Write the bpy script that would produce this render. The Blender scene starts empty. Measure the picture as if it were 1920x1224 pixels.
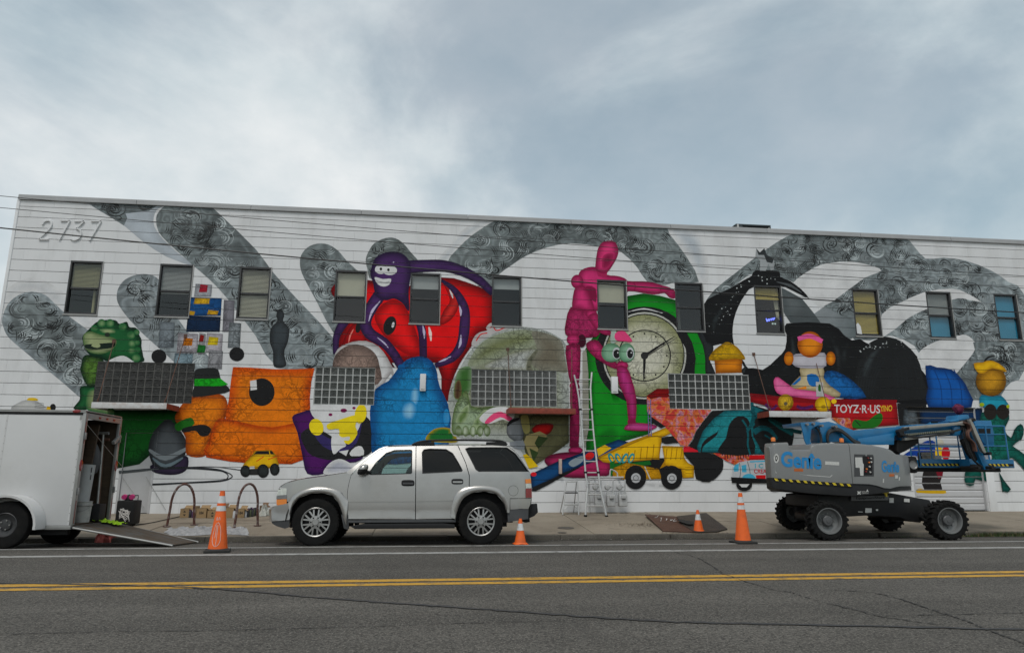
import bpy, bmesh, math, random
import numpy as np
from mathutils import Vector, Matrix
from mathutils.geometry import tessellate_polygon, delaunay_2d_cdt

random.seed(7); rng = np.random.default_rng(7)
scene = bpy.context.scene
C = bpy.context.scene.collection
R = math.radians

# ------------------------------------------------------------------ camera
F_PX, PITCH, ROLL, YAW = 1300.0, 0.2073713, 0.00382943, 0.11545173
CAM_Z, WALL_Y = 1.048, 19.1525
cy_, sy_ = math.cos(YAW), math.sin(YAW)
fw = Vector((sy_*math.cos(PITCH), cy_*math.cos(PITCH), math.sin(PITCH)))
rt0 = Vector((cy_, -sy_, 0)); up0 = rt0.cross(fw)
rt = math.cos(ROLL)*rt0 + math.sin(ROLL)*up0
up = -math.sin(ROLL)*rt0 + math.cos(ROLL)*up0
cam = bpy.data.cameras.new('camera'); camo = bpy.data.objects.new('camera', cam); C.objects.link(camo)
camo.matrix_world = Matrix(((rt.x, up.x, -fw.x, 0), (rt.y, up.y, -fw.y, 0), (rt.z, up.z, -fw.z, CAM_Z), (0, 0, 0, 1)))
cam.sensor_width = 36; cam.lens = F_PX/1920*36; cam.clip_start = .1; cam.clip_end = 3000
scene.camera = camo

# ------------------------------------------------------------------ sky, sun, exposure
SUN_EL, SUN_AZ = 60, 205          # azimuth from +Y clockwise: the sun stands behind the viewer, above thin cloud
world = bpy.data.worlds.new('World'); scene.world = world; world.use_nodes = True
nt = world.node_tree; nt.nodes.clear()
def N(t, nt, **k):
    n = nt.nodes.new(t)
    for a, b in k.items():
        if a.startswith('i_'):
            n.inputs[a[2:].replace('_', ' ')].default_value = b
        else: setattr(n, a, b)
    return n
wo = N('ShaderNodeOutputWorld', nt)
sky = N('ShaderNodeTexSky', nt, sky_type='NISHITA', sun_disc=False, sun_elevation=R(SUN_EL), sun_rotation=R(SUN_AZ))
sky.air_density = 1.0; sky.dust_density = 1.5
bg1 = N('ShaderNodeBackground', nt); bg1.inputs['Strength'].default_value = .15
bg2 = N('ShaderNodeBackground', nt); bg2.inputs['Strength'].default_value = 1.16
tn = N('ShaderNodeVectorMath', nt, operation='MULTIPLY'); tn.inputs[1].default_value = (1.12, 1.05, .82)
nt.links.new(sky.outputs[0], tn.inputs[0]); nt.links.new(tn.outputs[0], bg1.inputs['Color'])
tc = N('ShaderNodeTexCoord', nt)
mp = N('ShaderNodeMapping', nt); nt.links.new(tc.outputs['Generated'], mp.inputs[0])
mp.inputs['Rotation'].default_value = (R(12), R(-24), 0); mp.inputs['Scale'].default_value = (1.0, 1.0, 1.55); mp.inputs['Location'].default_value = (2.6, .3, .21)
n1 = N('ShaderNodeTexNoise', nt); n1.inputs['Scale'].default_value = 1.7; n1.inputs['Detail'].default_value = 8; n1.inputs['Roughness'].default_value = .56; n1.inputs['Distortion'].default_value = .35
n2 = N('ShaderNodeTexNoise', nt); n2.inputs['Scale'].default_value = 2.3; n2.inputs['Detail'].default_value = 9; n2.inputs['Roughness'].default_value = .56
mp2 = N('ShaderNodeMapping', nt); mp2.inputs['Location'].default_value = (7.3, 2.2, 4); nt.links.new(mp.outputs[0], mp2.inputs[0])
nt.links.new(mp.outputs[0], n1.inputs['Vector']); nt.links.new(mp2.outputs[0], n2.inputs['Vector'])
r1 = N('ShaderNodeMapRange', nt, interpolation_type='SMOOTHSTEP'); r1.inputs['From Min'].default_value = .36; r1.inputs['From Max'].default_value = .58; r1.inputs['To Min'].default_value = .42; r1.inputs['To Max'].default_value = 1.0
nt.links.new(n1.outputs['Fac'], r1.inputs['Value'])
cr = N('ShaderNodeValToRGB', nt)
cr.color_ramp.elements[0].position = .3; cr.color_ramp.elements[0].color = (.335, .43, .485, 1)
cr.color_ramp.elements[1].position = .68; cr.color_ramp.elements[1].color = (.74, .76, .765, 1)
e = cr.color_ramp.elements.new(.46); e.color = (.50, .57, .605, 1)
nt.links.new(n2.outputs['Fac'], cr.inputs['Fac']); nt.links.new(cr.outputs[0], bg2.inputs['Color'])
mxs = N('ShaderNodeMixShader', nt)
nt.links.new(r1.outputs[0], mxs.inputs['Fac']); nt.links.new(bg1.outputs[0], mxs.inputs[1]); nt.links.new(bg2.outputs[0], mxs.inputs[2])
nt.links.new(mxs.outputs[0], wo.inputs['Surface'])

sl = bpy.data.lights.new('sun', 'SUN'); sl.energy = 1.4; sl.angle = R(14); sl.color = (1, .975, .94)
so = bpy.data.objects.new('sun', sl); C.objects.link(so)
sd = Vector((math.sin(R(SUN_AZ))*math.cos(R(SUN_EL)), math.cos(R(SUN_AZ))*math.cos(R(SUN_EL)), math.sin(R(SUN_EL))))
so.rotation_euler = (-sd).to_track_quat('-Z', 'Y').to_euler(); so.location = sd*40

scene.view_settings.view_transform = 'Standard'; scene.view_settings.look = 'None'
scene.view_settings.exposure = 0.0; scene.view_settings.gamma = 1; scene.view_settings.use_curve_mapping = False
scene.render.engine = 'CYCLES'
scene.cycles.use_denoising = True
scene.cycles.max_bounces = 7; scene.cycles.transparent_max_bounces = 12; scene.cycles.caustics_reflective = False; scene.cycles.caustics_refractive = False

# ------------------------------------------------------------------ pixel -> ray -> place
def ray(u, v): return rt*((u-960)/F_PX) + up*((612-v)/F_PX) + fw
def onY(u, v, Y):
    d = ray(u, v); d = d*(Y/d.y); d.z += CAM_Z; return d
PROFILE = [(-60, -.30), (0, -.2), (11.5, -.2), (12.9, -.22), (15.0, -.33), (15.001, -.235), (15.16, -.232), (WALL_Y, 0.0), (60, 0)]
def zg(Y):
    for (a, za_), (b, zb) in zip(PROFILE, PROFILE[1:]):
        if Y <= b: return za_+(zb-za_)*(Y-a)/(b-a)
    return 0
def G(u, v):                       # where a pixel's ray meets the ground
    d = ray(u, v); d = d/d.y; Y = 3.0
    while Y < WALL_Y:
        if CAM_Z+d.z*Y <= zg(Y): break
        Y += .005
    return Vector((d.x*Y, Y, zg(Y)))
def wp(u, v): p = onY(u, v, WALL_Y); return (p.x, p.z)
def proj(p):
    q = Vector(p)-Vector((0, 0, CAM_Z)); k = F_PX/q.dot(fw)
    return 960+q.dot(rt)*k, 612-q.dot(up)*k

# ------------------------------------------------------------------ colour and materials
def lin(c):
    c /= 255.0
    return c/12.92 if c <= .04045 else ((c+.055)/1.055)**2.4
GAIN = 1.3
def A(r, g, b, k=1.0):             # colour as it reads in the picture -> surface colour
    return tuple(min(.86, lin(x)*GAIN*k) for x in (r, g, b))
MATS = {}
def pm(name, col, rough=.6, metal=0.0, var=.12, scale=6.0, bump=0.0, bscale=None, coat=0.0, spec=.5, dirt=None, dscale=1.5, damt=.5, detail=4, stretch=None):
    if name in MATS: return MATS[name]
    m = bpy.data.materials.new(name); m.use_nodes = True; t = m.node_tree
    b = t.nodes['Principled BSDF']
    b.inputs['Roughness'].default_value = rough; b.inputs['Metallic'].default_value = metal
    b.inputs['Coat Weight'].default_value = coat; b.inputs['Coat Roughness'].default_value = .08
    b.inputs['Specular IOR Level'].default_value = spec
    g = t.nodes.new('ShaderNodeNewGeometry'); vec = g.outputs['Position']
    if stretch:
        mpn = t.nodes.new('ShaderNodeMapping'); mpn.inputs['Scale'].default_value = stretch
        t.links.new(vec, mpn.inputs[0]); vec = mpn.outputs[0]
    n = t.nodes.new('ShaderNodeTexNoise'); n.inputs['Scale'].default_value = scale; n.inputs['Detail'].default_value = detail; n.inputs['Roughness'].default_value = .6
    t.links.new(vec, n.inputs['Vector'])
    mr = t.nodes.new('ShaderNodeMapRange'); mr.inputs['From Min'].default_value = .25; mr.inputs['From Max'].default_value = .75
    mr.inputs['To Min'].default_value = 1-var; mr.inputs['To Max'].default_value = 1+var
    t.links.new(n.outputs['Fac'], mr.inputs['Value'])
    mul = t.nodes.new('ShaderNodeVectorMath'); mul.operation = 'SCALE'; mul.inputs[0].default_value = col[:3]
    t.links.new(mr.outputs[0], mul.inputs['Scale']); out = mul.outputs[0]
    if dirt:
        n3 = t.nodes.new('ShaderNodeTexNoise'); n3.inputs['Scale'].default_value = dscale; n3.inputs['Detail'].default_value = 6; n3.inputs['Roughness'].default_value = .65
        t.links.new(vec, n3.inputs['Vector'])
        m3 = t.nodes.new('ShaderNodeMapRange'); m3.inputs['From Min'].default_value = .5; m3.inputs['From Max'].default_value = .72; m3.inputs['To Max'].default_value = damt
        t.links.new(n3.outputs['Fac'], m3.inputs['Value'])
        mx = t.nodes.new('ShaderNodeMix'); mx.data_type = 'RGBA'; mx.inputs['B'].default_value = (*dirt[:3], 1)
        t.links.new(m3.outputs[0], mx.inputs['Factor']); t.links.new(out, mx.inputs['A']); out = mx.outputs['Result']
    t.links.new(out, b.inputs['Base Color'])
    if bump:
        nb = t.nodes.new('ShaderNodeTexNoise'); nb.inputs['Scale'].default_value = bscale or scale*4; nb.inputs['Detail'].default_value = 5
        t.links.new(g.outputs['Position'], nb.inputs['Vector'])
        bp = t.nodes.new('ShaderNodeBump'); bp.inputs['Strength'].default_value = bump; bp.inputs['Distance'].default_value = .02
        t.links.new(nb.outputs['Fac'], bp.inputs['Height']); t.links.new(bp.outputs[0], b.inputs['Normal'])
    MATS[name] = m; return m
def glass(name, tint, rough=.02, ior=1.5):
    m = bpy.data.materials.new(name); m.use_nodes = True; t = m.node_tree; t.nodes.clear()
    o = t.nodes.new('ShaderNodeOutputMaterial'); tr = t.nodes.new('ShaderNodeBsdfTransparent'); tr.inputs[0].default_value = (*tint, 1)
    gl = t.nodes.new('ShaderNodeBsdfGlossy'); gl.inputs['Roughness'].default_value = rough
    fr = t.nodes.new('ShaderNodeFresnel'); fr.inputs[0].default_value = ior
    mx = t.nodes.new('ShaderNodeMixShader'); ge = t.nodes.new('ShaderNodeNewGeometry'); iv = t.nodes.new('ShaderNodeMath'); iv.operation = 'SUBTRACT'; iv.inputs[0].default_value = 1.0
    t.links.new(ge.outputs['Backfacing'], iv.inputs[1]); mf = t.nodes.new('ShaderNodeMath'); mf.operation = 'MULTIPLY'; t.links.new(iv.outputs[0], mf.inputs[0]); t.links.new(fr.outputs[0], mf.inputs[1])
    t.links.new(mf.outputs[0], mx.inputs[0]); t.links.new(tr.outputs[0], mx.inputs[1]); t.links.new(gl.outputs[0], mx.inputs[2]); t.links.new(mx.outputs[0], o.inputs[0])
    MATS[name] = m; return m
def emit(name, col, s):
    m = bpy.data.materials.new(name); m.use_nodes = True; b = m.node_tree.nodes['Principled BSDF']
    b.inputs['Base Color'].default_value = (*col, 1); b.inputs['Emission Color'].default_value = (*col, 1); b.inputs['Emission Strength'].default_value = s
    return m

# ------------------------------------------------------------------ mesh helpers
def parent_to(o, p):
    if p is None: return
    o.parent = p
    mw = Matrix.Identity(4); q = p
    chain = []
    while q is not None: chain.append(q); q = q.parent
    for q in reversed(chain): mw = mw @ q.matrix_parent_inverse @ q.matrix_basis
    o.matrix_parent_inverse = mw.inverted()
def tag(o, label=None, cat=None, group=None, kind=None):
    if label: o['label'] = label
    if cat: o['category'] = cat
    if group: o['group'] = group
    if kind: o['kind'] = kind
    return o
def thing(name, label, cat, loc, group=None):
    o = bpy.data.objects.new(name, None); C.objects.link(o); o.location = loc; o.empty_display_size = .2
    return tag(o, label, cat, group)
class MB:
    def __init__(s): s.v = []; s.f = []; s.m = []
    def add(s, vs, fs, mi=0):
        b = len(s.v); s.v += [tuple(x) for x in vs]
        for f in fs: s.f.append([b+i for i in f]); s.m.append(mi)
        return s
    def box(s, x0, x1, y0, y1, z0, z1, mi=0):
        x0, x1 = sorted((x0, x1)); y0, y1 = sorted((y0, y1)); z0, z1 = sorted((z0, z1))
        return s.add([(x0,y0,z0),(x1,y0,z0),(x1,y1,z0),(x0,y1,z0),(x0,y0,z1),(x1,y0,z1),(x1,y1,z1),(x0,y1,z1)],
                     [(3,2,1,0),(4,5,6,7),(0,1,5,4),(1,2,6,5),(2,3,7,6),(3,0,4,7)], mi)
    def obox(s, c, sx, sy, sz, rz=0, rx=0, ry=0, mi=0):
        M = Matrix.Translation(c) @ Matrix.Rotation(rz, 4, 'Z') @ Matrix.Rotation(ry, 4, 'Y') @ Matrix.Rotation(rx, 4, 'X')
        b = len(s.v); s.box(-sx/2, sx/2, -sy/2, sy/2, -sz/2, sz/2, mi)
        for i in range(b, len(s.v)): s.v[i] = tuple(M @ Vector(s.v[i]))
        return s
    def prism(s, poly, y0, y1, mi=0):         # poly in X,Z; seen from -Y
        a = sum(p[0]*q[1]-q[0]*p[1] for p, q in zip(poly, poly[1:]+poly[:1]))
        if a < 0: poly = poly[::-1]
        n = len(poly)
        return s.add([(x, y0, z) for x, z in poly]+[(x, y1, z) for x, z in poly],
                     [tuple(range(n)), tuple(range(2*n-1, n-1, -1))]+[(i, n+i, n+(i+1) % n, (i+1) % n) for i in range(n)], mi)
    def zprism(s, poly, z0, z1, mi=0):        # poly in X,Y
        a = sum(p[0]*q[1]-q[0]*p[1] for p, q in zip(poly, poly[1:]+poly[:1]))
        if a < 0: poly = poly[::-1]
        n = len(poly)
        return s.add([(x, y, z0) for x, y in poly]+[(x, y, z1) for x, y in poly],
                     [tuple(range(n-1, -1, -1)), tuple(range(n, 2*n))]+[(i, (i+1) % n, n+(i+1) % n, n+i) for i in range(n)], mi)
    def tube(s, pts, r, n=8, mi=0, caps=True):
        pts = [Vector(p) for p in pts]; rs = r if isinstance(r, (list, tuple)) else [r]*len(pts)
        rings = []; prev = None
        for i, p in enumerate(pts):
            d = (pts[min(i+1, len(pts)-1)]-pts[max(i-1, 0)]).normalized()
            if prev is None:
                ref = Vector((0, 0, 1)) if abs(d.z) < .9 else Vector((0, 1, 0))
                a = d.cross(ref).normalized()
            else:
                a = (prev-d*prev.dot(d)).normalized()
            prev = a; b = d.cross(a)
            rings.append([p+(a*math.cos(t)+b*math.sin(t))*rs[i] for t in [2*math.pi*k/n for k in range(n)]])
        vs = [v for g in rings for v in g]; fs = []
        for i in range(len(rings)-1):
            for k in range(n): fs.append((i*n+k, i*n+(k+1) % n, (i+1)*n+(k+1) % n, (i+1)*n+k))
        if caps: fs += [tuple(range(n-1, -1, -1)), tuple(range((len(rings)-1)*n, len(rings)*n))]
        return s.add(vs, fs, mi)
    def cyl(s, p0, p1, r0, r1=None, n=16, mi=0): return s.tube([p0, p1], [r0, r0 if r1 is None else r1], n, mi)
    def lathe(s, prof, c=(0, 0, 0), axis='Z', n=24, mi=0):
        vs = []; fs = []
        for r_, h in prof:
            for k in range(n):
                a = 2*math.pi*k/n; x, y = r_*math.cos(a), r_*math.sin(a)
                p = (x, y, h) if axis == 'Z' else ((x, h, y) if axis == 'Y' else (h, x, y))
                vs.append((p[0]+c[0], p[1]+c[1], p[2]+c[2]))
        for i in range(len(prof)-1):
            for k in range(n): fs.append((i*n+k, i*n+(k+1) % n, (i+1)*n+(k+1) % n, (i+1)*n+k))
        return s.add(vs, fs, mi)
    def build(s, name, mats, parent=None, bevel=0, smooth=True, seg=2, angle=35, fix=False, weld=False):
        me = bpy.data.meshes.new(name); me.from_pydata(s.v, [], s.f)
        if not isinstance(mats, (list, tuple)): mats = [mats]
        for m in mats: me.materials.append(m)
        me.polygons.foreach_set('material_index', s.m)
        if bevel or fix or weld:
            bm = bmesh.new(); bm.from_mesh(me)
            if weld: bmesh.ops.remove_doubles(bm, verts=bm.verts, dist=1e-4)
            if fix: bmesh.ops.recalc_face_normals(bm, faces=bm.faces)
            if bevel:
                es = [e for e in bm.edges if len(e.link_faces) == 2 and e.calc_face_angle(0) > R(30)]
                bmesh.ops.bevel(bm, geom=es, offset=bevel, segments=seg, affect='EDGES', profile=.6, clamp_overlap=True)
            bm.to_mesh(me); bm.free()
        if smooth:
            me.polygons.foreach_set('use_smooth', [True]*len(me.polygons)); me.set_sharp_from_angle(angle=R(angle))
        me.update()
        o = bpy.data.objects.new(name, me); C.objects.link(o); parent_to(o, parent)
        return o
def copy_tree(o, parent=None):
    c = o.copy(); C.objects.link(c)
    if parent is not None: c.parent = parent
    for ch in list(o.children): copy_tree(ch, c)
    return c
def smooth_poly(pts, n=5, closed=True):
    P = [Vector((p[0], p[1], 0)) for p in pts]; out = []; L = len(P)
    rngi = range(L) if closed else range(L-1)
    for i in rngi:
        p0, p1, p2, p3 = (P[(i-1) % L], P[i], P[(i+1) % L], P[(i+2) % L]) if closed else (P[max(i-1, 0)], P[i], P[i+1], P[min(i+2, L-1)])
        for k in range(n):
            t = k/n
            q = .5*((2*p1)+(p2-p0)*t+(2*p0-5*p1+4*p2-p3)*t*t+(3*p1-p0-3*p2+p3)*t**3)
            out.append((q.x, q.y))
    if not closed: out.append((P[-1].x, P[-1].y))
    return out
def text_mesh(body, shear=0.0, bold=0.0, spacing=1.0):
    cu = bpy.data.curves.new('t', 'FONT'); cu.body = body; cu.shear = shear; cu.offset = bold; cu.space_character = spacing; cu.resolution_u = 4
    o = bpy.data.objects.new('t', cu); C.objects.link(o)
    dg = bpy.context.evaluated_depsgraph_get(); me = o.evaluated_get(dg).to_mesh()
    vs = [(v.co.x, v.co.y) for v in me.vertices]; fs = [tuple(p.vertices) for p in me.polygons]
    o.evaluated_get(dg).to_mesh_clear(); bpy.data.objects.remove(o); bpy.data.curves.remove(cu)
    return vs, fs
def put_text(body, mapf, **k):         # mapf(s, t) with s, t in 0..1 -> place
    vs, fs = text_mesh(body, **k)
    xs = [v[0] for v in vs]; ys = [v[1] for v in vs]; x0, x1, y0, y1 = min(xs), max(xs), min(ys), max(ys)
    return [mapf((x-x0)/(x1-x0), (y-y0)/(y1-y0)) for x, y in vs], fs
def quad_map(tl, tr, br, bl, fn):      # four pixel corners -> text mapping through fn(u, v)
    def m(s, t):
        u = (bl[0]*(1-s)+br[0]*s)*(1-t)+(tl[0]*(1-s)+tr[0]*s)*t
        v = (bl[1]*(1-s)+br[1]*s)*(1-t)+(tl[1]*(1-s)+tr[1]*s)*t
        return fn(u, v)
    return m
# crops of the photograph that coordinates were read from: origin and scale
def crop(ox, oy, s): return lambda pts: [(ox+x/s, oy+y/s) for x, y in pts]
Z1, Z2, Z3, Z4 = crop(0, 340, 3.4), crop(480, 400, 3.825), crop(960, 400, 3.825), crop(1440, 400, 3.825)
Z5, Z6, Z7, Z8 = crop(0, 680, 3.221), crop(480, 680, 3.221), crop(960, 680, 3.221), crop(1400, 680, 3.221)
Z9, Z10, ZA, ZB, ZC = crop(1790, 640, 5.83), crop(130, 560, 5.1), crop(1180, 680, 5.1), crop(840, 600, 4.08), crop(1320, 460, 3.825)
ZG1, ZG3, ZT, ZL, Z78 = crop(1430, 760, 4.37), crop(1680, 750, 8.0), crop(0, 740, 4.08), crop(1040, 840, 8.744), crop(220, 780, 4.37)
PX = lambda pts: list(pts)
# ================================================================== GROUND
def ground_mat(name, c0, c1, sp_scale, sp_amt, big, rough=.9, bump=.35, rand=0.0, stain=None, spk=0):
    m = bpy.data.materials.new(name); m.use_nodes = True; t = m.node_tree; b = t.nodes['Principled BSDF']
    b.inputs['Roughness'].default_value = rough; b.inputs['Specular IOR Level'].default_value = .3
    g = t.nodes.new('ShaderNodeNewGeometry')
    def noise(s, d=4, r=.6):
        n = t.nodes.new('ShaderNodeTexNoise'); n.inputs['Scale'].default_value = s; n.inputs['Detail'].default_value = d; n.inputs['Roughness'].default_value = r
        t.links.new(g.outputs['Position'], n.inputs['Vector']); return n
    nb, ns = noise(big, 5), noise(sp_scale, 2, .7)
    mx = t.nodes.new('ShaderNodeMix'); mx.data_type = 'RGBA'; mx.inputs['A'].default_value = (*c0, 1); mx.inputs['B'].default_value = (*c1, 1)
    rr = t.nodes.new('ShaderNodeMapRange'); rr.inputs['From Min'].default_value = .3; rr.inputs['From Max'].default_value = .7
    t.links.new(nb.outputs['Fac'], rr.inputs['Value']); t.links.new(rr.outputs[0], mx.inputs['Factor']); out = mx.outputs['Result']
    sr = t.nodes.new('ShaderNodeMapRange'); sr.inputs['From Min'].default_value = .3; sr.inputs['From Max'].default_value = .75
    sr.inputs['To Min'].default_value = 1-sp_amt; sr.inputs['To Max'].default_value = 1+sp_amt*1.4; t.links.new(ns.outputs['Fac'], sr.inputs['Value'])
    fac = sr.outputs[0]
    if rand:
        oi = t.nodes.new('ShaderNodeObjectInfo'); r2 = t.nodes.new('ShaderNodeMapRange'); r2.inputs['To Min'].default_value = 1-rand; r2.inputs['To Max'].default_value = 1+rand
        t.links.new(oi.outputs['Random'], r2.inputs['Value']); mm = t.nodes.new('ShaderNodeMath'); mm.operation = 'MULTIPLY'
        t.links.new(r2.outputs[0], mm.inputs[0]); t.links.new(fac, mm.inputs[1]); fac = mm.outputs[0]
    sc = t.nodes.new('ShaderNodeVectorMath'); sc.operation = 'SCALE'; t.links.new(out, sc.inputs[0]); t.links.new(fac, sc.inputs['Scale']); out = sc.outputs[0]
    if stain:
        n3 = noise(stain[1], 6, .7); s3 = t.nodes.new('ShaderNodeMapRange'); s3.inputs['From Min'].default_value = .54; s3.inputs['From Max'].default_value = .74; s3.inputs['To Max'].default_value = stain[2]
        t.links.new(n3.outputs['Fac'], s3.inputs['Value']); m3 = t.nodes.new('ShaderNodeMix'); m3.data_type = 'RGBA'; m3.inputs['B'].default_value = (*stain[0], 1)
        t.links.new(s3.outputs[0], m3.inputs['Factor']); t.links.new(out, m3.inputs['A']); out = m3.outputs['Result']
    if spk:
        mp_ = t.nodes.new('ShaderNodeMapping'); mp_.inputs['Scale'].default_value = (.05, 1.3, 1); t.links.new(g.outputs['Position'], mp_.inputs[0]); n5 = t.nodes.new('ShaderNodeTexNoise'); n5.inputs['Scale'].default_value = 1.0; n5.inputs['Detail'].default_value = 4; t.links.new(mp_.outputs[0], n5.inputs['Vector'])
        s5 = t.nodes.new('ShaderNodeMapRange'); s5.inputs['From Min'].default_value = .3; s5.inputs['From Max'].default_value = .7; s5.inputs['To Min'].default_value = .78; s5.inputs['To Max'].default_value = 1.2; t.links.new(n5.outputs['Fac'], s5.inputs['Value'])
        v5 = t.nodes.new('ShaderNodeVectorMath'); v5.operation = 'SCALE'; t.links.new(out, v5.inputs[0]); t.links.new(s5.outputs[0], v5.inputs['Scale']); out = v5.outputs[0]
        n4 = noise(spk, 1, .5); s4 = t.nodes.new('ShaderNodeMapRange'); s4.inputs['From Min'].default_value = .58; s4.inputs['From Max'].default_value = .70; s4.inputs['To Max'].default_value = .9
        t.links.new(n4.outputs['Fac'], s4.inputs['Value']); m4 = t.nodes.new('ShaderNodeMix'); m4.data_type = 'RGBA'; m4.inputs['B'].default_value = (.21, .195, .17, 1)
        t.links.new(s4.outputs[0], m4.inputs['Factor']); t.links.new(out, m4.inputs['A']); out = m4.outputs['Result']
    t.links.new(out, b.inputs['Base Color'])
    bp = t.nodes.new('ShaderNodeBump'); bp.inputs['Strength'].default_value = bump; bp.inputs['Distance'].default_value = .01
    t.links.new(ns.outputs['Fac'], bp.inputs['Height']); t.links.new(bp.outputs[0], b.inputs['Normal'])
    MATS[name] = m; return m
M_asph = ground_mat('asphalt', (.056, .0515, .0455), (.080, .0735, .065), 42, .7, .55, .88, 1.0, stain=((.040, .037, .033), .9, .5), spk=60)
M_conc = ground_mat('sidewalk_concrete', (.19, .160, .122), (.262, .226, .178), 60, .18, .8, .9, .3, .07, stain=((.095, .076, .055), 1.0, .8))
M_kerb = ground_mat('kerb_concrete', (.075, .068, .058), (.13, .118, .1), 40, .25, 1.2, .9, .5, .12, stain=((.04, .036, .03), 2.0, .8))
M_earth = ground_mat('bare_ground', (.11, .1, .085), (.15, .135, .11), 5, .2, .05, .95, .3)
M_yel = pm('yellow_road_paint', (.46, .25, .025), .8, var=.25, scale=40, dirt=(.075, .065, .05), dscale=7, damt=.9)
M_wht = pm('white_road_paint', (.32, .315, .30), .8, var=.2, scale=30, dirt=(.08, .076, .068), dscale=6, damt=.95)
M_tar = pm('tar_seal', (.032, .031, .031), .7, var=.25, scale=12)
M_crack = pm('crack_dark', (.028, .026, .024), .95, var=.2)  # flat dark colour for the crack strips

mb = MB(); S = 900
mb.add([(-S, -S, -.7), (S, -S, -.7), (S, S, -.7), (-S, S, -.7)], [(0, 1, 2, 3)])
tag(mb.build('ground', M_earth), kind='structure')
X0, X1 = -70, 90
def sheet(ys, x0, x1, nx, dz=0.0):
    b = MB(); vs = []; fs = []
    for i in range(nx+1):
        for (Y, z) in ys: vs.append((x0+(x1-x0)*i/nx, Y, z+dz))
    n = len(ys)
    for i in range(nx):
        for j in range(n-1): fs.append((i*n+j, (i+1)*n+j, (i+1)*n+j+1, i*n+j+1))
    b.add(vs, fs); return b
tag(sheet([(-40, zg(-40)), (0, -.2), (11.5, -.2), (12.9, -.22), (15.02, -.331)], X0, X1, 4).build('road', M_asph), kind='structure')
road = bpy.data.objects['road']
def line(y0, y1, mat, name, dz=.004):
    ys = sorted({y0, y1}); o = sheet([(y, zg(y)) for y in ys], X0, X1, 2, dz).build(name, mat, road); return o
for a, b in ((1083.0, 1087.4), (1090.0, 1094.2)): line(G(960, a).y, G(960, b).y, M_yel, 'yellow_centre_line')
line(G(960, 1033.8).y, G(960, 1036.4).y, M_wht, 'white_lane_line'); line(G(960, 1021.9).y, G(960, 1023.2).y, M_wht, 'white_parking_line')
def strip(pts, w, mat, name, dz=.006, jit=0.0, parent=None, n=6):
    P = [G(u, v) for u, v in (smooth_poly(pts, n, False) if n > 1 else pts)]
    b = MB(); vs = []
    for i, p in enumerate(P):
        d = (P[min(i+1, len(P)-1)]-P[max(i-1, 0)]); d.z = 0; d.normalize(); nrm = Vector((-d.y, d.x, 0))
        ww = w*(1+jit*(random.random()-.5)*2); o = nrm*(jit*w*2*(random.random()-.5))
        for s_ in (-1, 1):
            q = p+o+nrm*ww*.5*s_; vs.append((q.x, q.y, zg(q.y)+dz))
    b.add(vs, [(2*i, 2*i+1, 2*i+3, 2*i+2) for i in range(len(P)-1)]); return b.build(name, mat, parent)
strip([(-60, 1092.5), (250, 1098), (415, 1105), (600, 1121), (800, 1135), (960, 1146), (1200, 1163), (1420, 1170), (1990, 1182)], .055, M_tar, 'tar_strip', .007, .35, road, 14)
for k, pts in enumerate([[(1265, 1035), (1308, 1046), (1345, 1068), (1362, 1078), (1440, 1103), (1480, 1110), (1515, 1121), (1600, 1143), (1660, 1157), (1760, 1171)],
            [(1560, 1106), (1640, 1112), (1700, 1127), (1765, 1149), (1800, 1160), (1850, 1180), (1925, 1208)],
            [(1660, 1155), (1780, 1152), (1925, 1149)], [(-10, 1190), (180, 1185), (400, 1182), (640, 1176), (860, 1169), (1200, 1160)],
            [(700, 1020), (730, 1060)]][:4]):
    strip(pts, (.016, .018, .012, .01)[k], M_crack, 'road_crack', .0065, .9, road, 16)

M_gut = ground_mat('gutter_grime_shade', (.026, .0235, .02), (.05, .045, .037), 50, .5, 1.4, .9, .8, stain=((.014, .013, .011), 1.3, .8))  # gutter dirt strip whose dark colour also paints shade under the SUV
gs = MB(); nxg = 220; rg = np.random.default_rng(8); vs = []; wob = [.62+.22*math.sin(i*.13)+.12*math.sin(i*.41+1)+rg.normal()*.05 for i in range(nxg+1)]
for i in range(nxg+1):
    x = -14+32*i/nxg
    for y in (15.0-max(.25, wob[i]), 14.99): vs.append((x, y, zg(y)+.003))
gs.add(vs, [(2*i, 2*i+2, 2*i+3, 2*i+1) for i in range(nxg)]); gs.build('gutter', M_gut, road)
# kerb stones and sidewalk slabs
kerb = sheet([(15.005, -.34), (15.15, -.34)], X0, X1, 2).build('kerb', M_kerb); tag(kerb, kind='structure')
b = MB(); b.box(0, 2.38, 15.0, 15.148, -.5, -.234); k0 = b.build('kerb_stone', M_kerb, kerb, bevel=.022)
for i in range(1, 24):
    o = k0.copy(); C.objects.link(o); o.location = (-20+2.4*i+1.2, random.uniform(-.008, .004), random.uniform(-.008, .006)); o.rotation_euler = (0, R(random.uniform(-.15, .15)), R(random.uniform(-.1, .1)))
k0.location = (-18.8-1.2, 0, 0)
walk = sheet([(15.16, -.262), (19.0, -.03), (WALL_Y+.3, -.03)], X0, X1, 2).build('sidewalk', pm('slab_bed', (.05, .045, .038), .95, var=.3), None); tag(walk, kind='structure')
def slab(y0, y1, w):
    b = MB(); z0, z1 = zg(y0), zg(y1); g_ = .006
    b.add([(g_, y0+g_, z0-.02), (w-g_, y0+g_, z0-.02), (w-g_, y1-g_, z1-.02), (g_, y1-g_, z1-.02), (g_, y0+g_, z0), (w-g_, y0+g_, z0), (w-g_, y1-g_, z1), (g_, y1-g_, z1)],
          [(4, 5, 6, 7), (0, 1, 5, 4), (1, 2, 6, 5), (2, 3, 7, 6), (3, 0, 4, 7)])
    return b
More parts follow.
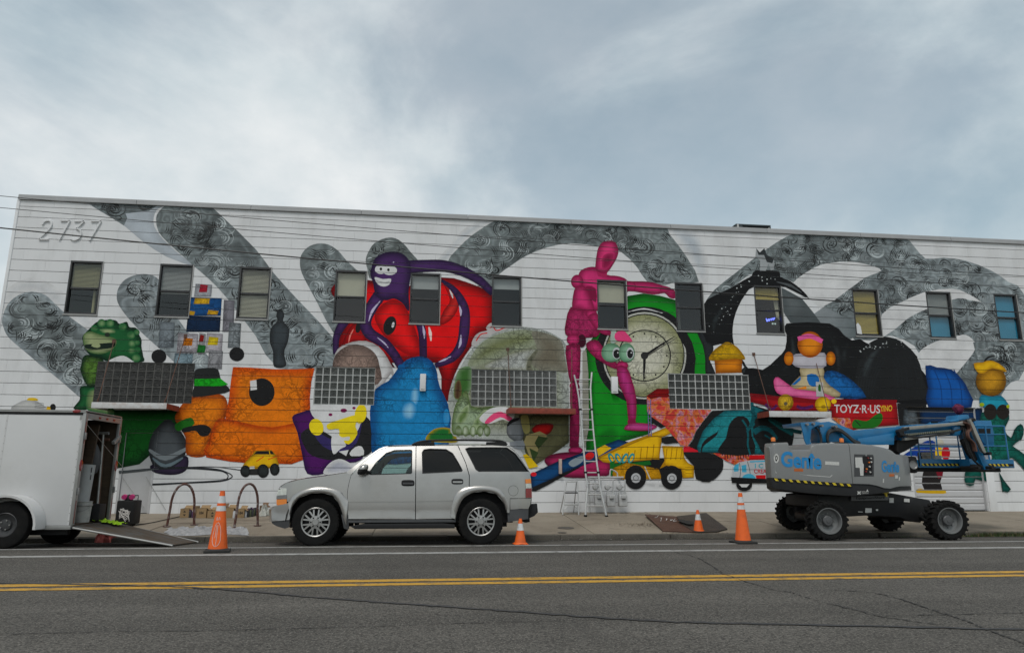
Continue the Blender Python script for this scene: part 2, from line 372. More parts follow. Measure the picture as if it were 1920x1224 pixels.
xj = [G(1050, 957).x-2.35*k for k in range(8, 0, -1)]+[G(1050, 957).x+2.35*k for k in range(0, 14)]
for r_, (a, b_) in enumerate(((15.155, 17.2), (17.2, WALL_Y+.02))):
    s0 = slab(a, b_, 2.35).build('slab', M_conc, walk, bevel=0)
    for i, x in enumerate(xj):
        o = s0 if i == 0 else s0.copy()
        if i: C.objects.link(o)
        o.location = (x, 0, random.uniform(-.006, .004))
for x, w in ((X0, xj[0]-X0), (xj[-1]+2.35, X1-xj[-1]-2.35)): slab(15.155, WALL_Y, w).build('slab', M_conc, walk).location = (x, 0, 0)

# ================================================================== BUILDING
BL, BR, BTOP = -11.25, 27.0, 8.39
M_white = pm('white_wall_paint', (.715, .72, .73), .75, var=.05, scale=1.3, bump=.06, bscale=35, dirt=(.52, .52, .515), dscale=1.6, damt=.5, stretch=(1, 1, .3))
for n_ in [n for n in M_white.node_tree.nodes if n.type == 'VECT_MATH'][:1]:   # each block a touch lighter or darker
    t = M_white.node_tree; oi = t.nodes.new('ShaderNodeObjectInfo'); mr = t.nodes.new('ShaderNodeMapRange'); mr.inputs['To Min'].default_value = .98; mr.inputs['To Max'].default_value = 1.02
    t.links.new(oi.outputs['Random'], mr.inputs['Value']); mm = t.nodes.new('ShaderNodeMath'); mm.operation = 'MULTIPLY'
    l = n_.inputs['Scale'].links[0].from_socket; t.links.new(l, mm.inputs[0]); t.links.new(mr.outputs[0], mm.inputs[1]); t.links.new(mm.outputs[0], n_.inputs['Scale'])
M_joint = pm('wall_joint', (.05, .052, .055), .95, var=.2)  # joint bed made dark to paint in the shade inside the joints
M_dark = pm('dark_interior', (.012, .012, .012), .9, var=.1)
M_cop = pm('coping_metal', (.36, .365, .37), .55, var=.1, scale=2)
bld = thing('mural_building', 'long two-storey white block building covered in a colourful toy mural', 'building', (4, WALL_Y+.3, 0))
Y = WALL_Y
WIN = [[(133,490),(195,491),(181,590.5),(119,589)], [(300,496),(361.8,497.4),(355.3,596),(290.6,594.4)], [(450,500.3),(510,502),(502,598.7),(442.6,598.2)],
       [(629.5,507.2),(688.6,508.5),(684,604),(624.6,602.6)], [(770.7,513),(827.2,515),(823,608.4),(766.3,607.3)], [(923,517),(978.8,519),(977,612.3),(921.8,610.5)],
       [(1120,523.4),(1175.7,525.5),(1175,617.5),(1120,617)], [(1265.4,528),(1317.6,529.4),(1320.8,619.6),(1268,619)], [(1414.4,534.6),(1466,537.5),(1469,625),(1417.5,623)],
       [(1598,541),(1646.5,542.5),(1653,630),(1603.4,628)], [(1735.4,546),(1783,547.7),(1790.3,634.5),(1744.6,633.5)], [(1862.7,551.6),(1906.7,552.4),(1915.8,638.4),(1874,637.4)]]
GLB = [[(181,679.5),(365,680.5),(360,755),(176,754)], [(591.8,688.7),(704,689.3),(701,759),(588,757.6)], [(884,692.4),(1043.5,695),(1043.5,762),(883,760.7)], [(1253.5,701),(1404,703),(1406,767.5),(1254.3,766.3)]]
DOORL = [(226,806),(291,807),(286,956),(222,956)]; DOORR = [(1703,764),(1834,764),(1850,957),(1713,957)]
def rect_of(q):
    w = [wp(*p) for p in q]
    return ((w[0][0]+w[3][0])/2, (w[1][0]+w[2][0])/2, (w[2][1]+w[3][1])/2, (w[0][1]+w[1][1])/2)   # x0,x1,z0,z1
wins = [rect_of(q) for q in WIN]; glbs = [rect_of(q) for q in GLB]; dl, dr = rect_of(DOORL), rect_of(DOORR)
wz0 = sum(w[2] for w in wins)/12; wz1 = sum(w[3] for w in wins)/12
wins = [(w[0], w[1], wz0, wz1) for w in wins]
dl = (dl[0], dl[1], -.05, dl[3]); dr = (dr[0], dr[1], -.05, dr[3])
HOLES = wins+glbs+[dl, dr]
def sub(rects, h):
    out = []
    for (a, b, c, d) in rects:
        if h[0] >= b or h[1] <= a or h[2] >= d or h[3] <= c: out.append((a, b, c, d)); continue
        if h[0] > a: out.append((a, h[0], c, d))
        if h[1] < b: out.append((h[1], b, c, d))
        m0, m1 = max(a, h[0]), min(b, h[1])
        if h[3] < d: out.append((m0, m1, h[3], d))
        if h[2] > c: out.append((m0, m1, c, h[2]))
    return [r for r in out if r[1]-r[0] > .015 and r[3]-r[2] > .012]
BLK_L, CRS = 1.152, .3
rows = [(8.055, 8.25)]+[(8.055-.3*(k+1), 8.055-.3*k) for k in range(26)]+[(-.03, .255)]
xph = wp(1235.4, 911)[0]
GX, GZ, CH = .0010, .0060, .004           # half joint widths, chamfer
cells = []                                 # (x0,x1,z0,z1, yplane, full?)
for ri, (c, d) in enumerate(rows):
    off = xph+(BLK_L/2 if (ri-1) % 2 else 0)
    i0 = math.floor((BL-off)/BLK_L); x = off+i0*BLK_L
    while x < BR:
        a, b_ = max(x, BL), min(x+BLK_L, BR); x += BLK_L
        if b_-a < .02: continue
        rs = [(a, b_, c, d)]
        for h in HOLES: rs = sub(rs, h)
        for r_ in rs: cells.append((r_[0]+GX, r_[1]-GX, r_[2]+GZ, r_[3]-GZ, Y))
def blk(w, h):
    b = MB(); t_ = .05
    def ring(i, y): return [(i*.3, y, i), (w-i*.3, y, i), (w-i*.3, y, h-i), (i*.3, y, h-i)]
    b.add(ring(CH, 0)+ring(0, CH)+ring(0, t_), [(0, 1, 2, 3)]+[(4+k, 4+(k+1) % 4, (k+1) % 4, k) for k in range(4)]+[(8+k, 8+(k+1) % 4, 4+(k+1) % 4, 4+k) for k in range(4)])
    return b
# wall = the joint bed behind the blocks; blocks are its pieces
wall = MB()
rs = [(BL+.01, BR, -.1, 8.25)]
for h in HOLES: rs = sub(rs, h)
for (a, b_, c, d) in rs: wall.add([(a, Y+.018, c), (b_, Y+.018, c), (b_, Y+.018, d), (a, Y+.018, d)], [(0, 1, 2, 3)])
wall.box(BL+.004, BL+.3, Y+.03, Y+14, -.1, 8.24); wall.box(BR-.3, BR, Y+.03, Y+14, -.1, 8.24); wall.box(BL, BR, Y+13.7, Y+14, -.1, 8.24)
wallo = wall.build('wall', M_joint, bld, smooth=False)
b = MB(); b.box(BL+.3, BR-.3, Y+.35, Y+13.7, 7.9, 8.1); b.build('roof', M_cop, bld)
b = MB(); b.add([(BL+.3, Y+1.3, -.1), (BR-.3, Y+1.3, -.1), (BR-.3, Y+1.3, 8), (BL+.3, Y+1.3, 8)], [(0, 1, 2, 3)]); b.build('partition', M_dark, bld)
def seen_area(c):
    p = [proj((x, Y, z)) for x, z in ((c[0], c[2]), (c[1], c[2]), (c[1], c[3]), (c[0], c[3]))]
    cx = sum(q[0] for q in p)/4
    if cx < 5 or cx > 1915 or (sum(q[1] for q in p)/4 > 770 and cx < 225): return 0
    return abs(sum(p[i][0]*p[(i+1) % 4][1]-p[(i+1) % 4][0]*p[i][1] for i in range(4)))/2
order = sorted(range(len(cells)), key=lambda i: -seen_area(cells[i]))
rest = MB(); cache = {}
for rank, i in enumerate(order):
    a, b_, c, d, yy = cells[i]
    if rank < 300:
        key = (round(b_-a, 3), round(d-c, 3))
        if key not in cache:
            o = blk(b_-a, d-c).build('block', M_white, wallo, smooth=False); cache[key] = o
        else:
            o = cache[key].copy(); C.objects.link(o)
        o.location = (a, yy, c)
    else:
        q = blk(b_-a, d-c); rest.add([(x+a, y+yy, z+c) for x, y, z in q.v], q.f)
tag(rest.build('blockwork', M_white, bld, smooth=False), kind='stuff')
# coping, in lengths
x = BL-.03; first = None
while x < BR:
    if first is None:
        b = MB(); b.box(0, 3.04, Y-.035, Y+.35, 8.252, 8.385); b.box(0, 3.04, Y-.045, Y-.0352, 8.24, 8.30); first = b.build('coping', M_cop, bld, bevel=.004); first.location = (x, 0, 0)
    else:
        o = first.copy(); C.objects.link(o); o.location = (x, 0, 0)
    x += 3.05
b = MB(); b.box(BL-.055, BL+.02, Y-.02, Y+.05, -.03, 8.24); b.build('corner_trim', M_white, bld, bevel=.004)

# ---- windows
M_frame = pm('window_frame', (.03, .03, .032), .45, var=.15); M_frame2 = pm('window_frame_light', (.33, .33, .32), .5, var=.1)
M_pane = glass('window_glass', (.93, .96, .95), .015, 1.7)
def blind_mat(n, c): return pm(n, c, .7, var=.08, scale=3)
BL_ = {'olive': blind_mat('olive_blind', (.28, .25, .13)), 'grey': blind_mat('grey_blind', (.33, .33, .32)), 'beige': blind_mat('beige_shade', (.40, .37, .28)),
       'yellow': blind_mat('yellow_blind', (.46, .34, .05)), 'blue': blind_mat('blue_shade', (.006, .19, .32)), 'pale': blind_mat('pale_shade', (.30, .31, .31))}
# per window: (colour, share of height covered from the top, slatted)
CONT = [[('olive', .52, 1)], [('grey', .55, 1)], [('beige', .98, 1)], [('beige', .49, 0)], [('pale', .30, 0)], [('pale', .25, 0)], [('beige', .45, 0)], [], [('yellow', .28, 1)], [('yellow', .93, 1)], [('grey', .52, 1), ('blue', 1.0, 0)], [('blue', 1.0, 0)]]
for i, (a, b_, c, d) in enumerate(wins):
    f = MB(); t_ = .05; y0, y1 = Y-.004, Y+.13
    f.box(a, b_, y0, y1, d-t_, d); f.box(a, b_, y0, y1, c, c+t_); f.box(a, a+t_*.8, y0+.001, y1, c+t_, d-t_)
    mz = c+(d-c)*.49
    f.box(b_-t_, b_, y0+.001, y1, c+t_, d-t_); f.box(a+t_*.8, b_-t_, y0+.04, y1-.02, mz-.025, mz+.025)
    f.box(a-.02, b_+.02, Y-.02, Y-.0045, c-.035, c+.006, 1); f.box(b_-.012, b_+.016, Y-.015, Y-.0046, c+.0062, d, 1)
    fo = f.build('window', [M_frame, M_frame2], bld, bevel=.003)
    for z0, z1, yy in ((mz+.02, d-t_+.005, Y+.05), (c+t_-.005, mz-.02, Y+.075)):
        p = MB(); p.add([(a+.03, yy, z0), (b_-.04, yy, z0), (b_-.04, yy, z1), (a+.03, yy, z1)], [(0, 1, 2, 3)]); p.build('pane', M_pane, fo)
    for j, (cn, share, sl_) in enumerate(CONT[i]):
        p = MB(); top = d-t_; bot = d-(d-c)*share+(t_ if share > .95 else 0); yy = Y+.10+.04*j
        if sl_:
            z = top
            while z-.036 > bot:
                p.add([(a+.05, yy+.012, z), (b_-.06, yy+.012, z), (b_-.06, yy-.012, z-.03), (a+.05, yy-.012, z-.03)], [(3, 2, 1, 0)]); z -= .036
            p.box(a+.05, b_-.06, yy-.012, yy+.012, bot, bot+.03)
        else: p.add([(a+.045, yy, bot), (b_-.055, yy, bot), (b_-.055, yy, top), (a+.045, yy, top)], [(0, 1, 2, 3)])
        p.build('blind', BL_[cn], fo)
    if i == 0:
        p = MB(); p.tube([(a+.62, Y+.22, c+.05), (a+.6, Y+.22, d-.1)], .04, 8); p.build('curtain', BL_['olive'], fo)
    if i == 7:
        p = MB(); p.add([(a+.1, Y+.5, c+.1), (a+.3, Y+.45, c+.1), (a+.28, Y+.45, d-.5), (a+.12, Y+.5, d-.5)], [(0, 1, 2, 3)]); p.build('curtain', pm('dim_cloth', (.09, .09, .08), .9), fo)
    if i == 8:
        p = MB(); w_ = b_-a
        vs = []; fs = []
        for k in range(9):
            s_ = k/8; vs += [(a+w_*(.76+.16*s_)+.0, Y+.2+.02*math.sin(k*2.1), d-.06), (a+w_*(.97-.04+.05*s_-.06*(1-s_)), Y+.2+.02*math.sin(k*2.1), c+.55-.1*s_)]
        fs = [(2*k, 2*k+1, 2*k+3, 2*k+2) for k in range(8)]; p.add(vs, fs); p.build('curtain', pm('cream_curtain', (.6, .57, .45), .9), fo)
        p = MB()
        for (u0, v0, u1, v1) in ((.60, .36, .62, .30), (.62, .30, .66, .31), (.66, .31, .63, .34), (.68, .35, .70, .31), (.70, .31, .73, .33), (.73, .33, .69, .35), (.75, .34, .79, .36), (.79, .36, .80, .32), (.82, .35, .86, .37), (.86, .37, .87, .33), (.88, .35, .92, .38)):
            p.tube([(a+w_*u0-.03, Y+.32, c+(d-c)*v0), (a+w_*u1-.03, Y+.32, c+(d-c)*v1)], .014, 6)
        p.build('neon_sign', emit('blue_neon', (.12, .16, 1.0), 2.2), fo)
        p = MB()
        for q in range(3): p.tube([(a+w_*(.76+.06*q), Y+.32, c+(d-c)*.255), (a+w_*(.79+.06*q), Y+.32, c+(d-c)*.27), (a+w_*(.775+.06*q), Y+.32, c+(d-c)*.235)], .008, 6)
        p.build('neon_sign', emit('white_neon', (.6, .75, .7), .6), fo)
    if i == 9:
        p = MB(); p.add([(a+.06, Y+.03, c+.08), (a+.22, Y+.03, c+.06), (a+.2, Y+.03, c+.3), (a+.12, Y+.03, c+.42), (a+.06, Y+.03, c+.36)], [(0, 1, 2, 3, 4)]); p.build('torn_paper', M_white, fo)

# ---- glass block panels
def gb_mat(n, c, rough, damt):
    m = pm(n, tuple(x*.5 for x in c), rough+.15, var=.5, scale=14, bump=.8, bscale=26, dirt=(.16, .165, .16), dscale=2.2, damt=damt, spec=.3); return m
M_gb = [gb_mat('dusky_glass_block', (.055, .055, .052), .3, .15), gb_mat('grey_green_glass_block', (.105, .115, .108), .25, .35), gb_mat('smeared_glass_block', (.13, .135, .13), .35, .6), gb_mat('dark_glass_block', (.075, .08, .076), .25, .2)]
M_mort = [pm('dark_grout', (.10, .098, .092), .8, var=.25), pm('grey_grout', (.46, .47, .46), .8, var=.2), pm('smeared_grout', (.40, .405, .40), .8, var=.3), pm('pale_grout', (.5, .5, .49), .8, var=.2)]
for i, ((a, b_, c, d), nc) in enumerate(zip(glbs, (12, 8, 12, 12))):
    p = MB(); p.add([(a-.01, Y+.012, c-.01), (b_+.01, Y+.012, c-.01), (b_+.01, Y+.012, d+.01), (a-.01, Y+.012, d+.01)], [(0, 1, 2, 3)])
    pn = p.build('glass_block_panel', M_mort[i], bld)
    for s_ in ((a-.012, a, c, d), (b_, b_+.012, c, d), (a-.012, b_+.012, d, d+.012), (a-.012, b_+.012, c-.012, c)):
        q = MB(); q.box(s_[0], s_[1], Y-.003, Y+.05, s_[2], s_[3]); q.build('frame', M_mort[i], pn)
    nr = 5; w_, h_ = (b_-a)/nc, (d-c)/nr; g_ = .0085; proto = None
    for r_ in range(nr):
        for k in range(nc):
            if proto is None:
                q = MB(); W2, H2 = w_-2*g_, h_-2*g_
                q.add([(0, .028, 0), (W2, .028, 0), (W2, .028, H2), (0, .028, H2), (.012, 0, .012), (W2-.012, 0, .012), (W2-.012, 0, H2-.012), (.012, 0, H2-.012),
                       (.05, .006, .05), (W2-.05, .006, .05), (W2-.05, .006, H2-.05), (.05, .006, H2-.05)],
                      [(0, 1, 5, 4), (1, 2, 6, 5), (2, 3, 7, 6), (3, 0, 4, 7), (4, 5, 9, 8), (5, 6, 10, 9), (6, 7, 11, 10), (7, 4, 8, 11), (8, 9, 10, 11)])
                proto = o = q.build('glass_block', M_gb[i], pn, smooth=False)
            else:
                o = proto.copy(); C.objects.link(o)
            o.location = (a+k*w_+g_, Y, c+r_*h_+g_)

# ---- canopies: steel channel ledges hung on rods under three of the panels
M_chw = pm('white_steel', (.6, .6, .6), .55, var=.08, dirt=(.30, .16, .09), dscale=5, damt=.5); M_chr = pm('rusty_red_steel', (.24, .045, .025), .7, var=.3, scale=9, dirt=(.12, .05, .03), dscale=4, damt=.7)
M_sof = pm('canopy_soffit', (.045, .042, .038), .9, var=.3); M_rod = pm('rusty_rod', (.10, .045, .028), .7, var=.3)
def canopy(u0, u1, vt, vb, dep, mat, side, rods):
    Yf = Y-dep; a = onY(u0, vt, Yf); e_ = onY(u1, vt, Yf); zt = a.z; zb = onY(u0, vb, Yf).z
    p = MB(); p.box(a.x, e_.x, Yf, Yf+.012, zb, zt); p.box(a.x, e_.x, Yf+.013, Yf+.07, zt-.012, zt-.001); p.box(a.x, e_.x, Yf+.013, Yf+.07, zb+.001, zb+.012)
    o = p.build('canopy', mat, bld, bevel=.002)
    p = MB(); p.box(a.x+.013, e_.x-.013, Yf+.08, Y-.012, zt-.05, zt-.02); p.build('soffit', M_sof, o)
    for x, mm in ((a.x, side[0]), (e_.x-.012, side[1])):
        p = MB(); p.box(x, x+.012, Yf+.013, Y-.011, zb+.003, zt-.003); p.build('side_channel', mm, o)
    for (u, v, uu) in rods:
        q0 = onY(uu, vt, Yf+.03); q0.z = zt; w_ = wp(u, v)
        p = MB(); p.tube([q0, (w_[0], Y-.01, w_[1])], .011, 8); p.obox((w_[0], Y-.008, w_[1]), .09, .014, .09); p.tube([q0-Vector((0, 0, .03)), q0+Vector((0, 0, .09))], .02, 8); p.build('tie_rod', M_rod, o)
    return o
canopy(172, 313, 753.5, 764.5, .9, M_chw, (M_chw, M_chr), [(214, 640, 183), (348, 630, 309)])
canopy(953.5, 1079.5, 764, 774.5, .62, M_chr, (M_chr, M_chr), [(952, 655, 958), (1072, 655, 1072)])
canopy(1442, 1557, 770, 781, .75, M_chw, (M_chr, M_chr), [(1413, 664, 1444), (1530, 680, 1553)])
# small wall fixtures
for (q, mt) in (([(788, 701), (799, 702), (798, 734), (787, 733)], M_white), ([(1145, 706.5), (1157, 707), (1157, 738), (1145, 738)], M_white), ([(1047, 860), (1053, 860), (1052, 888), (1047, 888)], pm('peach_box', (.5, .38, .32), .7))):
    a, b_, c, d = rect_of(q); p = MB(); p.box(a, b_, Y-.11, Y-.004, c, d); o = p.build('wall_light', mt, bld, bevel=.012)
    p = MB(); p.box(a+.03, b_-.03, Y-.112, Y-.1104, c+.03, c+.06); p.build('diffuser', M_frame2, o)
# raised street number
vs, fs = [], []
p = MB()
NUM = {'2': [[(0, .78), (.04, .92), (.25, 1.0), (.5, .95), (.58, .75), (.45, .5), (.1, .15), (0, 0)], [(0, 0), (.62, 0)]], '7': [[(0, 1), (.62, 1)], [(.62, 1), (.18, 0)]], '3': [[(0, .98), (.6, .98)], [(.6, .98), (.22, .6)], [(.22, .6), (.48, .52), (.6, .3), (.5, .08), (.25, 0), (.02, .08)]]}
for k, ch in enumerate('2737'):
    u0 = (74, 106.5, 132, 163)[k]; wd = (29, 28, 30, 30)[k]; vt, vb = (414, 414, 414.5, 415)[k], (449, 450, 450.5, 451)[k]
    for st in NUM[ch]:
        pts = smooth_poly(st, 5, False) if len(st) > 2 else st
        path = [wp(u0+wd*(x+.28*y), vb+(vt-vb)*y) for x, y in pts]
        n = len(path); vs = []
        for i, (x, z) in enumerate(path):
            x2, z2 = path[min(i+1, n-1)]; x1, z1 = path[max(i-1, 0)]; L_ = math.hypot(x2-x1, z2-z1) or 1
            nx, nz = -(z2-z1)/L_*.02, (x2-x1)/L_*.02
            vs += [(x+nx, Y-.036, z+nz), (x-nx, Y-.036, z-nz), (x+nx, Y-.003, z+nz), (x-nx, Y-.003, z-nz)]
        fs = []
        for i in range(n-1):
            a = 4*i; fs += [(a, a+1, a+5, a+4), (a, a+4, a+6, a+2), (a+1, a+3, a+7, a+5)]
        fs += [(0, 2, 3, 1), (4*n-4, 4*n-3, 4*n-1, 4*n-2)]
        p.add(vs, fs)
p.build('street_number', M_white, bld, smooth=False, fix=True)
# doors
M_doorw = pm('white_door_paint', (.52, .52, .53), .6, var=.06, scale=2, dirt=(.3, .3, .29), dscale=2, damt=.35)
a, b_, c, d = dr; SL = .19
p = MB(); p.box(a-.02, a+.05, Y+.005, Y+.13, 0, d-.02)
door = p.build('roller_door', M_doorw, bld, bevel=.004); p = MB(); p.box(b_-.05, b_+.02, Y+.005, Y+.13, 0, d-.02); p.build('jamb', M_doorw, door, bevel=.004); p = MB(); p.box(a-.02, b_+.02, Y+.03, Y+.35, d-.06, d-.004); p.build('door_hood', M_dark, door)
doorcells_pre = [(a-.019, a+.049, .02, d-.021, Y+.0048), (b_-.049, b_+.019, .02, d-.021, Y+.0048)]
z = .012; proto = None
doorcells = list(doorcells_pre)
while z < d-.05:
    if proto is None:
        p = MB(); W2 = b_-a-.1; p.add([(0, .1, 0), (W2, .1, 0), (W2, .085, .03), (0, .085, .03), (W2, .085, SL-.035), (0, .085, SL-.035), (W2, .1, SL-.006), (0, .1, SL-.006), (W2, .13, SL-.003), (0, .13, SL-.003)],
             [(0, 1, 2, 3), (3, 2, 4, 5), (5, 4, 6, 7), (7, 6, 8, 9)])
        proto = o = p.build('slat', M_doorw, door, smooth=False)
    else: o = proto.copy(); C.objects.link(o)
    o.location = (a+.05, Y, z); doorcells.append((a+.05, b_-.05, z+.03, min(z+SL-.035, d-.07), Y+.085)); doorcells.append((a+.05, b_-.05, z+SL-.034, min(z+SL-.001, d-.065), Y+.083)); z += SL
p = MB(); p.box(b_+.021, b_+.27, Y-.03, Y-.0005, -.02, wp(1850, 880)[1]); p.build('pilaster', M_white, bld, bevel=.004)
a, b_, c, d = dl
p = MB(); p.box(a, a+.06, Y-.006, Y+.12, 0, d); p.box(b_-.06, b_, Y-.006, Y+.12, 0, d); p.box(a+.06, b_-.06, Y-.006, Y+.12, d-.06, d)
sdoor = p.build('side_door', M_doorw, bld, bevel=.003)
p = MB(); p.box(a+.065, b_-.065, Y+.03, Y+.07, .01, d-.065); p.build('door_leaf', M_doorw, sdoor, bevel=.004)
doorcells += [(a+.068, b_-.068, .9, d-.07, Y+.029), (a, a+.06, .9, d-.0605, Y-.006), (b_-.06, b_, .9, d-.0605, Y-.006), (a, b_, d-.06, d, Y-.006)]
# two thin diagonal bars across the side door
p = MB()
for (u0, v0, u1, v1) in ((229, 893, 272, 952), (274, 893, 312, 955)):
    q0, q1 = wp(u0, v0), wp(u1, v1); p.tube([(q0[0], Y-.02, q0[1]), (q1[0], Y-.05, q1[1])], .006, 6)
p.build('door_diagonal', M_frame2, sdoor)
# ================================================================== MURAL (flat paint on the block faces, broken at the joints)
def paint_mat(name, kind, rough=.62):
    m = bpy.data.materials.new(name); m.use_nodes = True; t = m.node_tree; b = t.nodes['Principled BSDF']
    b.inputs['Roughness'].default_value = rough; b.inputs['Specular IOR Level'].default_value = .12
    at = t.nodes.new('ShaderNodeAttribute'); at.attribute_name = 'pc'
    g = t.nodes.new('ShaderNodeNewGeometry'); P = g.outputs['Position']
    L = t.links.new
    def noise(s, d=3, r=.55, v=P):
        n = t.nodes.new('ShaderNodeTexNoise'); n.inputs['Scale'].default_value = s; n.inputs['Detail'].default_value = d; n.inputs['Roughness'].default_value = r; L(v, n.inputs['Vector']); return n
    def mr(v, a, b_, c, d, smooth=False):
        n = t.nodes.new('ShaderNodeMapRange'); n.interpolation_type = 'SMOOTHSTEP' if smooth else 'LINEAR'
        for k, x in zip(('From Min', 'From Max', 'To Min', 'To Max'), (a, b_, c, d)): n.inputs[k].default_value = x
        L(v, n.inputs['Value']); return n.outputs[0]
    def mt(op, a, b_=None):
        n = t.nodes.new('ShaderNodeMath'); n.operation = op
        for k, x in enumerate((a, b_)):
            if x is None: continue
            if isinstance(x, (int, float)): n.inputs[k].default_value = x
            else: L(x, n.inputs[k])
        return n.outputs[0]
    def warp(amp, s):
        n = noise(s, 2); v1 = t.nodes.new('ShaderNodeVectorMath'); v1.operation = 'SUBTRACT'; L(n.outputs['Color'], v1.inputs[0]); v1.inputs[1].default_value = (.5, .5, .5)
        v2 = t.nodes.new('ShaderNodeVectorMath'); v2.operation = 'SCALE'; L(v1.outputs[0], v2.inputs[0]); v2.inputs['Scale'].default_value = amp
        v3 = t.nodes.new('ShaderNodeVectorMath'); v3.operation = 'ADD'; L(P, v3.inputs[0]); L(v2.outputs[0], v3.inputs[1]); return v3.outputs[0]
    def vor(s, feat, v):
        n = t.nodes.new('ShaderNodeTexVoronoi'); n.feature = feat; n.inputs['Scale'].default_value = s; L(v, n.inputs['Vector']); return n.outputs['Distance']
    fac = mt('MULTIPLY', mr(noise(2.2, 4).outputs['Fac'], .3, .7, .88, 1.12), mr(noise(38, 3, .7).outputs['Fac'], .3, .7, .93, 1.07))
    if kind == 'doodle':
        w = warp(.35, 3.5)
        a = mr(vor(4.6, 'DISTANCE_TO_EDGE', w), .0, .13, 0, 1, True); c = mt('SINE', mt('MULTIPLY', vor(2.6, 'F1', w), 60.0))
        c = mr(c, .45, .95, 1, .0, True)
        msk = mr(noise(1.1, 2).outputs['Fac'], .42, .6, 0, 1, True)
        lines = mt('MULTIPLY', mt('SUBTRACT', 1.0, mt('MULTIPLY', a, c)), mr(msk, 0, 1, .25, .75)); fac = mt('MULTIPLY', fac, mt('SUBTRACT', 1.0, mt('MULTIPLY', lines, .7)))
    if kind == 'swirl':
        w = warp(.9, 1.1); w2 = warp(.5, 2.2)
        a = mt('SINE', mt('ADD', mt('MULTIPLY', vor(1.15, 'F1', w), 26.0), mt('MULTIPLY', noise(1.6).outputs['Fac'], 7.0)))
        c = mt('SINE', mt('ADD', mt('MULTIPLY', vor(2.3, 'F1', w2), 21.0), mt('MULTIPLY', noise(2.6).outputs['Fac'], 8.0)))
        msk = mr(noise(.9, 2).outputs['Fac'], .40, .60, 0, 1, True)
        mix = t.nodes.new('ShaderNodeMix'); mix.data_type = 'FLOAT'; L(msk, mix.inputs[0]); L(a, mix.inputs[2]); L(c, mix.inputs[3])
        s_ = mr(mix.outputs[0], -.9, .95, .82, 1.16, True)
        lit = mr(mix.outputs[0], .8, 1.0, 0, .16, True)
        fac = mt('MULTIPLY', fac, mt('ADD', mt('MULTIPLY', s_, mr(noise(.55, 3).outputs['Fac'], .35, .65, .68, 1.22)), lit))
    if kind == 'multi':
        w = warp(.4, 3); n = noise(5.5, 2, .5, w)
        hs = t.nodes.new('ShaderNodeValToRGB'); cols = [(0, (.45, .03, .03)), (.42, (.62, .07, .05)), (.5, (.75, .32, .05)), (.55, (.6, .12, .2)), (.62, (.75, .5, .5)), (.7, (.3, .1, .3))]
        hs.color_ramp.elements[0].position = 0; hs.color_ramp.elements[0].color = (*cols[0][1], 1); hs.color_ramp.elements[1].position = .7; hs.color_ramp.elements[1].color = (*cols[5][1], 1)
        for p_, c_ in cols[1:5]: e_ = hs.color_ramp.elements.new(p_); e_.color = (*c_, 1)
        L(n.outputs['Fac'], hs.inputs['Fac'])
        mx = t.nodes.new('ShaderNodeMix'); mx.data_type = 'RGBA'; mx.inputs['Factor'].default_value = .65; L(at.outputs['Color'], mx.inputs['A']); L(hs.outputs[0], mx.inputs['B']); base = mx.outputs['Result']
        li = mr(vor(5, 'DISTANCE_TO_EDGE', w), 0, .05, .55, 1, True); fac = mt('MULTIPLY', fac, li)
    else: base = at.outputs['Color']
    sc = t.nodes.new('ShaderNodeVectorMath'); sc.operation = 'SCALE'; L(base, sc.inputs[0]); L(fac, sc.inputs['Scale']); L(sc.outputs[0], b.inputs['Base Color'])
    return m
PM = {'plain': paint_mat('mural_paint', 'plain'), 'doodle': paint_mat('mural_paint_scribbled', 'doodle'), 'swirl': paint_mat('mural_paint_swirled', 'swirl'), 'multi': paint_mat('mural_paint_tagged', 'multi')}
PKEYS = list(PM)
SUBX, SUBZ = .115, .1
paint_cells = [(a-GX, b_+GX, c+.0003, d-.0003, yy) for a, b_, c, d, yy in cells]+doorcells
subs = []
for (a, b_, c, d, yy) in paint_cells:
    nx, nz = max(1, round((b_-a)/SUBX)), max(1, round((d-c)/SUBZ))
    if b_ <= a or d <= c: continue
    xs = np.linspace(a, b_, nx+1); zs = np.linspace(c, d, nz+1)
    for i in range(nx):
        for j in range(nz): subs.append((xs[i], xs[i+1], zs[j], zs[j+1], yy))
subs = np.array(subs)
def in_poly(px, pz, poly):
    P = np.array(poly); Q = np.roll(P, -1, 0); ins = np.zeros(len(px), bool)
    for (x1, z1), (x2, z2) in zip(P, Q):
        if z1 == z2: continue
        cnd = ((z1 > pz) != (z2 > pz)) & (px < (x2-x1)*(pz-z1)/(z2-z1)+x1); ins ^= cnd
    return ins
def edge_dist(V, poly):
    P = np.array(poly); Q = np.roll(P, -1, 0); D = np.full(len(V), 1e9)
    for p, q in zip(P, Q):
        d = q-p; L2 = (d*d).sum()
        t = np.clip(((V-p)@d)/max(L2, 1e-12), 0, 1); r = V-(p+t[:, None]*d); D = np.minimum(D, np.sqrt((r*r).sum(1)))
    return D
def clip_rect(tri, r):
    def cl(poly, ax, val, keep_gt):
        out = []
        for i in range(len(poly)):
            p, q = poly[i], poly[(i+1) % len(poly)]
            a = p[ax] >= val if keep_gt else p[ax] <= val; b = q[ax] >= val if keep_gt else q[ax] <= val
            if a: out.append(p)
            if a != b:
                t = (val-p[ax])/(q[ax]-p[ax]); out.append((p[0]+(q[0]-p[0])*t, p[1]+(q[1]-p[1])*t))
        return out
    for ax, val, gt in ((0, r[0], True), (0, r[1], False), (1, r[2], True), (1, r[3], False)):
        tri = cl(tri, ax, val, gt)
        if len(tri) < 3: return None
    return tri
LEVELS = []
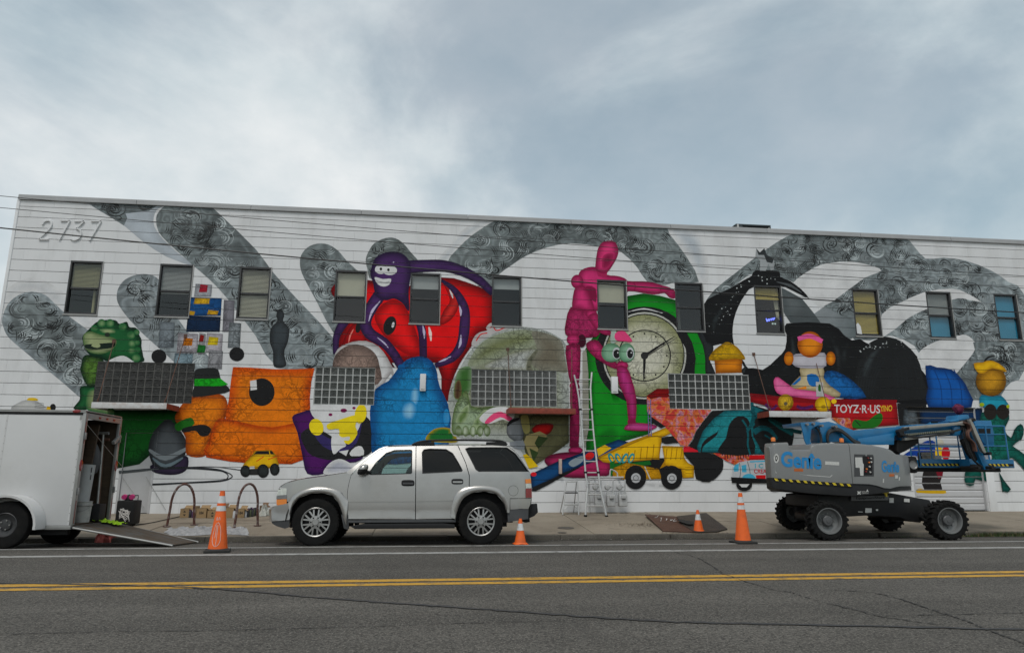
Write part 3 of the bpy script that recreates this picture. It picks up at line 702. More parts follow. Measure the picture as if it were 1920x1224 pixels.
class Figure:
    def __init__(s, name): s.name = name; s.v = []; s.f = []; s.m = []; s.c = []
    def poly(s, pts, col, edge=None, w=.25, mat='plain', smooth=4, dirn=None, raw=False, lev=None):
        """pts in photo pixels; col -> edge colour blend over w metres from the outline; dirn=(dx,dz,col2): linear fade to col2"""
        if smooth: pts = smooth_poly(pts, smooth)
        W = pts if raw else [wp(u, v) for u, v in pts]
        ar = np.array(W); bx0, bz0 = ar.min(0); bx1, bz1 = ar.max(0)
        fixed = lev; lev = 1+max([l for (a, b, c, d, l) in LEVELS if a < bx1 and b > bx0 and c < bz1 and d > bz0], default=0)
        if fixed is None: LEVELS.append((bx0, bx1, bz0, bz1, lev))
        else: lev = fixed
        off = .0008+.00035*lev
        sel = subs[(subs[:, 0] < bx1) & (subs[:, 1] > bx0) & (subs[:, 2] < bz1) & (subs[:, 3] > bz0)]
        if not len(sel): return s
        corners = np.concatenate([sel[:, [0, 2]], sel[:, [1, 2]], sel[:, [1, 3]], sel[:, [0, 3]]])
        ins = in_poly(corners[:, 0], corners[:, 1], W).reshape(4, -1)
        cx, cz = (sel[:, 0]+sel[:, 1])/2, (sel[:, 2]+sel[:, 3])/2
        dist = edge_dist(np.stack([cx, cz], 1), W); half = np.hypot(sel[:, 1]-sel[:, 0], sel[:, 3]-sel[:, 2])/2
        full = ins.all(0) & (dist > half*.999)
        part = ~full & (dist <= half)
        tess = None; vs = []; fs = []
        for r in sel[full]:
            b = len(vs); vs += [(r[0], r[4]-off, r[2]), (r[1], r[4]-off, r[2]), (r[1], r[4]-off, r[3]), (r[0], r[4]-off, r[3])]; fs.append((b, b+1, b+2, b+3))
        if part.any():
            tess = [[W[i] for i in t] for t in tessellate_polygon([[Vector((x, z, 0)) for x, z in W]])]
            tb = [(min(p[0] for p in t), max(p[0] for p in t), min(p[1] for p in t), max(p[1] for p in t)) for t in tess]
            for r in sel[part]:
                for t, q in zip(tess, tb):
                    if q[0] >= r[1] or q[1] <= r[0] or q[2] >= r[3] or q[3] <= r[2]: continue
                    o = clip_rect(t, r)
                    if o:
                        a2 = sum(o[i][0]*o[(i+1) % len(o)][1]-o[(i+1) % len(o)][0]*o[i][1] for i in range(len(o)))
                        if abs(a2) < 1e-8: continue
                        if a2 < 0: o = o[::-1]
                        b = len(vs); vs += [(x, r[4]-off, z) for x, z in o]; fs.append(tuple(range(b, b+len(o))))
        if not vs: return s
        V = np.array(vs)[:, [0, 2]]; cols = np.tile(np.array(col), (len(V), 1))
        if dirn is not None:
            d = np.array(dirn[:2], float); d /= np.linalg.norm(d); pr = ar@d; t = np.clip(((V@d)-pr.min())/(pr.max()-pr.min()+1e-9), 0, 1)[:, None]
            cols = cols*(1-t)+np.array(dirn[2])*t
        if edge is not None:
            t = np.clip(edge_dist(V, W)/w, 0, 1); t = (t*t*(3-2*t))[:, None]; cols = np.array(edge)*(1-t)+cols*t
        b = len(s.v); s.v += vs; s.f += [tuple(b+i for i in f) for f in fs]; s.m += [PKEYS.index(mat)]*len(fs); s.c += cols.tolist()
        return s
    def hand(s, pts, col, **k):
        s.poly(pts, col, **k); brushed(s, pts, smooth=k.get('smooth', 4)); return s
    def ell(s, c, rx, ry, col, ang=0, **k):
        a0 = R(ang); pts = []
        n = k.pop('n', 28)
        for i in range(n):
            t = 2*math.pi*i/n; x, y = rx*math.cos(t), ry*math.sin(t); pts.append((c[0]+x*math.cos(a0)-y*math.sin(a0), c[1]+x*math.sin(a0)+y*math.cos(a0)))
        return s.poly(pts, col, smooth=0, **k)
    def stroke(s, pts, width, col, n=5, **k):
        ws = width if isinstance(width, (list, tuple)) else [width, width]
        pts = smooth_poly(pts, n, False); L = []; Rr = []; m = len(pts)
        for i, (x, y) in enumerate(pts):
            x2, y2 = pts[min(i+1, m-1)]; x1, y1 = pts[max(i-1, 0)]; l = math.hypot(x2-x1, y2-y1) or 1
            f = i/(m-1)*(len(ws)-1); j = min(int(f), len(ws)-2); ww = ws[j]+(ws[j+1]-ws[j])*(f-j)
            nx, ny = -(y2-y1)/l*ww/2, (x2-x1)/l*ww/2; L.append((x+nx, y+ny)); Rr.append((x-nx, y-ny))
        return s.poly(L+Rr[::-1], col, smooth=0, **k)
    def done(s, parent, label=None):
        me = bpy.data.meshes.new(s.name); me.from_pydata(s.v, [], s.f)
        for k in PKEYS: me.materials.append(PM[k])
        me.polygons.foreach_set('material_index', s.m)
        at = me.color_attributes.new('pc', 'FLOAT_COLOR', 'POINT'); at.data.foreach_set('color', [x for c in s.c for x in (*c, 1.0)])
        me.update(); o = bpy.data.objects.new(s.name, me); C.objects.link(o); parent_to(o, parent)
        if label: o['label'] = label
        return o
def one(z, p): return z([p])[0]
_sr = random.Random(12)
def brushed(f, pts, dens=17.0, tone=1.0, smooth=2):
    """spray-painted hand marks: clusters of arcs and short brush strokes inside an outline"""
    W = [wp(u, v) for u, v in (smooth_poly(pts, smooth) if smooth else pts)]; ar = np.array(W); lo, hi = ar.min(0), ar.max(0)
    area = abs(sum(W[i][0]*W[(i+1) % len(W)][1]-W[(i+1) % len(W)][0]*W[i][1] for i in range(len(W))))/2
    lev = 1+max([l for (a, b, c, d, l) in LEVELS if a < hi[0] and b > lo[0] and c < hi[1] and d > lo[1]], default=0); LEVELS.append((lo[0], hi[0], lo[1], hi[1], lev+3))
    done = 0; tries = 0
    while done < area*dens and tries < 9000:
        tries += 1; c = (_sr.uniform(lo[0], hi[0]), _sr.uniform(lo[1], hi[1]))
        if not in_poly(np.array([c[0]]), np.array([c[1]]), W)[0]: continue
        done += 1; kind = _sr.random(); a0 = _sr.uniform(0, 6.28); base = _sr.choice((30, 40, 50, 60, 74, 128, 150, 168))*tone
        for q in range(_sr.randint(3, 6)):
            g = base+_sr.uniform(-9, 9); col = A(g*.955, g*1.0, g*1.01)
            if kind < .6:
                r_ = _sr.uniform(.03, .07)+q*_sr.uniform(.04, .06); s0 = a0+_sr.uniform(-.5, .5); sp = _sr.uniform(1.6, 4.2)
                P = [(c[0]+r_*1.1*math.cos(s0+sp*k/9), c[1]+r_*.9*math.sin(s0+sp*k/9)) for k in range(10)]
            else:
                L_ = _sr.uniform(.15, .38); o_ = q*.055; P = [(c[0]+math.cos(a0)*L_*(k/6-.5)-math.sin(a0)*(o_+.12*(k/6-.5)**2), c[1]+math.sin(a0)*L_*(k/6-.5)+math.cos(a0)*(o_+.12*(k/6-.5)**2)) for k in range(7)]
            pa = np.array(P)
            if not in_poly(pa[:, 0], pa[:, 1], W).all() or (edge_dist(pa, W) < .03).any(): continue
            f.stroke(P, [.006, _sr.uniform(.02, .042), .008], col, n=1, raw=True, lev=lev+_sr.random()*2.5)
WHT = (.68, .68, .685); PALE = A(160, 167, 174); BLK = (.014, .014, .015)
GRY = A(102, 109, 110)

# ---- giant grey fingers
f = Figure('painted_grey_fingers')
f.poly(Z1([(45,690),(110,640),(210,610),(300,640),(420,720),(620,900),(640,1010),(350,800),(200,700),(60,770),(0,900),(0,760)]), PALE, edge=WHT, w=.5)
f.hand(Z1([(14,880),(45,790),(110,730),(200,703),(290,725),(355,785),(440,860),(580,960),(650,1010),(720,1110),(720,1224)])+Z5([(640,60),(560,240),(480,205),(380,120),(300,55),(235,0)])+Z1([(320,1224),(200,1120),(60,1000),(22,930)]), GRY, mat='swirl', smooth=3, edge=A(128,136,140), w=.3)
f.poly(Z1([(555,108),(590,160),(690,220),(800,290),(900,375),(1060,480),(1240,540),(1150,470),(1040,370),(985,290),(980,230),(1000,180),(1035,135)]), PALE, edge=A(150,156,162), w=.2, smooth=2)
f.hand(Z1([(555,108),(590,160),(690,220),(790,282),(812,235),(800,205),(950,190),(1010,150),(1033,134)]), A(92,99,101), mat='swirl', smooth=0)
f.hand(Z1([(745,720),(760,670),(800,625),(870,596),(940,592),(1000,615),(1050,690),(1130,870),(1280,1060),(1400,1224),(1180,1224),(1110,1150),(1000,1050),(900,960),(800,850),(752,775)]), A(114,121,124), mat='swirl', smooth=3)
f.hand(Z1([(995,240),(1012,195),(1060,150),(1115,132),(1300,141),(1400,210),(1632,435)])+Z2([(115,415),(300,620),(560,900),(570,1010),(550,1110),(160,1110),(0,880)])+Z1([(1440,735),(1330,620),(1230,535),(1170,480),(1070,390),(1010,320)]), GRY, mat='swirl', smooth=2, dirn=(.6,-1,A(122,130,133)))
f.hand(Z2([(315,360),(325,300),(370,245),(440,218),(520,225),(590,270),(650,340),(720,405),(790,480),(760,800),(600,900),(560,860),(500,760),(440,640),(380,530),(330,430)]), GRY, mat='swirl', smooth=3, dirn=(0,-1,A(118,126,128)))
f.hand(Z2([(788,330),(810,270),(850,215),(930,178),(1000,180),(1060,220),(1110,280),(1175,360),(1170,450),(850,480),(800,400)]), A(92,98,98), mat='swirl', smooth=3)
f.poly(Z2([(1290,350),(1380,240),(1470,130),(1580,60),(1720,25),(1830,28),(1700,60),(1560,150),(1450,250),(1370,360)]), PALE, edge=WHT, w=.25, smooth=2)
f.poly(Z3([(1060,85),(1280,100),(1370,180),(1405,330),(1405,490),(1340,490),(1250,310),(1130,150)]), PALE, edge=WHT, w=.4, smooth=2)
f.hand(Z2([(1370,360),(1450,250),(1560,150),(1720,50),(1836,25)])+Z3([(200,43),(620,65),(1060,85),(1130,150),(1250,310),(1340,492),(1170,492),(1100,515),(970,490),(900,390),(780,275),(620,238),(420,215),(250,245),(100,305),(0,370)])+Z2([(1740,440),(1690,530),(1500,420)]), GRY, mat='swirl', smooth=2)
f.hand(Z3([(1378,655),(1450,550),(1600,430),(1740,320)])+Z4([(0,250),(130,170),(270,132),(600,150),(950,165),(1050,240),(1130,325),(1260,318),(1420,340),(1600,410),(1720,490),(1850,600),(1850,1100),(1700,1224),(1300,1224),(1140,1100),(1050,950),(900,880),(830,885),(620,905),(400,665),(270,560),(180,495),(130,475),(0,440)])+Z3([(1700,440),(1560,560),(1400,700)]), A(100,107,108), mat='swirl', smooth=2, dirn=(1,-.4,A(126,134,137)))
f.poly(Z4([(180,497),(330,390),(450,355),(600,348),(720,370),(812,410),(700,460),(600,530),(402,665),(300,612),(240,545)]), WHT, smooth=3)
f.poly(Z4([(815,725),(950,640),(1130,562),(1320,540),(1420,570),(1530,637),(1400,610),(1320,620),(1130,690),(1000,755),(828,885)]), WHT, smooth=2)
f.poly(Z4([(1080,1000),(1200,920),(1350,880),(1420,872),(1480,920),(1480,985),(1400,1090),(1340,1152),(1300,1130),(1150,1100)]), WHT, smooth=3)
f.hand(Z9([(200,10),(760,-10),(770,290),(560,500),(480,640),(180,640),(100,450),(0,365),(100,290),(200,200),(222,100)]), A(112,120,122), mat='swirl', smooth=0)
f.done(bld)

# ---- green guardian lion
f = Figure('painted_green_lion'); g1, g2 = A(25,85,45), A(8,38,22); pl = A(140,150,110)
f.poly(Z10([(110,840),(250,850),(215,960),(165,1060),(40,1050),(100,960)]), g1, edge=g2, w=.15)
f.poly(Z10([(150,540),(300,560),(330,610),(310,700),(275,820),(180,840),(110,700),(112,640)]), A(80,115,45), edge=g2, w=.2, mat='doodle')
f.poly(Z10([(170,900),(230,850),(280,900),(300,1000),(420,1050),(430,1110),(230,1080),(160,1040)]), A(120,130,90), edge=g1, w=.12)
f.poly(Z10([(128,360),(160,320),(210,270),(260,225),(330,205),(440,205),(480,240),(550,220),(575,270),(640,280),(665,340),(690,390),(690,460),(705,540),(692,605),(380,600),(300,560),(200,540),(150,470),(128,400)]), g1, edge=g2, w=.28)
for c, r in (((600,430),38),((600,500),38),((640,568),42),((590,350),40),((645,320),28),((650,420),26),((655,490),28),((310,235),40),((390,235),40),((510,270),38),((240,285),34)): f.ell(one(Z10,c), r/5.1, r/5.1, A(110,140,95), edge=g1, w=.1)
f.poly(Z10([(135,350),(200,312),(290,340),(445,385),(430,470),(330,525),(220,520),(150,470)]), pl, edge=A(70,95,55), w=.12)
f.poly(Z10([(152,440),(260,432),(432,422),(412,468),(260,487),(162,475)]), A(22,35,28), smooth=3)
f.poly(Z10([(290,290),(420,285),(440,330),(330,335)]), pl, edge=g1, w=.08); f.ell(one(Z10,(365,345)), 5, 4, (.02,.03,.02)); f.poly(Z10([(210,450),(260,410),(300,450),(270,470)]), pl, smooth=2)
f.poly(Z10([(380,605),(430,565),(520,545),(600,590),(600,605)]), WHT, smooth=3)
f.done(bld)
# ---- stack of plain toy blocks and balls
f = Figure('painted_toy_blocks'); r4 = lambda a, b, c, d: [(a, b), (c, b+2), (c-2, d), (a-3, d)]
for q, c in ((r4(367,532,398,556), A(150,152,158)), (r4(376,533,390,548), A(170,30,50)), (r4(353,557,416,592), A(20,72,125)), (r4(352,592,414,622), A(16,38,66)), (r4(366,558,394,570), A(215,165,30)), (r4(352,582,366,591), A(210,160,30)), (r4(391,581,410,590), A(210,160,30)),
             (r4(334,624,372,662), A(165,160,166)), (r4(374,624,386,664), A(150,150,152)), (r4(388,624,418,660), A(165,160,166)), (r4(345,633,362,648), A(225,120,20)), (r4(392,631,410,647), A(215,185,25)), (r4(376,627,383,641), A(150,25,20)), (r4(372,646,386,661), A(30,120,45)),
             (r4(328,662,362,690), A(120,140,150)), (r4(392,656,418,692), A(140,140,144)), (r4(300,603,328,652), A(112,120,126)), (r4(420,562,440,622), A(120,118,126)), (r4(430,604,452,652), A(120,126,130))):
    f.poly(q, c, edge=tuple(x*.55 for x in c), w=.07, smooth=0, mat='doodle')
f.done(bld)
for q_ in ((298,668), (444,664)): f = Figure('painted_black_ball'); f.ell(q_, 14, 13, BLK); f.done(bld)
f = Figure('painted_dark_skittle'); f.poly([(522,580),(530,582),(533,592),(531,602),(542,616),(540,640),(533,660),(536,686),(514,687),(512,660),(506,640),(508,616),(520,602),(518,592)], A(52,58,62), edge=(.02,.022,.024), w=.12); f.done(bld)

# ---- green ground, grey spinning top, black skid lines
f = Figure('painted_green_patch'); f.poly(Z5([(690,285),(1070,285),(1080,420),(900,560),(840,612),(735,632),(690,640)]), A(18,88,28), edge=A(10,48,20), w=.3, mat='doodle', smooth=0); f.done(bld)
f = Figure('painted_grey_top')
f.poly(Z5([(905,620),(1000,600),(1125,560),(1130,640),(1060,675),(940,665)]), A(58,46,70), edge=A(30,26,40), w=.15); f.poly(Z5([(1010,340),(1060,375),(1110,440),(1130,500),(1110,570),(1060,620),(990,640),(920,610),(895,530),(905,460),(940,400)]), A(88,92,96), edge=A(38,40,43), w=.3)
f.poly(Z5([(905,520),(1000,560),(1122,510),(1118,535),(1000,590),(908,545)]), A(128,134,138), smooth=3); f.poly(Z5([(925,570),(1000,612),(1100,570),(1090,590),(1000,635),(935,595)]), A(105,120,128), smooth=3); f.done(bld)
f = Figure('painted_skid_lines')
for k, d in enumerate(((0,0),(0,6),(-8,3))):
    f.stroke(Z5([(725+d[0],655+d[1]),(900,640+d[1]),(1130,632+d[1]),(1300,640+d[1]*1.4),(1380+d[0]*2,665),(1400+d[0]*3,690),(1330,715-d[1]),(1100,727-d[1]*.6),(900,737-d[1]),(720,728)]), 1.8, A(40,42,45), n=6)
f.stroke(Z5([(1130,630),(1300,628),(1460,648)]), 1.6, A(50,52,55)); f.stroke(Z5([(720,660),(850,650),(960,640)]), [6,4,1], A(72,76,78)); f.done(bld)

# ---- orange lump under a black hat, orange vase
f = Figure('painted_orange_lump'); og = A(225,115,15)
f.poly(Z5([(1068,300),(1110,240),(1170,200),(1330,190),(1375,250),(1352,350),(1290,420),(1250,556),(1130,556),(1120,450),(1060,350)]), og, edge=A(150,62,8), w=.3, mat='doodle')
f.poly(Z5([(1060,370),(1150,330),(1172,372),(1110,402),(1070,410)]), A(28,95,25), smooth=3); f.poly(Z5([(1105,395),(1190,375),(1240,375),(1275,400),(1255,440),(1210,440),(1180,410),(1110,420)]), BLK, smooth=3)
f.poly(Z5([(1172,62),(1200,35),(1300,32),(1325,60),(1338,110),(1395,168),(1300,192),(1165,206),(1172,150)]), (.02,.022,.022), smooth=2); f.poly(Z5([(1176,98),(1330,94),(1378,130),(1340,140),(1174,142)]), A(20,150,25), mat='doodle', smooth=0); f.done(bld)
f = Figure('painted_orange_vase'); f.poly([(437,688),(470,689),(515,692),(555,692),(590,690),(584,715),(581,745),(582,770),(574,815),(420,812),(424,775),(429,750),(433,715)], A(245,112,14), edge=A(190,70,5), w=.35, mat='doodle', smooth=1)
f.poly([(387,857),(391,828),(404,791),(420,784),(460,793),(510,801),(555,792),(572,792),(568,862),(520,869),(480,869)], A(240,105,12), edge=A(170,58,4), w=.22, mat='doodle', smooth=2); f.ell((491,735), 24, 26, BLK); f.poly([(469,714),(481,712),(482,730),(470,732)], WHT, smooth=0); f.done(bld)
f = Figure('painted_yellow_jeep'); ye = A(205,160,15)
f.poly(Z78([(1020,420),(1040,385),(1100,322),(1130,282),(1262,276),(1302,320),(1326,400),(1260,425),(1050,440)]), ye, edge=A(140,100,10), w=.1, smooth=0); f.poly(Z78([(1118,312),(1142,286),(1268,284),(1286,312)]), BLK, smooth=0)
f.stroke(Z78([(1245,285),(1252,314)]), 1.5, ye); f.stroke(Z78([(1140,370),(1200,330)]), 1.5, A(190,50,20)); f.stroke(Z78([(1235,355),(1300,330)]), 1.5, A(190,50,20)); f.poly(Z78([(1060,430),(1180,430),(1160,480),(1080,480)]), (.03,.03,.03), smooth=0)
for c, rx, ry in (((1050,450),42,48),((1195,448),48,56),((1290,435),40,50)): f.ell(one(Z78,c), rx/4.37, ry/4.37, A(42,46,46), edge=(.01,.01,.01), w=.08)
f.poly(Z78([(1085,412),(1125,410),(1125,430),(1085,432)]), WHT, smooth=0); f.done(bld)

# ---- purple cup with yellow and white lumps
f = Figure('painted_purple_cup'); pu = A(70,20,85)
f.poly(Z6([(218,330),(270,300),(345,293),(390,420),(450,560),(640,560),(600,600),(450,610),(410,668),(310,668),(280,560),(250,420)]), pu, edge=A(38,18,60), w=.15, smooth=3)
f.poly(Z6([(272,430),(330,392),(420,420),(520,480),(600,440),(650,330),(690,350),(722,420),(705,520),(650,565),(480,590),(340,560),(290,500)]), (.018,.018,.02), smooth=3); f.poly(Z6([(340,400),(430,450),(500,470),(600,430),(640,350),(610,480),(520,540),(400,500)]), A(48,40,88), smooth=3)
f.poly(Z6([(345,258),(640,254),(625,300),(560,332),(430,357),(360,342)]), WHT, smooth=3)
for c, rx, ry in (((530,288),20,12),((450,313),12,9),((592,273),10,8)): f.ell(one(Z6,c), rx/3.22, ry/3.22, A(110,20,70))
yw = A(215,190,25)
f.ell(one(Z6,(365,388)), 13, 16, yw, ang=-20); f.ell(one(Z6,(632,308)), 11, 18, yw, ang=10); f.poly(Z6([(430,372),(500,345),(600,315),(615,340),(600,380),(612,430),(560,492),(505,450),(500,400),(440,402)]), yw, smooth=3)
f.poly(Z6([(460,440),(490,428),(520,450),(565,445),(560,468),(530,470),(545,500),(510,520),(470,552),(455,500)]), WHT, smooth=3); f.poly(Z6([(500,535),(560,525),(545,562)]), WHT, smooth=0); f.poly(Z6([(565,545),(600,508),(640,505),(652,555),(585,565)]), WHT, smooth=2)
f.poly(Z6([(412,672),(440,610),(500,580),(560,600),(600,640),(560,672)]), A(158,160,172), edge=WHT, w=.15); f.done(bld)

# ---- red glossy lump with a purple octopus on top
f = Figure('painted_red_lump'); rd, rdk = A(205,12,16), A(92,4,8)
f.poly(Z2([(538,560),(552,522),(600,500),(800,478),(1100,520),(1330,460),(1500,490),(1695,590),(1700,800),(1610,860),(1540,960),(1460,1080),(1400,1224)])+Z6([(1160,235),(1120,170),(1090,0),(820,0)])+Z2([(1000,1110),(870,1000),(790,930),(600,960),(575,1010),(590,900),(640,800),(600,640),(560,600)]), rd, edge=rdk, w=.4, smooth=2)
f.poly(Z2([(700,790),(760,790),(790,930),(700,925),(620,970),(640,880)]), A(165,12,14), edge=rdk, w=.15)
f.poly(Z2([(850,740),(900,660),(985,618),(1060,660),(1115,760),(1165,900),(1185,1000),(1100,1015),(1000,960),(900,850)]), A(222,18,20), edge=A(135,6,10), w=.3)
f.poly(Z2([(1335,480),(1400,500),(1450,570),(1450,680),(1390,770),(1310,800),(1345,700),(1390,620)]), A(225,45,40), edge=A(120,6,10), w=.2)
f.ell(one(Z2,(960,805)), 11.5, 18, BLK, ang=18); f.ell(one(Z2,(983,800)), 2.5, 5.5, WHT, ang=14); f.ell(one(Z2,(733,820)), 5, 10, BLK, ang=10)
f.stroke(Z2([(1388,548),(1405,585),(1412,610)]), [1,4,1], WHT); f.stroke(Z2([(1240,815),(1250,860),(1255,915)]), [2,6,2], A(235,190,185)); f.stroke(Z2([(700,830),(675,880),(665,925)]), [1,3,1], A(235,120,110)); f.done(bld)
f = Figure('painted_purple_octopus'); pp, pk, ph = A(66,38,88), A(32,20,48), A(172,165,190)
def tent(pts, w, hl=None):
    f.stroke(Z2(pts), w, pp, edge=pk, w=.14, n=8)
    if hl: f.stroke(Z2(hl), [1, 5, 1], ph)
f.stroke(Z2([(1090,385),(1200,378),(1350,378),(1480,415),(1600,480),(1700,575)]), [24, 22, 18, 13], pp, edge=pk, w=.16, n=8)
tent([(640,770),(600,830),(575,900),(572,1010)], [18, 14, 10]); tent([(885,590),(825,680),(785,780),(815,860),(920,930),(990,1010),(1050,1110)], [24, 22, 22, 18, 16], [(892,628),(835,700),(808,775)])
tent([(1175,780),(1195,880),(1200,1040)], [16, 15, 14], [(1195,800),(1205,850),(1208,900)]); tent([(1330,480),(1430,560),(1492,680),(1495,820),(1470,950),(1400,1040),(1285,1092)], [5, 12, 18, 20, 19, 16, 8], [(1458,660),(1468,700),(1468,740)])
f.stroke(Z2([(1470,870),(1466,930),(1452,970)]), [1, 5, 1], ph); f.stroke(Z2([(1400,1025),(1350,1050),(1310,1066)]), [1, 4, 1], ph); f.stroke(Z2([(870,890),(920,930),(950,965)]), [1, 3, 1], ph)
f.poly(Z2([(828,390),(850,330),(900,292),(970,275),(1040,285),(1092,330),(1112,400),(1105,480),(1095,560),(1097,700),(1050,645),(990,612),(930,625),(860,590),(840,500),(820,440)]), pp, edge=pk, w=.25)
for c, rx, ry, pc in (((895,403),11,8.5,(896,400)),((960,410),13.5,9,(950,406))): f.ell(one(Z2,c), rx, ry, WHT); f.ell(one(Z2,pc), 2.4, 2.8, BLK)
f.poly(Z2([(855,378),(1010,384),(1012,374),(857,366)]), pk, smooth=0); f.poly(Z2([(852,458),(910,472),(968,470),(955,512),(912,526),(870,505)]), WHT, smooth=3); f.stroke(Z2([(858,480),(910,497),(960,492)]), .8, A(80,80,90)); f.stroke(Z2([(982,350),(990,356)]), 3, ph); f.done(bld)

# ---- beige dome, blue bell
f = Figure('painted_beige_dome')
f.poly(Z2([(548,1100),(570,1000),(610,955),(690,922),(790,915),(880,955),(945,1040),(985,1130),(985,1200)])+Z6([(815,60),(770,125),(720,165),(725,30)])+Z2([(700,1224),(548,1224)]), WHT, edge=A(150,145,145), w=.15, smooth=2)
f.poly(Z2([(548,1100),(575,1010),(660,948),(760,945),(850,1000),(885,1090),(875,1224),(548,1224)]), A(140,118,108), edge=A(100,84,78), w=.35, mat='doodle', smooth=3); f.done(bld)
f = Figure('painted_blue_bell'); bl = A(24,120,175)
f.poly(Z2([(1030,1100),(1080,1050),(1160,1025),(1235,1040),(1282,1090),(1302,1160)])+Z6([(1095,80),(1112,150),(1160,250),(1182,390),(1165,480),(1130,560),(960,600),(760,610),(700,540),(698,430),(688,290),(722,158),(800,110),(860,30)]), bl, edge=A(12,70,125), w=.4, mat='doodle', smooth=2)
f.ell(one(Z6,(958,205)), 9, 19, A(120,170,200), ang=8, edge=bl, w=.12); f.ell(one(Z6,(925,290)), 14, 19, A(130,178,205), ang=10, edge=bl, w=.18); f.ell(one(Z6,(1150,330)), 6, 16, A(90,150,190), edge=bl, w=.1); f.ell(one(Z6,(880,25)), 7, 5, A(10,80,135))
f.poly(Z6([(1030,470),(1060,410),(1120,390),(1180,400),(1205,440),(1205,480)]), A(25,95,40), edge=A(160,130,20), w=.07); f.done(bld)

# ---- big moss-green and white head shape, with odds and ends under the red canopy
f = Figure('painted_mossy_boulder'); mo = A(112,118,80)
f.poly(ZB([(180,190),(200,130),(240,95),(300,80),(290,60),(320,25),(360,30),(380,70),(450,60),(470,70),(330,130),(230,200)]), A(165,160,160), smooth=3); f.stroke(ZB([(215,160),(250,110),(300,100)]), 2, A(190,30,30)); f.stroke(ZB([(320,60),(345,50),(370,80),(430,60)]), 2, A(190,30,30))
f.poly(ZB([(330,112),(450,70),(560,52),(680,65),(790,100),(870,150),(905,200),(905,300),(920,400),(925,620),(930,720),(930,935),(850,990),(760,1050),(640,1120),(560,1000),(470,930),(300,905),(40,885),(22,750),(0,620),(30,480),(90,370),(160,250),(230,180)]), A(128,132,112), edge=A(160,165,160), w=.5, mat='doodle', smooth=3)
f.poly(ZB([(230,200),(340,125),(480,85),(600,75),(700,110),(640,200),(500,240),(350,300),(220,350),(150,340)]), mo, edge=A(135,142,120), w=.3, mat='doodle')
f.poly(ZB([(640,90),(780,110),(870,170),(895,300),(910,400),(820,390),(690,380),(620,300),(680,220)]), A(104,98,84), edge=A(120,118,105), w=.3, mat='doodle')
f.poly(ZB([(280,365),(420,285),(560,240),(670,228),(610,300),(598,384)]), A(165,168,165), edge=A(140,142,130), w=.15, mat='doodle'); f.poly(ZB([(600,384),(610,310),(660,240),(690,232),(640,330),(640,384)]), A(40,42,34), edge=A(100,100,84), w=.08)
f.poly(ZB([(88,375),(172,362),(180,500),(115,610),(45,590),(55,460)]), A(52,92,40), edge=A(100,125,90), w=.12); f.poly(ZB([(55,490),(90,460),(105,540),(90,600),(50,590)]), A(62,36,24), edge=A(90,80,50), w=.06)
f.poly(ZB([(30,780),(60,640),(140,540),(176,650),(250,670),(330,660),(420,680),(330,760),(280,830),(240,870),(120,880),(40,870)]), A(140,158,128), edge=A(84,102,58), w=.2, mat='doodle'); f.poly(ZB([(60,770),(110,680),(160,650),(150,740),(100,800)]), A(80,105,50), edge=A(140,155,120), w=.1); f.poly(ZB([(190,790),(260,700),(300,690),(250,790),(210,840)]), A(80,105,50), edge=A(140,155,120), w=.1)
for x in (80, 135, 190, 245, 300): f.ell(one(ZB,(x,848)), 6, 10, A(160,170,150), edge=A(78,96,52), w=.06)
f.poly(ZB([(240,750),(300,690),(370,665),(470,670),(510,720),(480,780),(420,760),(330,790),(270,785)]), WHT, smooth=3); f.poly(ZB([(282,778),(345,715),(410,702),(470,735),(492,752),(465,772),(400,742),(310,790)]), A(215,70,115), smooth=3)
f.poly(ZB([(540,725),(922,725),(925,935),(850,990),(760,1050),(640,1125),(590,1010),(560,860)]), A(96,94,66), edge=A(72,70,48), w=.2, mat='doodle', smooth=0)
f.poly(ZB([(448,820),(470,770),(530,745),(570,790),(580,880),(545,935),(500,920),(455,880)]), A(125,128,132), edge=A(70,72,76), w=.12); f.poly(ZB([(450,800),(475,765),(545,745),(540,765),(490,785),(455,815)]), BLK, smooth=0)
f.poly(ZB([(555,740),(610,730),(625,850),(580,860)]), A(140,132,80), smooth=3); f.poly(ZB([(470,935),(575,920),(580,990),(500,975)]), A(128,132,138), smooth=2)
f.poly(ZB([(640,840),(690,795),(790,790),(805,820),(770,870),(700,885)]), A(175,20,20), edge=A(90,10,12), w=.1); f.poly(ZB([(600,880),(700,850),(760,880),(700,960),(660,1070),(640,1090),(580,930)]), A(150,136,92), smooth=0); f.poly(ZB([(690,885),(765,900),(690,985),(662,940)]), A(52,66,36), smooth=0); f.poly(ZB([(622,978),(692,1012),(652,1085)]), A(52,70,36), smooth=0)
f.poly(ZB([(572,1030),(600,1022),(640,1060),(690,1118),(620,1135)]), A(205,170,20), smooth=0); f.done(bld)

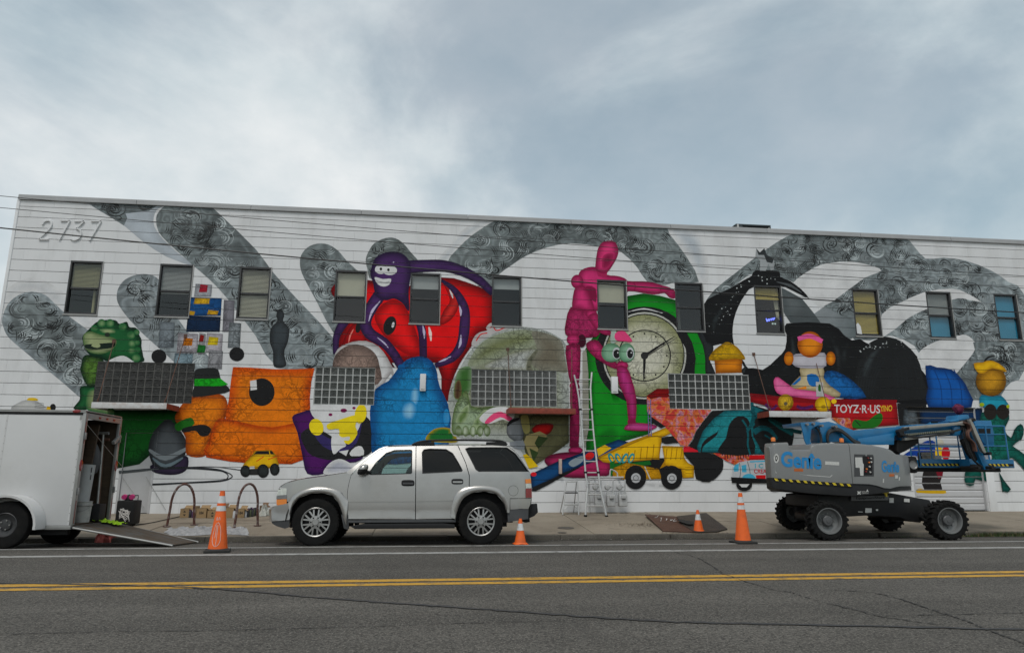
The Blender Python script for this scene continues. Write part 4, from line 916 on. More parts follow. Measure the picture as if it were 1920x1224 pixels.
# ---- green clock
f = Figure('painted_green_clock'); gr = A(16,125,28); cc = one(Z3,(950,1020)); k_ = 1/3.825
f.poly([(1097,680),(1097,655),(1118,622)]+Z3([(700,740),(830,592),(940,574),(1060,590),(1175,622),(1290,740),(1370,900),(1388,1060),(1388,1152)])+Z7([(1150,70),(950,70),(830,430),(760,450),(690,470),(600,505),(500,560),(445,560)])+[(1099,860),(1098,760)], gr, edge=A(8,70,16), w=.3, smooth=0, mat='plain')
f.poly(Z7([(490,500),(520,420),(600,380),(650,420),(640,480),(560,520)]), A(12,98,22), edge=gr, w=.15); f.ell(cc, 355*k_, 352*k_, BLK, n=40); f.stroke(Z3([(835,706),(950,685),(1080,715)]), [1,2.5,1], WHT)
f.ell(cc, 300*k_, 312*k_, A(165,165,158), n=40); f.ell(cc, 288*k_, 300*k_, BLK, n=40); f.ell(cc, 281*k_, 292*k_, A(182,180,158), edge=A(130,132,95), w=.5, mat='doodle', n=40); f.ell(cc, 190*k_, 186*k_, BLK, n=40); f.ell(cc, 182*k_, 178*k_, A(188,186,170), edge=A(165,165,140), w=.3, mat='doodle', n=40)
for i in range(12):
    a = 2*math.pi*i/12; f.ell((cc[0]+160*k_*math.sin(a), cc[1]-158*k_*math.cos(a)), 1.7, 1.8, BLK, n=10)
f.stroke(Z3([(955,1030),(1060,965),(1185,890)]), [3.4,2.6,.6], A(90,88,80)); f.stroke(Z3([(950,1020),(1060,948),(1170,880)]), [4.5,3.5,.8], BLK); f.stroke(Z3([(950,1020),(948,1110),(943,1205)]), [5.5,4.5,.8], BLK); f.ell(cc, 7, 7, (.03,.03,.03))
f.poly(Z3([(1178,850),(1250,845),(1300,930),(1318,1040),(1310,1152),(1250,1152),(1255,1010),(1225,930)]), BLK, smooth=2); f.poly(Z3([(1250,845),(1320,850),(1368,950),(1386,1060),(1386,1152),(1310,1152),(1318,1040),(1290,920)]), gr, smooth=2)
f.poly(Z3([(1325,850),(1390,845),(1440,930),(1440,1000),(1420,1060),(1460,1150),(1388,1152),(1386,1050),(1365,940)]), A(38,42,44), edge=BLK, w=.1, smooth=2); f.done(bld)

# ---- black horned creature and its gear
f = Figure('painted_black_creature'); dk = A(24,25,26); dg_ = A(70,76,78)
f.poly(ZC([(-5,430),(60,368),(180,312),(280,252),(340,220),(372,178),(535,185),(545,225),(620,258),(700,318),(752,380),(680,348),(600,308),(540,292),(360,297),(300,345),(245,440),(212,540),(205,650),(230,760),(290,840),(350,960),(460,1040),(520,1067),(330,1067),(325,930),(280,860),(200,700),(60,720),(-5,640)]), dk, edge=(.01,.01,.011), w=.2, smooth=2)
f.stroke(ZC([(70,620),(80,540),(150,430),(260,330)]), [4,12,8,2], A(46,52,54), edge=dk, w=.1); f.stroke(ZC([(520,262),(620,290),(700,340)]), [1,5,1], A(72,76,78)); f.stroke(ZC([(280,880),(360,970),(470,1040)]), [14,16,6], A(62,70,72), edge=dk, w=.15)
f.poly(ZC([(555,302),(700,380),(790,490),(850,565),(620,555),(570,480)]), A(108,114,116), edge=A(72,78,80), w=.3, smooth=0, dirn=(.4,-1,A(40,44,46))); f.poly(ZC([(790,490),(860,440),(1085,553),(1085,655),(1020,685),(940,600),(840,562)]), A(128,133,136), smooth=0, dirn=(1,-.3,A(90,98,100)))
f.poly(ZC([(590,560),(900,560),(1000,640),(1060,680),(1120,672),(1190,712),(1250,662),(1310,655),(1420,690),(1530,800)])+Z8([(1010,0),(1085,80),(1095,250),(905,240),(560,222)])+ZC([(1000,1092),(330,1067),(300,880),(420,892),(520,812),(582,742),(592,640)]), dk, edge=(.009,.009,.01), w=.3, smooth=2)
f.poly(ZC([(1170,715),(1250,668),(1310,658),(1420,695),(1530,810),(1570,960),(1570,1100),(1090,1090),(1085,960),(1110,830)]), (.017,.018,.019), smooth=3); f.stroke(ZC([(1300,705),(1215,780),(1165,880),(1150,960)]), [3,12,16,6], A(58,66,68), edge=(.02,.02,.022), w=.14)
f.stroke(ZC([(1030,700),(1000,800),(1010,900)]), [4,12,3], A(42,46,48), edge=dk, w=.1)
for k in range(7): f.stroke(ZC([(1110+k*16,1085),(1108+k*20,960),(1150+k*24,850-k*6)]), [1.2, 2.2, .8], A(36,39,41))
for k in range(6): f.stroke(ZC([(1320+k*36,740+k*14),(1380+k*34,900),(1390+k*34,1080)]), [.8, 2.0, 1.2], A(33,36,38))
f.stroke(ZC([(620,620),(640,800),(560,900)]), [3, 14, 4], A(50,55,57), edge=dk, w=.12); f.stroke(ZC([(900,640),(960,780),(960,960)]), [3, 12, 3], A(46,50,52), edge=dk, w=.12)
r_ = random.Random(3)
for k in range(70):
    x, y = (r_.gauss(150,65), r_.gauss(430,75)) if k < 40 else (r_.gauss(1240,90), r_.gauss(740,40)); rr = r_.choice((.5,.7,.9,1.3))
    if k >= 40: y = 715+abs(x-1310)**2/900+r_.gauss(0,12)
    elif k < 12: x, y = r_.gauss(420,60), r_.gauss(245,12)
    else: y = 690-x*1.4+r_.gauss(0,40)
    f.ell(one(ZC,(x,y)), rr, rr, A(165,170,170), n=7)
f.poly(ZC([(368,82),(374,22),(400,52),(432,22),(450,70),(500,95),(502,172),(480,182),(462,132),(442,186),(400,186),(402,112)]), A(140,144,146), smooth=0); f.poly(ZC([(374,22),(400,52),(432,22),(450,70),(500,95),(490,130),(450,120),(430,70),(390,70)]), A(46,50,52), smooth=0); f.done(bld)
f = Figure('painted_yellow_dome'); f.poly(Z3([(1450,1040),(1652,1035),(1646,1142),(1460,1147)]), A(215,125,18), edge=A(130,70,8), w=.22, smooth=0); f.poly(Z3([(1413,1052),(1440,990),(1500,942),(1545,922),(1600,948),(1640,988),(1672,1045),(1600,1042),(1520,1050)]), A(205,160,18), edge=A(150,110,10), w=.2, mat='doodle', smooth=3); f.done(bld)

# ---- pink jointed mannequin
f = Figure('painted_pink_mannequin'); pn, pd = A(190,45,105), A(120,18,58)
def pk_(z, pts, sm=3, c=pn, e=pd, w=.22, mat='plain'): f.poly(z(pts), c, edge=e, w=w, smooth=sm, mat=mat)
pk_(Z3, [(480,430),(520,395),(600,385),(680,440),(760,450),(825,480),(835,560),(610,700),(585,695),(540,680),(510,540),(478,500)]); pk_(Z3, [(420,672),(520,690),(605,700),(625,830),(605,885),(440,892),(380,862),(385,780)], 2, A(165,38,90), mat='doodle')
pk_(Z3, [(600,640),(520,560),(540,520),(600,540)], 2, A(110,20,55)); f.ell(one(Z3,(500,915)), 8, 12, A(55,12,30))
f.ell(one(Z3,(467,490)), 11.5, 13, pn, edge=pd, w=.18); pk_(Z3, [(443,560),(470,522),(520,525),(560,590),(590,690),(560,712),(510,700),(470,690),(430,680)]); f.ell(one(Z3,(568,722)), 10.5, 8, pn, edge=pd, w=.12)
pk_(Z3, [(545,745),(600,715),(650,780),(700,840),(720,870),(660,870),(600,830)]); pk_(Z3, [(815,490),(870,487),(980,490),(1085,518),(1125,530),(1170,560),(1170,608),(1130,605),(1092,572),(1020,582),(880,562),(820,552)]); f.stroke(Z3([(868,490),(885,525),(870,560)]), 1.5, pd); f.stroke(Z3([(1075,518),(1065,545),(1072,575)]), 1.5, pd)
f.ell(one(Z3,(437,905)), 12, 10.5, pn, edge=pd, w=.15); pk_(ZB, [(903,195),(1005,186),(1012,300),(1000,480),(940,492),(908,330)], 2, A(178,42,98), mat='doodle'); f.ell(one(ZB,(966,502)), 9, 7.5, pn, edge=pd, w=.1); pk_(ZB, [(935,512),(1006,502),(1004,700),(1000,935),(930,938),(936,700)], 2, A(175,40,98), mat='doodle'); f.ell(one(ZB,(965,955)), 9, 8, A(110,20,55)); f.ell(one(ZB,(975,995)), 13.5, 7, pn, edge=pd, w=.1)
pk_(Z3, [(530,935),(600,905),(650,955),(720,1050),(775,1090),(740,1115),(640,1065),(560,1000)], 3, pn, mat='doodle'); f.ell(one(Z3,(790,1092)), 11, 9, pn, edge=pd, w=.12); pk_(Z7, [(632,25),(690,25),(722,100),(748,200),(748,335),(702,352),(690,230),(645,130)], 2, A(180,50,125)); f.ell(one(Z7,(722,355)), 8, 6, pd); pk_(Z7, [(682,385),(720,362),(830,368),(875,385),(820,410),(690,406)], 3, A(190,70,140), w=.1)
f.poly(Z3([(600,402),(682,426),(680,462),(618,452)]), A(150,30,75), smooth=0); pk_(Z3, [(620,245),(650,208),(702,196),(742,210),(762,262),(755,312),(722,372),(682,425),(640,428),(600,402),(600,350),(608,290)], 3, A(200,50,108)); pk_(Z3, [(650,312),(690,286),(730,292),(722,350),(680,400),(645,385)], 3, A(120,18,58), A(165,36,84), .1)
f.poly(Z3([(712,845),(742,835),(752,900),(735,930),(705,925)]), A(150,165,155), smooth=3); f.poly(Z3([(738,862),(790,838),(830,870),(864,922),(800,918),(742,908)]), A(200,60,110), smooth=2)
pg = A(120,160,132)
for c, rx, e_, r2 in (((712,1000),19,(750,1003),8), ((822,1000),15,(846,1003),7)): f.ell(one(Z3,c), rx, 18, pg, edge=A(75,115,88), w=.15); f.ell(one(Z3,e_), r2, 11, A(175,178,180)); f.ell((one(Z3,e_)[0], one(Z3,e_)[1]+1.5), r2*.78, 8.3, BLK); f.ell((one(Z3,e_)[0]+2, one(Z3,e_)[1]-1), 1.2, 1.6, WHT, n=8)
f.poly([(1092,660),(1099,655),(1103,700),(1104,800),(1095,850),(1092,760)], A(140,138,128), smooth=0); f.done(bld)

# ---- rocket plane, magenta base
f = Figure('painted_blue_rocket'); f.poly(Z7([(195,590),(250,550),(400,540),(560,585),(602,620),(590,665),(540,690),(320,690),(240,640)]), A(165,35,85), edge=A(80,14,40), w=.2); f.poly(Z7([(110,672),(280,592),(430,540),(520,510),(640,462),(745,490),(600,560),(430,620),(300,672),(130,772),(110,740)]), A(16,64,110), edge=A(8,30,58), w=.12, smooth=0); f.poly(Z7([(125,750),(230,705),(320,660),(420,625),(300,690),(140,775)]), BLK, smooth=2)
f.poly(Z7([(340,605),(380,575),(430,562),(425,595),(370,628)]), A(132,145,152), smooth=3); f.ell(one(Z7,(468,562)), 9, 6.5, A(205,35,35), ang=-25); f.ell(one(Z7,(130,672)), 5.5, 4, A(190,25,35)); f.poly(Z7([(510,520),(560,495),(600,515),(560,540),(520,565)]), A(205,165,20), smooth=0); f.done(bld)

# ---- yellow dump truck
f = Figure('painted_dump_truck'); yt, yd = A(215,165,15), A(150,105,8)
f.poly(Z7([(800,720),(900,725),(1080,742),(950,762),(820,750)]), A(110,112,114), edge=WHT, w=.15); f.poly(Z7([(590,600),(880,578),(1035,560),(1035,690),(600,690)]), BLK, smooth=0); f.poly(Z7([(590,610),(700,605),(830,590),(840,615),(720,625),(610,660)]), A(18,90,30), smooth=0)
f.poly(Z7([(600,640),(690,602),(790,620),(885,640),(905,700),(800,702),(690,706),(610,690)]), A(190,135,12), edge=yd, w=.1, smooth=0, mat='doodle'); f.poly(Z7([(1030,540),(1130,540),(1255,560),(1275,620),(1255,670),(1190,720),(1110,700),(1095,620)]), (.016,.016,.017), smooth=2)
f.poly(Z7([(905,500),(1030,505),(1040,575),(1060,602),(1097,622),(1097,692),(1030,696),(1020,640),(930,620),(890,640),(920,590)]), yt, edge=yd, w=.08, smooth=0); f.poly(Z7([(512,572),(700,480),(830,430),(930,390),(1002,405),(905,450),(886,582),(600,606),(550,600)]), yt, edge=yd, w=.1, smooth=0)
f.stroke(Z7([(515,575),(700,497),(830,445),(905,448)]), 2.2, yd, n=2)
for x in range(620, 890, 38): f.stroke(Z7([(x,600-(x-620)*.06),(x+8,560-(x-620)*.3)]), 1.6, yd, n=1)
for x in range(935, 1030, 30): f.stroke(Z7([(x,515),(x-8,585)]), 1.4, yd, n=1)
for k in range(3): f.stroke(Z7([(1045,630+18*k),(1090,632+18*k)]), 1.2, yd, n=1)
f.poly(Z7([(900,452),(1000,436),(1028,440),(1025,480),(930,490),(902,480)]), (.017,.017,.018), smooth=0); f.poly(Z7([(840,580),(890,588),(900,612),(860,642)]), BLK, smooth=0)
te = A(40,135,140)
for x in (598, 640, 680, 718): f.ell(one(Z7,(x,575)), 5, 10, te, ang=-25 if x < 660 else 25); f.ell(one(Z7,(x+3,577)), 2.4, 6, yt, ang=-25 if x < 660 else 25)
f.stroke(Z7([(800,625),(835,705)]), 2, A(170,170,165), n=1)
for c in ((745,690), (962,692)):
    f.ell(one(Z7,c), 20, 22.5, (.015,.015,.016), n=30); f.ell((one(Z7,c)[0]+.6, one(Z7,c)[1]+1.5), 9, 9.3, A(165,166,168)); f.ell((one(Z7,c)[0]+.6, one(Z7,c)[1]+1.5), 5, 5.2, BLK); f.ell((one(Z7,c)[0]+.6, one(Z7,c)[1]+1.5), 4.1, 4.3, A(165,166,168))
f.poly(Z7([(590,600),(620,590),(612,640),(600,690),(592,680)]), A(18,98,32), smooth=0); f.done(bld)

# ---- red tagged container, teal and black shapes, red sled with lettering
f = Figure('painted_red_container')
f.poly(ZA([(165,318),(262,250),(390,250),(395,440),(785,450),(700,560),(640,640),(590,745),(480,775),(340,610),(205,512),(168,470)]), A(175,40,42), mat='multi', smooth=0); f.poly(ZA([(160,318),(262,248),(390,248),(390,330),(285,330),(200,345)]), A(140,14,16), smooth=0, edge=A(90,8,10), w=.15); f.poly(ZA([(205,512),(345,610),(300,625),(215,570)]), BLK, smooth=0)
for x in (175, 200): f.stroke(ZA([(x,350),(x+8,700)]), 1.5, A(95,95,140), n=1)
for y in range(370, 700, 40): f.stroke(ZA([(178,y),(204,y+1)]), 1.2, A(120,90,130), n=1)
f.poly(ZA([(515,800),(670,800),(665,852),(515,852)]), A(185,25,40), smooth=0); f.poly(ZA([(475,720),(595,735),(550,800),(480,785)]), A(190,60,85), mat='multi', smooth=0); f.done(bld); f = Figure('painted_red_drips'); f.poly(ZA([(790,860),(1165,880),(1152,930),(1005,972),(930,940)]), A(175,22,26), smooth=0, mat='multi'); f.done(bld)
f = Figure('painted_teal_shapes'); tl, td = A(30,125,132), A(16,80,88)
f.poly(ZA([(560,795),(600,745),(640,650),(720,540),(790,458),(1165,440),(1165,400),(1330,450),(1530,470),(1530,880),(700,860)]), BLK, smooth=0); f.poly(ZA([(645,800),(700,655),(800,535),(905,460),(1150,450),(1168,408),(1285,455),(1232,470),(1212,560),(1182,622),(1182,700),(1282,872),(700,852),(655,852)]), tl, edge=td, w=.15, mat='doodle', smooth=0)
f.poly(ZA([(862,800),(920,720),(948,600),(1000,530),(1060,508),(1122,530),(1157,600),(1167,700),(1195,872),(868,872)]), BLK, smooth=2); f.stroke(ZA([(1075,545),(1118,610),(1132,700),(1130,790),(1160,900)]), 3.4, td); f.poly(ZA([(680,856),(690,780),(740,720),(838,660),(852,628),(832,692),(760,752),(702,802),(690,858)]), BLK, smooth=2)
f.poly(ZA([(1210,530),(1535,505),(1535,885),(1282,872),(1235,760),(1240,690),(1182,650),(1200,590)]), (.014,.015,.016), smooth=2)
f.stroke(ZA([(1186,665),(1260,625),(1340,645),(1410,730)]), [11,10,8,5], td, mat='doodle'); f.stroke(ZA([(1290,690),(1380,745)]), 3, td); f.stroke(ZA([(1330,540),(1430,610),(1560,680)]), [5,7,8], A(18,86,90), mat='doodle'); f.stroke(Z8([(20,240),(40,330),(0,420)]), [10,8,4], td, mat='doodle')
for k in range(11): f.stroke(ZA([(885+k*25,865),(888+k*25,885+(k*37 % 45))]), 1.5, BLK, n=1)
f.stroke(Z8([(130,330),(250,400),(330,420)]), [5,7,7], A(14,62,64), mat='doodle'); f.done(bld)
f = Figure('painted_red_sled'); sr = A(160,20,26)
f.poly(Z8([(20,185),(300,212),(560,222),(900,225),(916,375),(700,392),(625,412),(510,335),(510,290),(130,290),(130,262),(20,236)]), sr, edge=A(105,10,16), w=.2, smooth=0, mat='plain'); f.poly(Z8([(15,185),(300,210),(560,220),(905,224),(900,255),(560,250),(300,240),(20,212)]), A(118,12,20), smooth=0)
f.stroke(Z8([(110,250),(150,280),(180,255)]), 5, A(80,25,80)); f.stroke(Z8([(300,262),(340,275),(400,262)]), 6, A(90,28,90), mat='doodle'); f.poly(Z8([(505,330),(620,335),(640,400),(600,400)]), A(150,60,24), mat='multi', smooth=0); f.poly(Z8([(638,392),(648,342),(720,352),(770,318),(808,304),(818,340),(785,385),(720,398)]), A(28,96,26), smooth=3); f.stroke(Z8([(650,345),(685,382)]), 1.5, BLK, n=1)
f.poly(Z8([(905,245),(1080,245),(1095,375),(920,380)]), BLK, smooth=0); f.poly(Z8([(945,282),(1030,277),(1050,368),(940,376)]), A(90,98,104), edge=A(45,50,54), w=.12, mat='doodle', smooth=0); f.done(bld)
f = Figure('painted_blue_barrel'); f.poly(Z8([(1078,18),(1150,28),(1235,40),(1300,100),(1340,170),(1357,268),(1098,272),(1094,150)]), A(16,78,150), edge=A(8,42,92), w=.25, smooth=2)
for x in (1130, 1190, 1250): f.stroke(Z8([(x,40),(x+40,140),(x+50,262)]), 1.8, A(10,52,110))
f.done(bld); f = Figure('painted_blue_recess_shade'); f.poly(Z8([(1050,273),(1420,273),(1420,375),(1060,380)]), A(12,42,78), edge=A(8,22,40), w=.15, smooth=0); f.done(bld); f = Figure('painted_blue_tuft'); f.poly(Z8([(940,560),(1060,490),(1105,468),(1155,480),(1150,570),(1080,612),(1030,560)]), A(16,58,140), mat='doodle', smooth=2); f.done(bld)  # dark blue band: mural blue darkened to paint in the door recess shade

# ---- ball on a draped mound over a pink skateboard
f = Figure('painted_skateboard'); f.poly(ZC([(825,970),(880,900),(960,910),(1060,970),(1162,1092),(980,1094),(890,1060)]), A(24,95,160), edge=A(14,60,110), w=.2, mat='doodle', smooth=2)
f.poly(ZC([(497,990),(500,960),(530,945),(620,1010),(700,1036),(830,1052),(935,1092),(880,1112),(650,1087),(545,1072),(508,1040)]), A(220,100,150), edge=A(175,60,110), w=.1, smooth=2)
f.poly(ZC([(615,1010),(690,930),(685,880),(850,870),(855,950),(905,1010),(978,1062),(940,1092),(830,1050),(700,1036)]), A(180,165,130), edge=A(130,115,85), w=.12, smooth=2); f.poly(ZC([(735,930),(800,925),(825,970),(800,1010),(750,1000)]), A(24,95,160), smooth=2); f.poly(ZC([(625,1000),(690,940),(690,965),(650,1000)]), A(24,95,160), smooth=0)
f.poly(ZC([(632,790),(700,775),(860,770),(875,840),(850,880),(690,880),(630,850)]), A(172,168,175), edge=A(140,135,145), w=.1, smooth=2)
f.ell(one(ZC,(757,712)), 23.5, 24.5, A(225,125,22), edge=A(150,70,8), w=.25); f.stroke(ZC([(670,672),(757,652),(845,690)]), [8,9,8], A(205,80,140))
for c in ((605,812), (905,812)): f.ell(one(ZC,c), 9, 13, A(222,130,20), edge=A(150,75,8), w=.15)
f.ell(one(ZC,(582,1125)), 14.5, 15.5, A(205,165,40), edge=A(150,110,15), w=.15, mat='doodle'); f.ell(one(ZC,(582,1135)), 3.3, 3.5, A(90,80,60)); f.ell(one(ZC,(850,1140)), 15, 14.5, A(215,175,20), edge=A(160,120,10), w=.15); f.ell(one(ZC,(853,1158)), 4.2, 4, A(160,125,15)); f.ell(one(ZC,(928,1118)), 5, 4.5, A(215,175,20)); f.poly(ZC([(650,1030),(730,1010),(732,1030)]), A(220,120,20), smooth=0)
f.poly(ZC([(798,978),(850,982),(856,1085),(802,1085)]), A(168,168,166), smooth=0); f.poly(ZC([(818,1000),(832,1002),(834,1045),(815,1040)]), A(40,90,35), smooth=2); f.done(bld)

# ---- ball and green dancing legs by the end of the wall
f = Figure('painted_green_legs'); gg, gd = A(14,92,80), A(8,58,52)
f.poly(Z8([(1415,300),(1560,300),(1582,340),(1552,402),(1592,452),(1612,402),(1650,368),(1670,400),(1656,462),(1602,502),(1685,560),(1685,660),(1600,572),(1510,642),(1592,762),(1540,774),(1518,655),(1432,650),(1482,722),(1392,702),(1382,738),(1334,736),(1328,660),(1400,602),(1400,450)]), gg, edge=gd, w=.18, mat='doodle', smooth=2)
f.poly(Z9([(285,585),(400,602),(500,592),(562,660),(584,720),(480,800),(430,722),(330,732),(262,662)]), A(30,140,165), edge=A(18,95,120), w=.15, smooth=2); f.ell(one(Z9,(382,770)), 12, 15, (.02,.016,.014)); f.ell(one(Z9,(520,770)), 12, 14, (.02,.016,.014)); f.poly(Z9([(430,760),(470,750),(480,790),(430,790)]), (.02,.016,.014), smooth=0)
f.ell(one(Z9,(390,432)), 28.5, 28.5, A(185,132,28), edge=A(110,72,12), w=.35, mat='doodle'); f.poly(Z9([(200,240),(300,230),(370,206),(470,238),(553,308),(545,335),(400,292),(310,352),(235,332)]), A(215,165,18), edge=A(170,120,12), w=.1, smooth=2)
f.ell(one(Z9,(290,690)), 4.5, 3.5, A(140,160,20)); f.ell(one(Z9,(575,710)), 3, 3.5, A(150,160,20)); f.done(bld)
f = Figure('painted_black_boots'); f.poly(Z8([(1072,690),(1098,640),(1192,650),(1182,720),(1192,782),(1085,765)]), (.02,.017,.017), smooth=2); f.poly(Z8([(1150,640),(1200,650),(1195,690),(1170,700)]), A(110,20,35), smooth=0); f.poly(Z8([(1038,768),(1060,758),(1120,772),(1200,765),(1217,780),(1200,790),(1045,785)]), A(190,150,20), smooth=2); f.done(bld); f = Figure('painted_cup_shapes'); f.ell(one(Z8,(1178,500)), 9, 13, A(170,165,150)); f.ell(one(Z8,(1172,540)), 7, 12, A(205,165,15)); f.ell(one(Z8,(1215,545)), 8, 13, A(170,20,30)); f.done(bld)
# ---- ice cream van
f = Figure('painted_ice_cream_van'); f.poly(ZA([(983,1095),(983,1000),(1040,952),(1160,930),(1400,928),(1400,1125),(1000,1112)]), A(165,168,172), smooth=0); f.poly(ZA([(1145,882),(1400,880),(1400,918),(1140,928)]), A(185,20,25), smooth=0); f.poly(ZA([(968,1092),(1400,1112),(1400,1152),(978,1146)]), BLK, smooth=0)
cb = A(60,150,180)
f.poly(ZA([(990,1010),(1010,975),(1045,962),(1040,1035),(1000,1040)]), cb, smooth=0); f.poly(ZA([(1068,980),(1115,972),(1118,1045),(1075,1045)]), cb, smooth=0); f.stroke(ZA([(1050,955),(1060,1040),(1050,1110)]), .9, BLK); f.stroke(ZA([(1125,940),(1150,1040),(1150,1112)]), .9, BLK); f.stroke(ZA([(1150,945),(1340,938)]), 2.5, cb, n=1)
f.ell(one(ZA,(1095,1160)), 15, 12.5, BLK); f.poly(ZA([(1045,1158),(1145,1158),(1120,1188),(1070,1188)]), WHT, smooth=0); f.poly(ZA([(1080,1112),(1090,1075),(1140,1058),(1185,1075),(1198,1112)]), cb, smooth=2); f.poly(ZA([(1205,1072),(1300,1072),(1300,1118),(1212,1118)]), A(180,20,25), smooth=0); f.ell(one(ZA,(1390,1165)), 14, 12, BLK)
f.poly(ZA([(968,1092),(1400,1112),(1400,1145),(978,1140)]), BLK, smooth=0); f.done(bld)
# ---- white shoe above the trailer
f = Figure('painted_white_shoe'); f.poly(Z5([(66,282),(110,242),(160,224),(225,232),(275,268),(282,285)]), A(178,178,176), edge=A(150,150,150), w=.1, smooth=2); f.poly(Z5([(165,226),(175,212),(215,212),(230,228)]), A(200,165,30), smooth=2); f.ell(one(Z5,(320,268)), 5.5, 6.5, BLK); f.poly(Z5([(285,262),(305,265),(305,284),(280,284)]), A(190,150,20), smooth=0)
for k in range(4): f.stroke(Z5([(210,240+10*k),(266,246+10*k)]), .8, A(90,90,92), n=1)
f.done(bld)

# ---- lettering
TXO = .0008+.00035*(max(l[4] for l in LEVELS)+3); print('LEVELS', max(l[4] for l in LEVELS))
def wall_text(name, parts):
    mb = MB(); mats = []
    for body, tl_, tr_, br_, bl2, mat, kw in parts:
        vs, fs = put_text(body, quad_map(tl_, tr_, br_, bl2, lambda u, v: (wp(u, v)[0], Y-TXO, wp(u, v)[1])), **kw)
        if mat not in mats: mats.append(mat)
        mb.add(vs, fs, mats.index(mat))
    return mb.build(name, mats, bld, smooth=False)
M_tw = pm('white_letters', (.66, .64, .64), .6); M_ty = pm('yellow_letters', A(200, 165, 20), .6); M_tt = pm('teal_letters', A(50, 150, 165), .6); M_tr = pm('red_letters', A(170, 25, 35), .6)
e1 = Z8([(525,252),(802,255),(802,305),(525,302)]); wall_text('painted_lettering', [('TOYZ\u00b7R\u00b7US', *e1, M_tw, dict(bold=.012))])
wall_text('painted_lettering', [('YINO', *Z8([(800,258),(876,256),(874,292),(804,296)]), M_ty, dict(bold=.02))])
wall_text('painted_lettering', [('ICE', *ZA([(1195,962),(1330,962),(1330,1005),(1197,1005)]), M_tt, dict(bold=.02, spacing=1.6)), ('CREAM', *ZA([(1188,1015),(1342,1017),(1340,1056),(1188,1056)]), M_tr, dict(bold=.02))])
# ================================================================== shared object materials
M_rub = pm('black_rubber', (.008, .008, .008), .9, spec=.2, var=.25, scale=14, dirt=(.024, .022, .019), dscale=6, damt=.4)
M_blk = pm('black_plastic', (.012, .012, .013), .6, spec=.3, var=.15)
M_dgr = pm('dark_grey_plastic', (.055, .057, .06), .6, var=.15)
M_chrome = pm('bright_alloy', (.36, .355, .345), .35, metal=.8, var=.12)
M_steel = pm('grey_steel', (.25, .25, .25), .45, metal=.6, var=.15)
M_silver = pm('silver_car_paint', (.37, .36, .345), .3, metal=.75, var=.04, scale=2, coat=.9, dirt=(.22, .20, .17), dscale=1.6, damt=.3)
M_tint = glass('tinted_glass', (.03, .032, .03), .02, 1.45); M_clear = glass('clear_glass', (.50, .66, .64), .02, 1.5)
M_amber = pm('amber_lens', (.75, .22, .02), .2, coat=.5); M_red = pm('red_lens', (.22, .008, .01), .2, coat=.5); M_lens = pm('clear_lens', (.55, .57, .52), .15, coat=.8, var=.2, scale=25)
M_orange = pm('orange_cone_plastic', (.80, .125, .012), .5, var=.1, dirt=(.45, .09, .03), dscale=7, damt=.5); M_refl = pm('reflective_white', (.62, .63, .64), .4, var=.08, dirt=(.3, .3, .3), dscale=9, damt=.6)

def inset(poly, d):
    n = len(poly); a = sum(p[0]*q[1]-q[0]*p[1] for p, q in zip(poly, poly[1:]+poly[:1]))
    if a < 0: poly = poly[::-1]
    out = []
    for i in range(n):
        p0, p1, p2 = (np.array(poly[(i+k) % n]) for k in (-1, 0, 1))
        d1 = p1-p0; d2 = p2-p1; d1 = d1/(np.linalg.norm(d1) or 1); d2 = d2/(np.linalg.norm(d2) or 1)
        n1 = np.array([-d1[1], d1[0]]); n2 = np.array([-d2[1], d2[0]]); m = n1+n2; l = np.linalg.norm(m)
        m = n1 if l < 1e-6 else m/l; k = min(2.0, 1/max(.3, m@n1)); out.append(tuple(p1+m*d*k))
    return out
def panel(name, outline, holes, yf, mat, parent, grid=.07, thick=0.0, flip=False):
    """sheet-metal panel: outline and holes in X,Z; yf(x,z) gives its Y"""
    pts = []; edges = []
    for lp in [outline]+holes:
        dense = []
        for p, q in zip(lp, lp[1:]+lp[:1]):
            m = max(1, int(math.hypot(q[0]-p[0], q[1]-p[1])/grid)); dense += [(p[0]+(q[0]-p[0])*k/m, p[1]+(q[1]-p[1])*k/m) for k in range(m)]
        b = len(pts); pts += dense; edges += [(b+i, b+(i+1) % len(dense)) for i in range(len(dense))]
    ar = np.array(outline); gx = np.arange(ar[:, 0].min()+grid/2, ar[:, 0].max(), grid); gz = np.arange(ar[:, 1].min()+grid/2, ar[:, 1].max(), grid)
    g = np.array([(x, z) for x in gx for z in gz])
    if len(g):
        ok = in_poly(g[:, 0], g[:, 1], outline) & (edge_dist(g, outline) > grid*.4)
        for h in holes: ok &= ~in_poly(g[:, 0], g[:, 1], h) & (edge_dist(g, h) > grid*.4)
        pts += [tuple(p) for p in g[ok]]
    V, E_, Fc, *_ = delaunay_2d_cdt([Vector(p) for p in pts], edges, [], 0, 1e-5)
    c = np.array([[sum(V[i].x for i in f)/len(f), sum(V[i].y for i in f)/len(f)] for f in Fc])
    ok = in_poly(c[:, 0], c[:, 1], outline)
    for h in holes: ok &= ~in_poly(c[:, 0], c[:, 1], h)
    mb = MB(); vs = [(v.x, yf(v.x, v.y), v.y) for v in V]
    mb.add(vs, [tuple(f) if not flip else tuple(f)[::-1] for f, k in zip(Fc, ok) if k])
    if thick:
        for lp in [outline]+holes:
            n = len(lp); w = [(x, yf(x, z), z) for x, z in lp]+[(x, yf(x, z)+thick, z) for x, z in lp]; mb.add(w, [(i, (i+1) % n, n+(i+1) % n, n+i) for i in range(n)])
    return mb.build(name, mat, parent, weld=True)

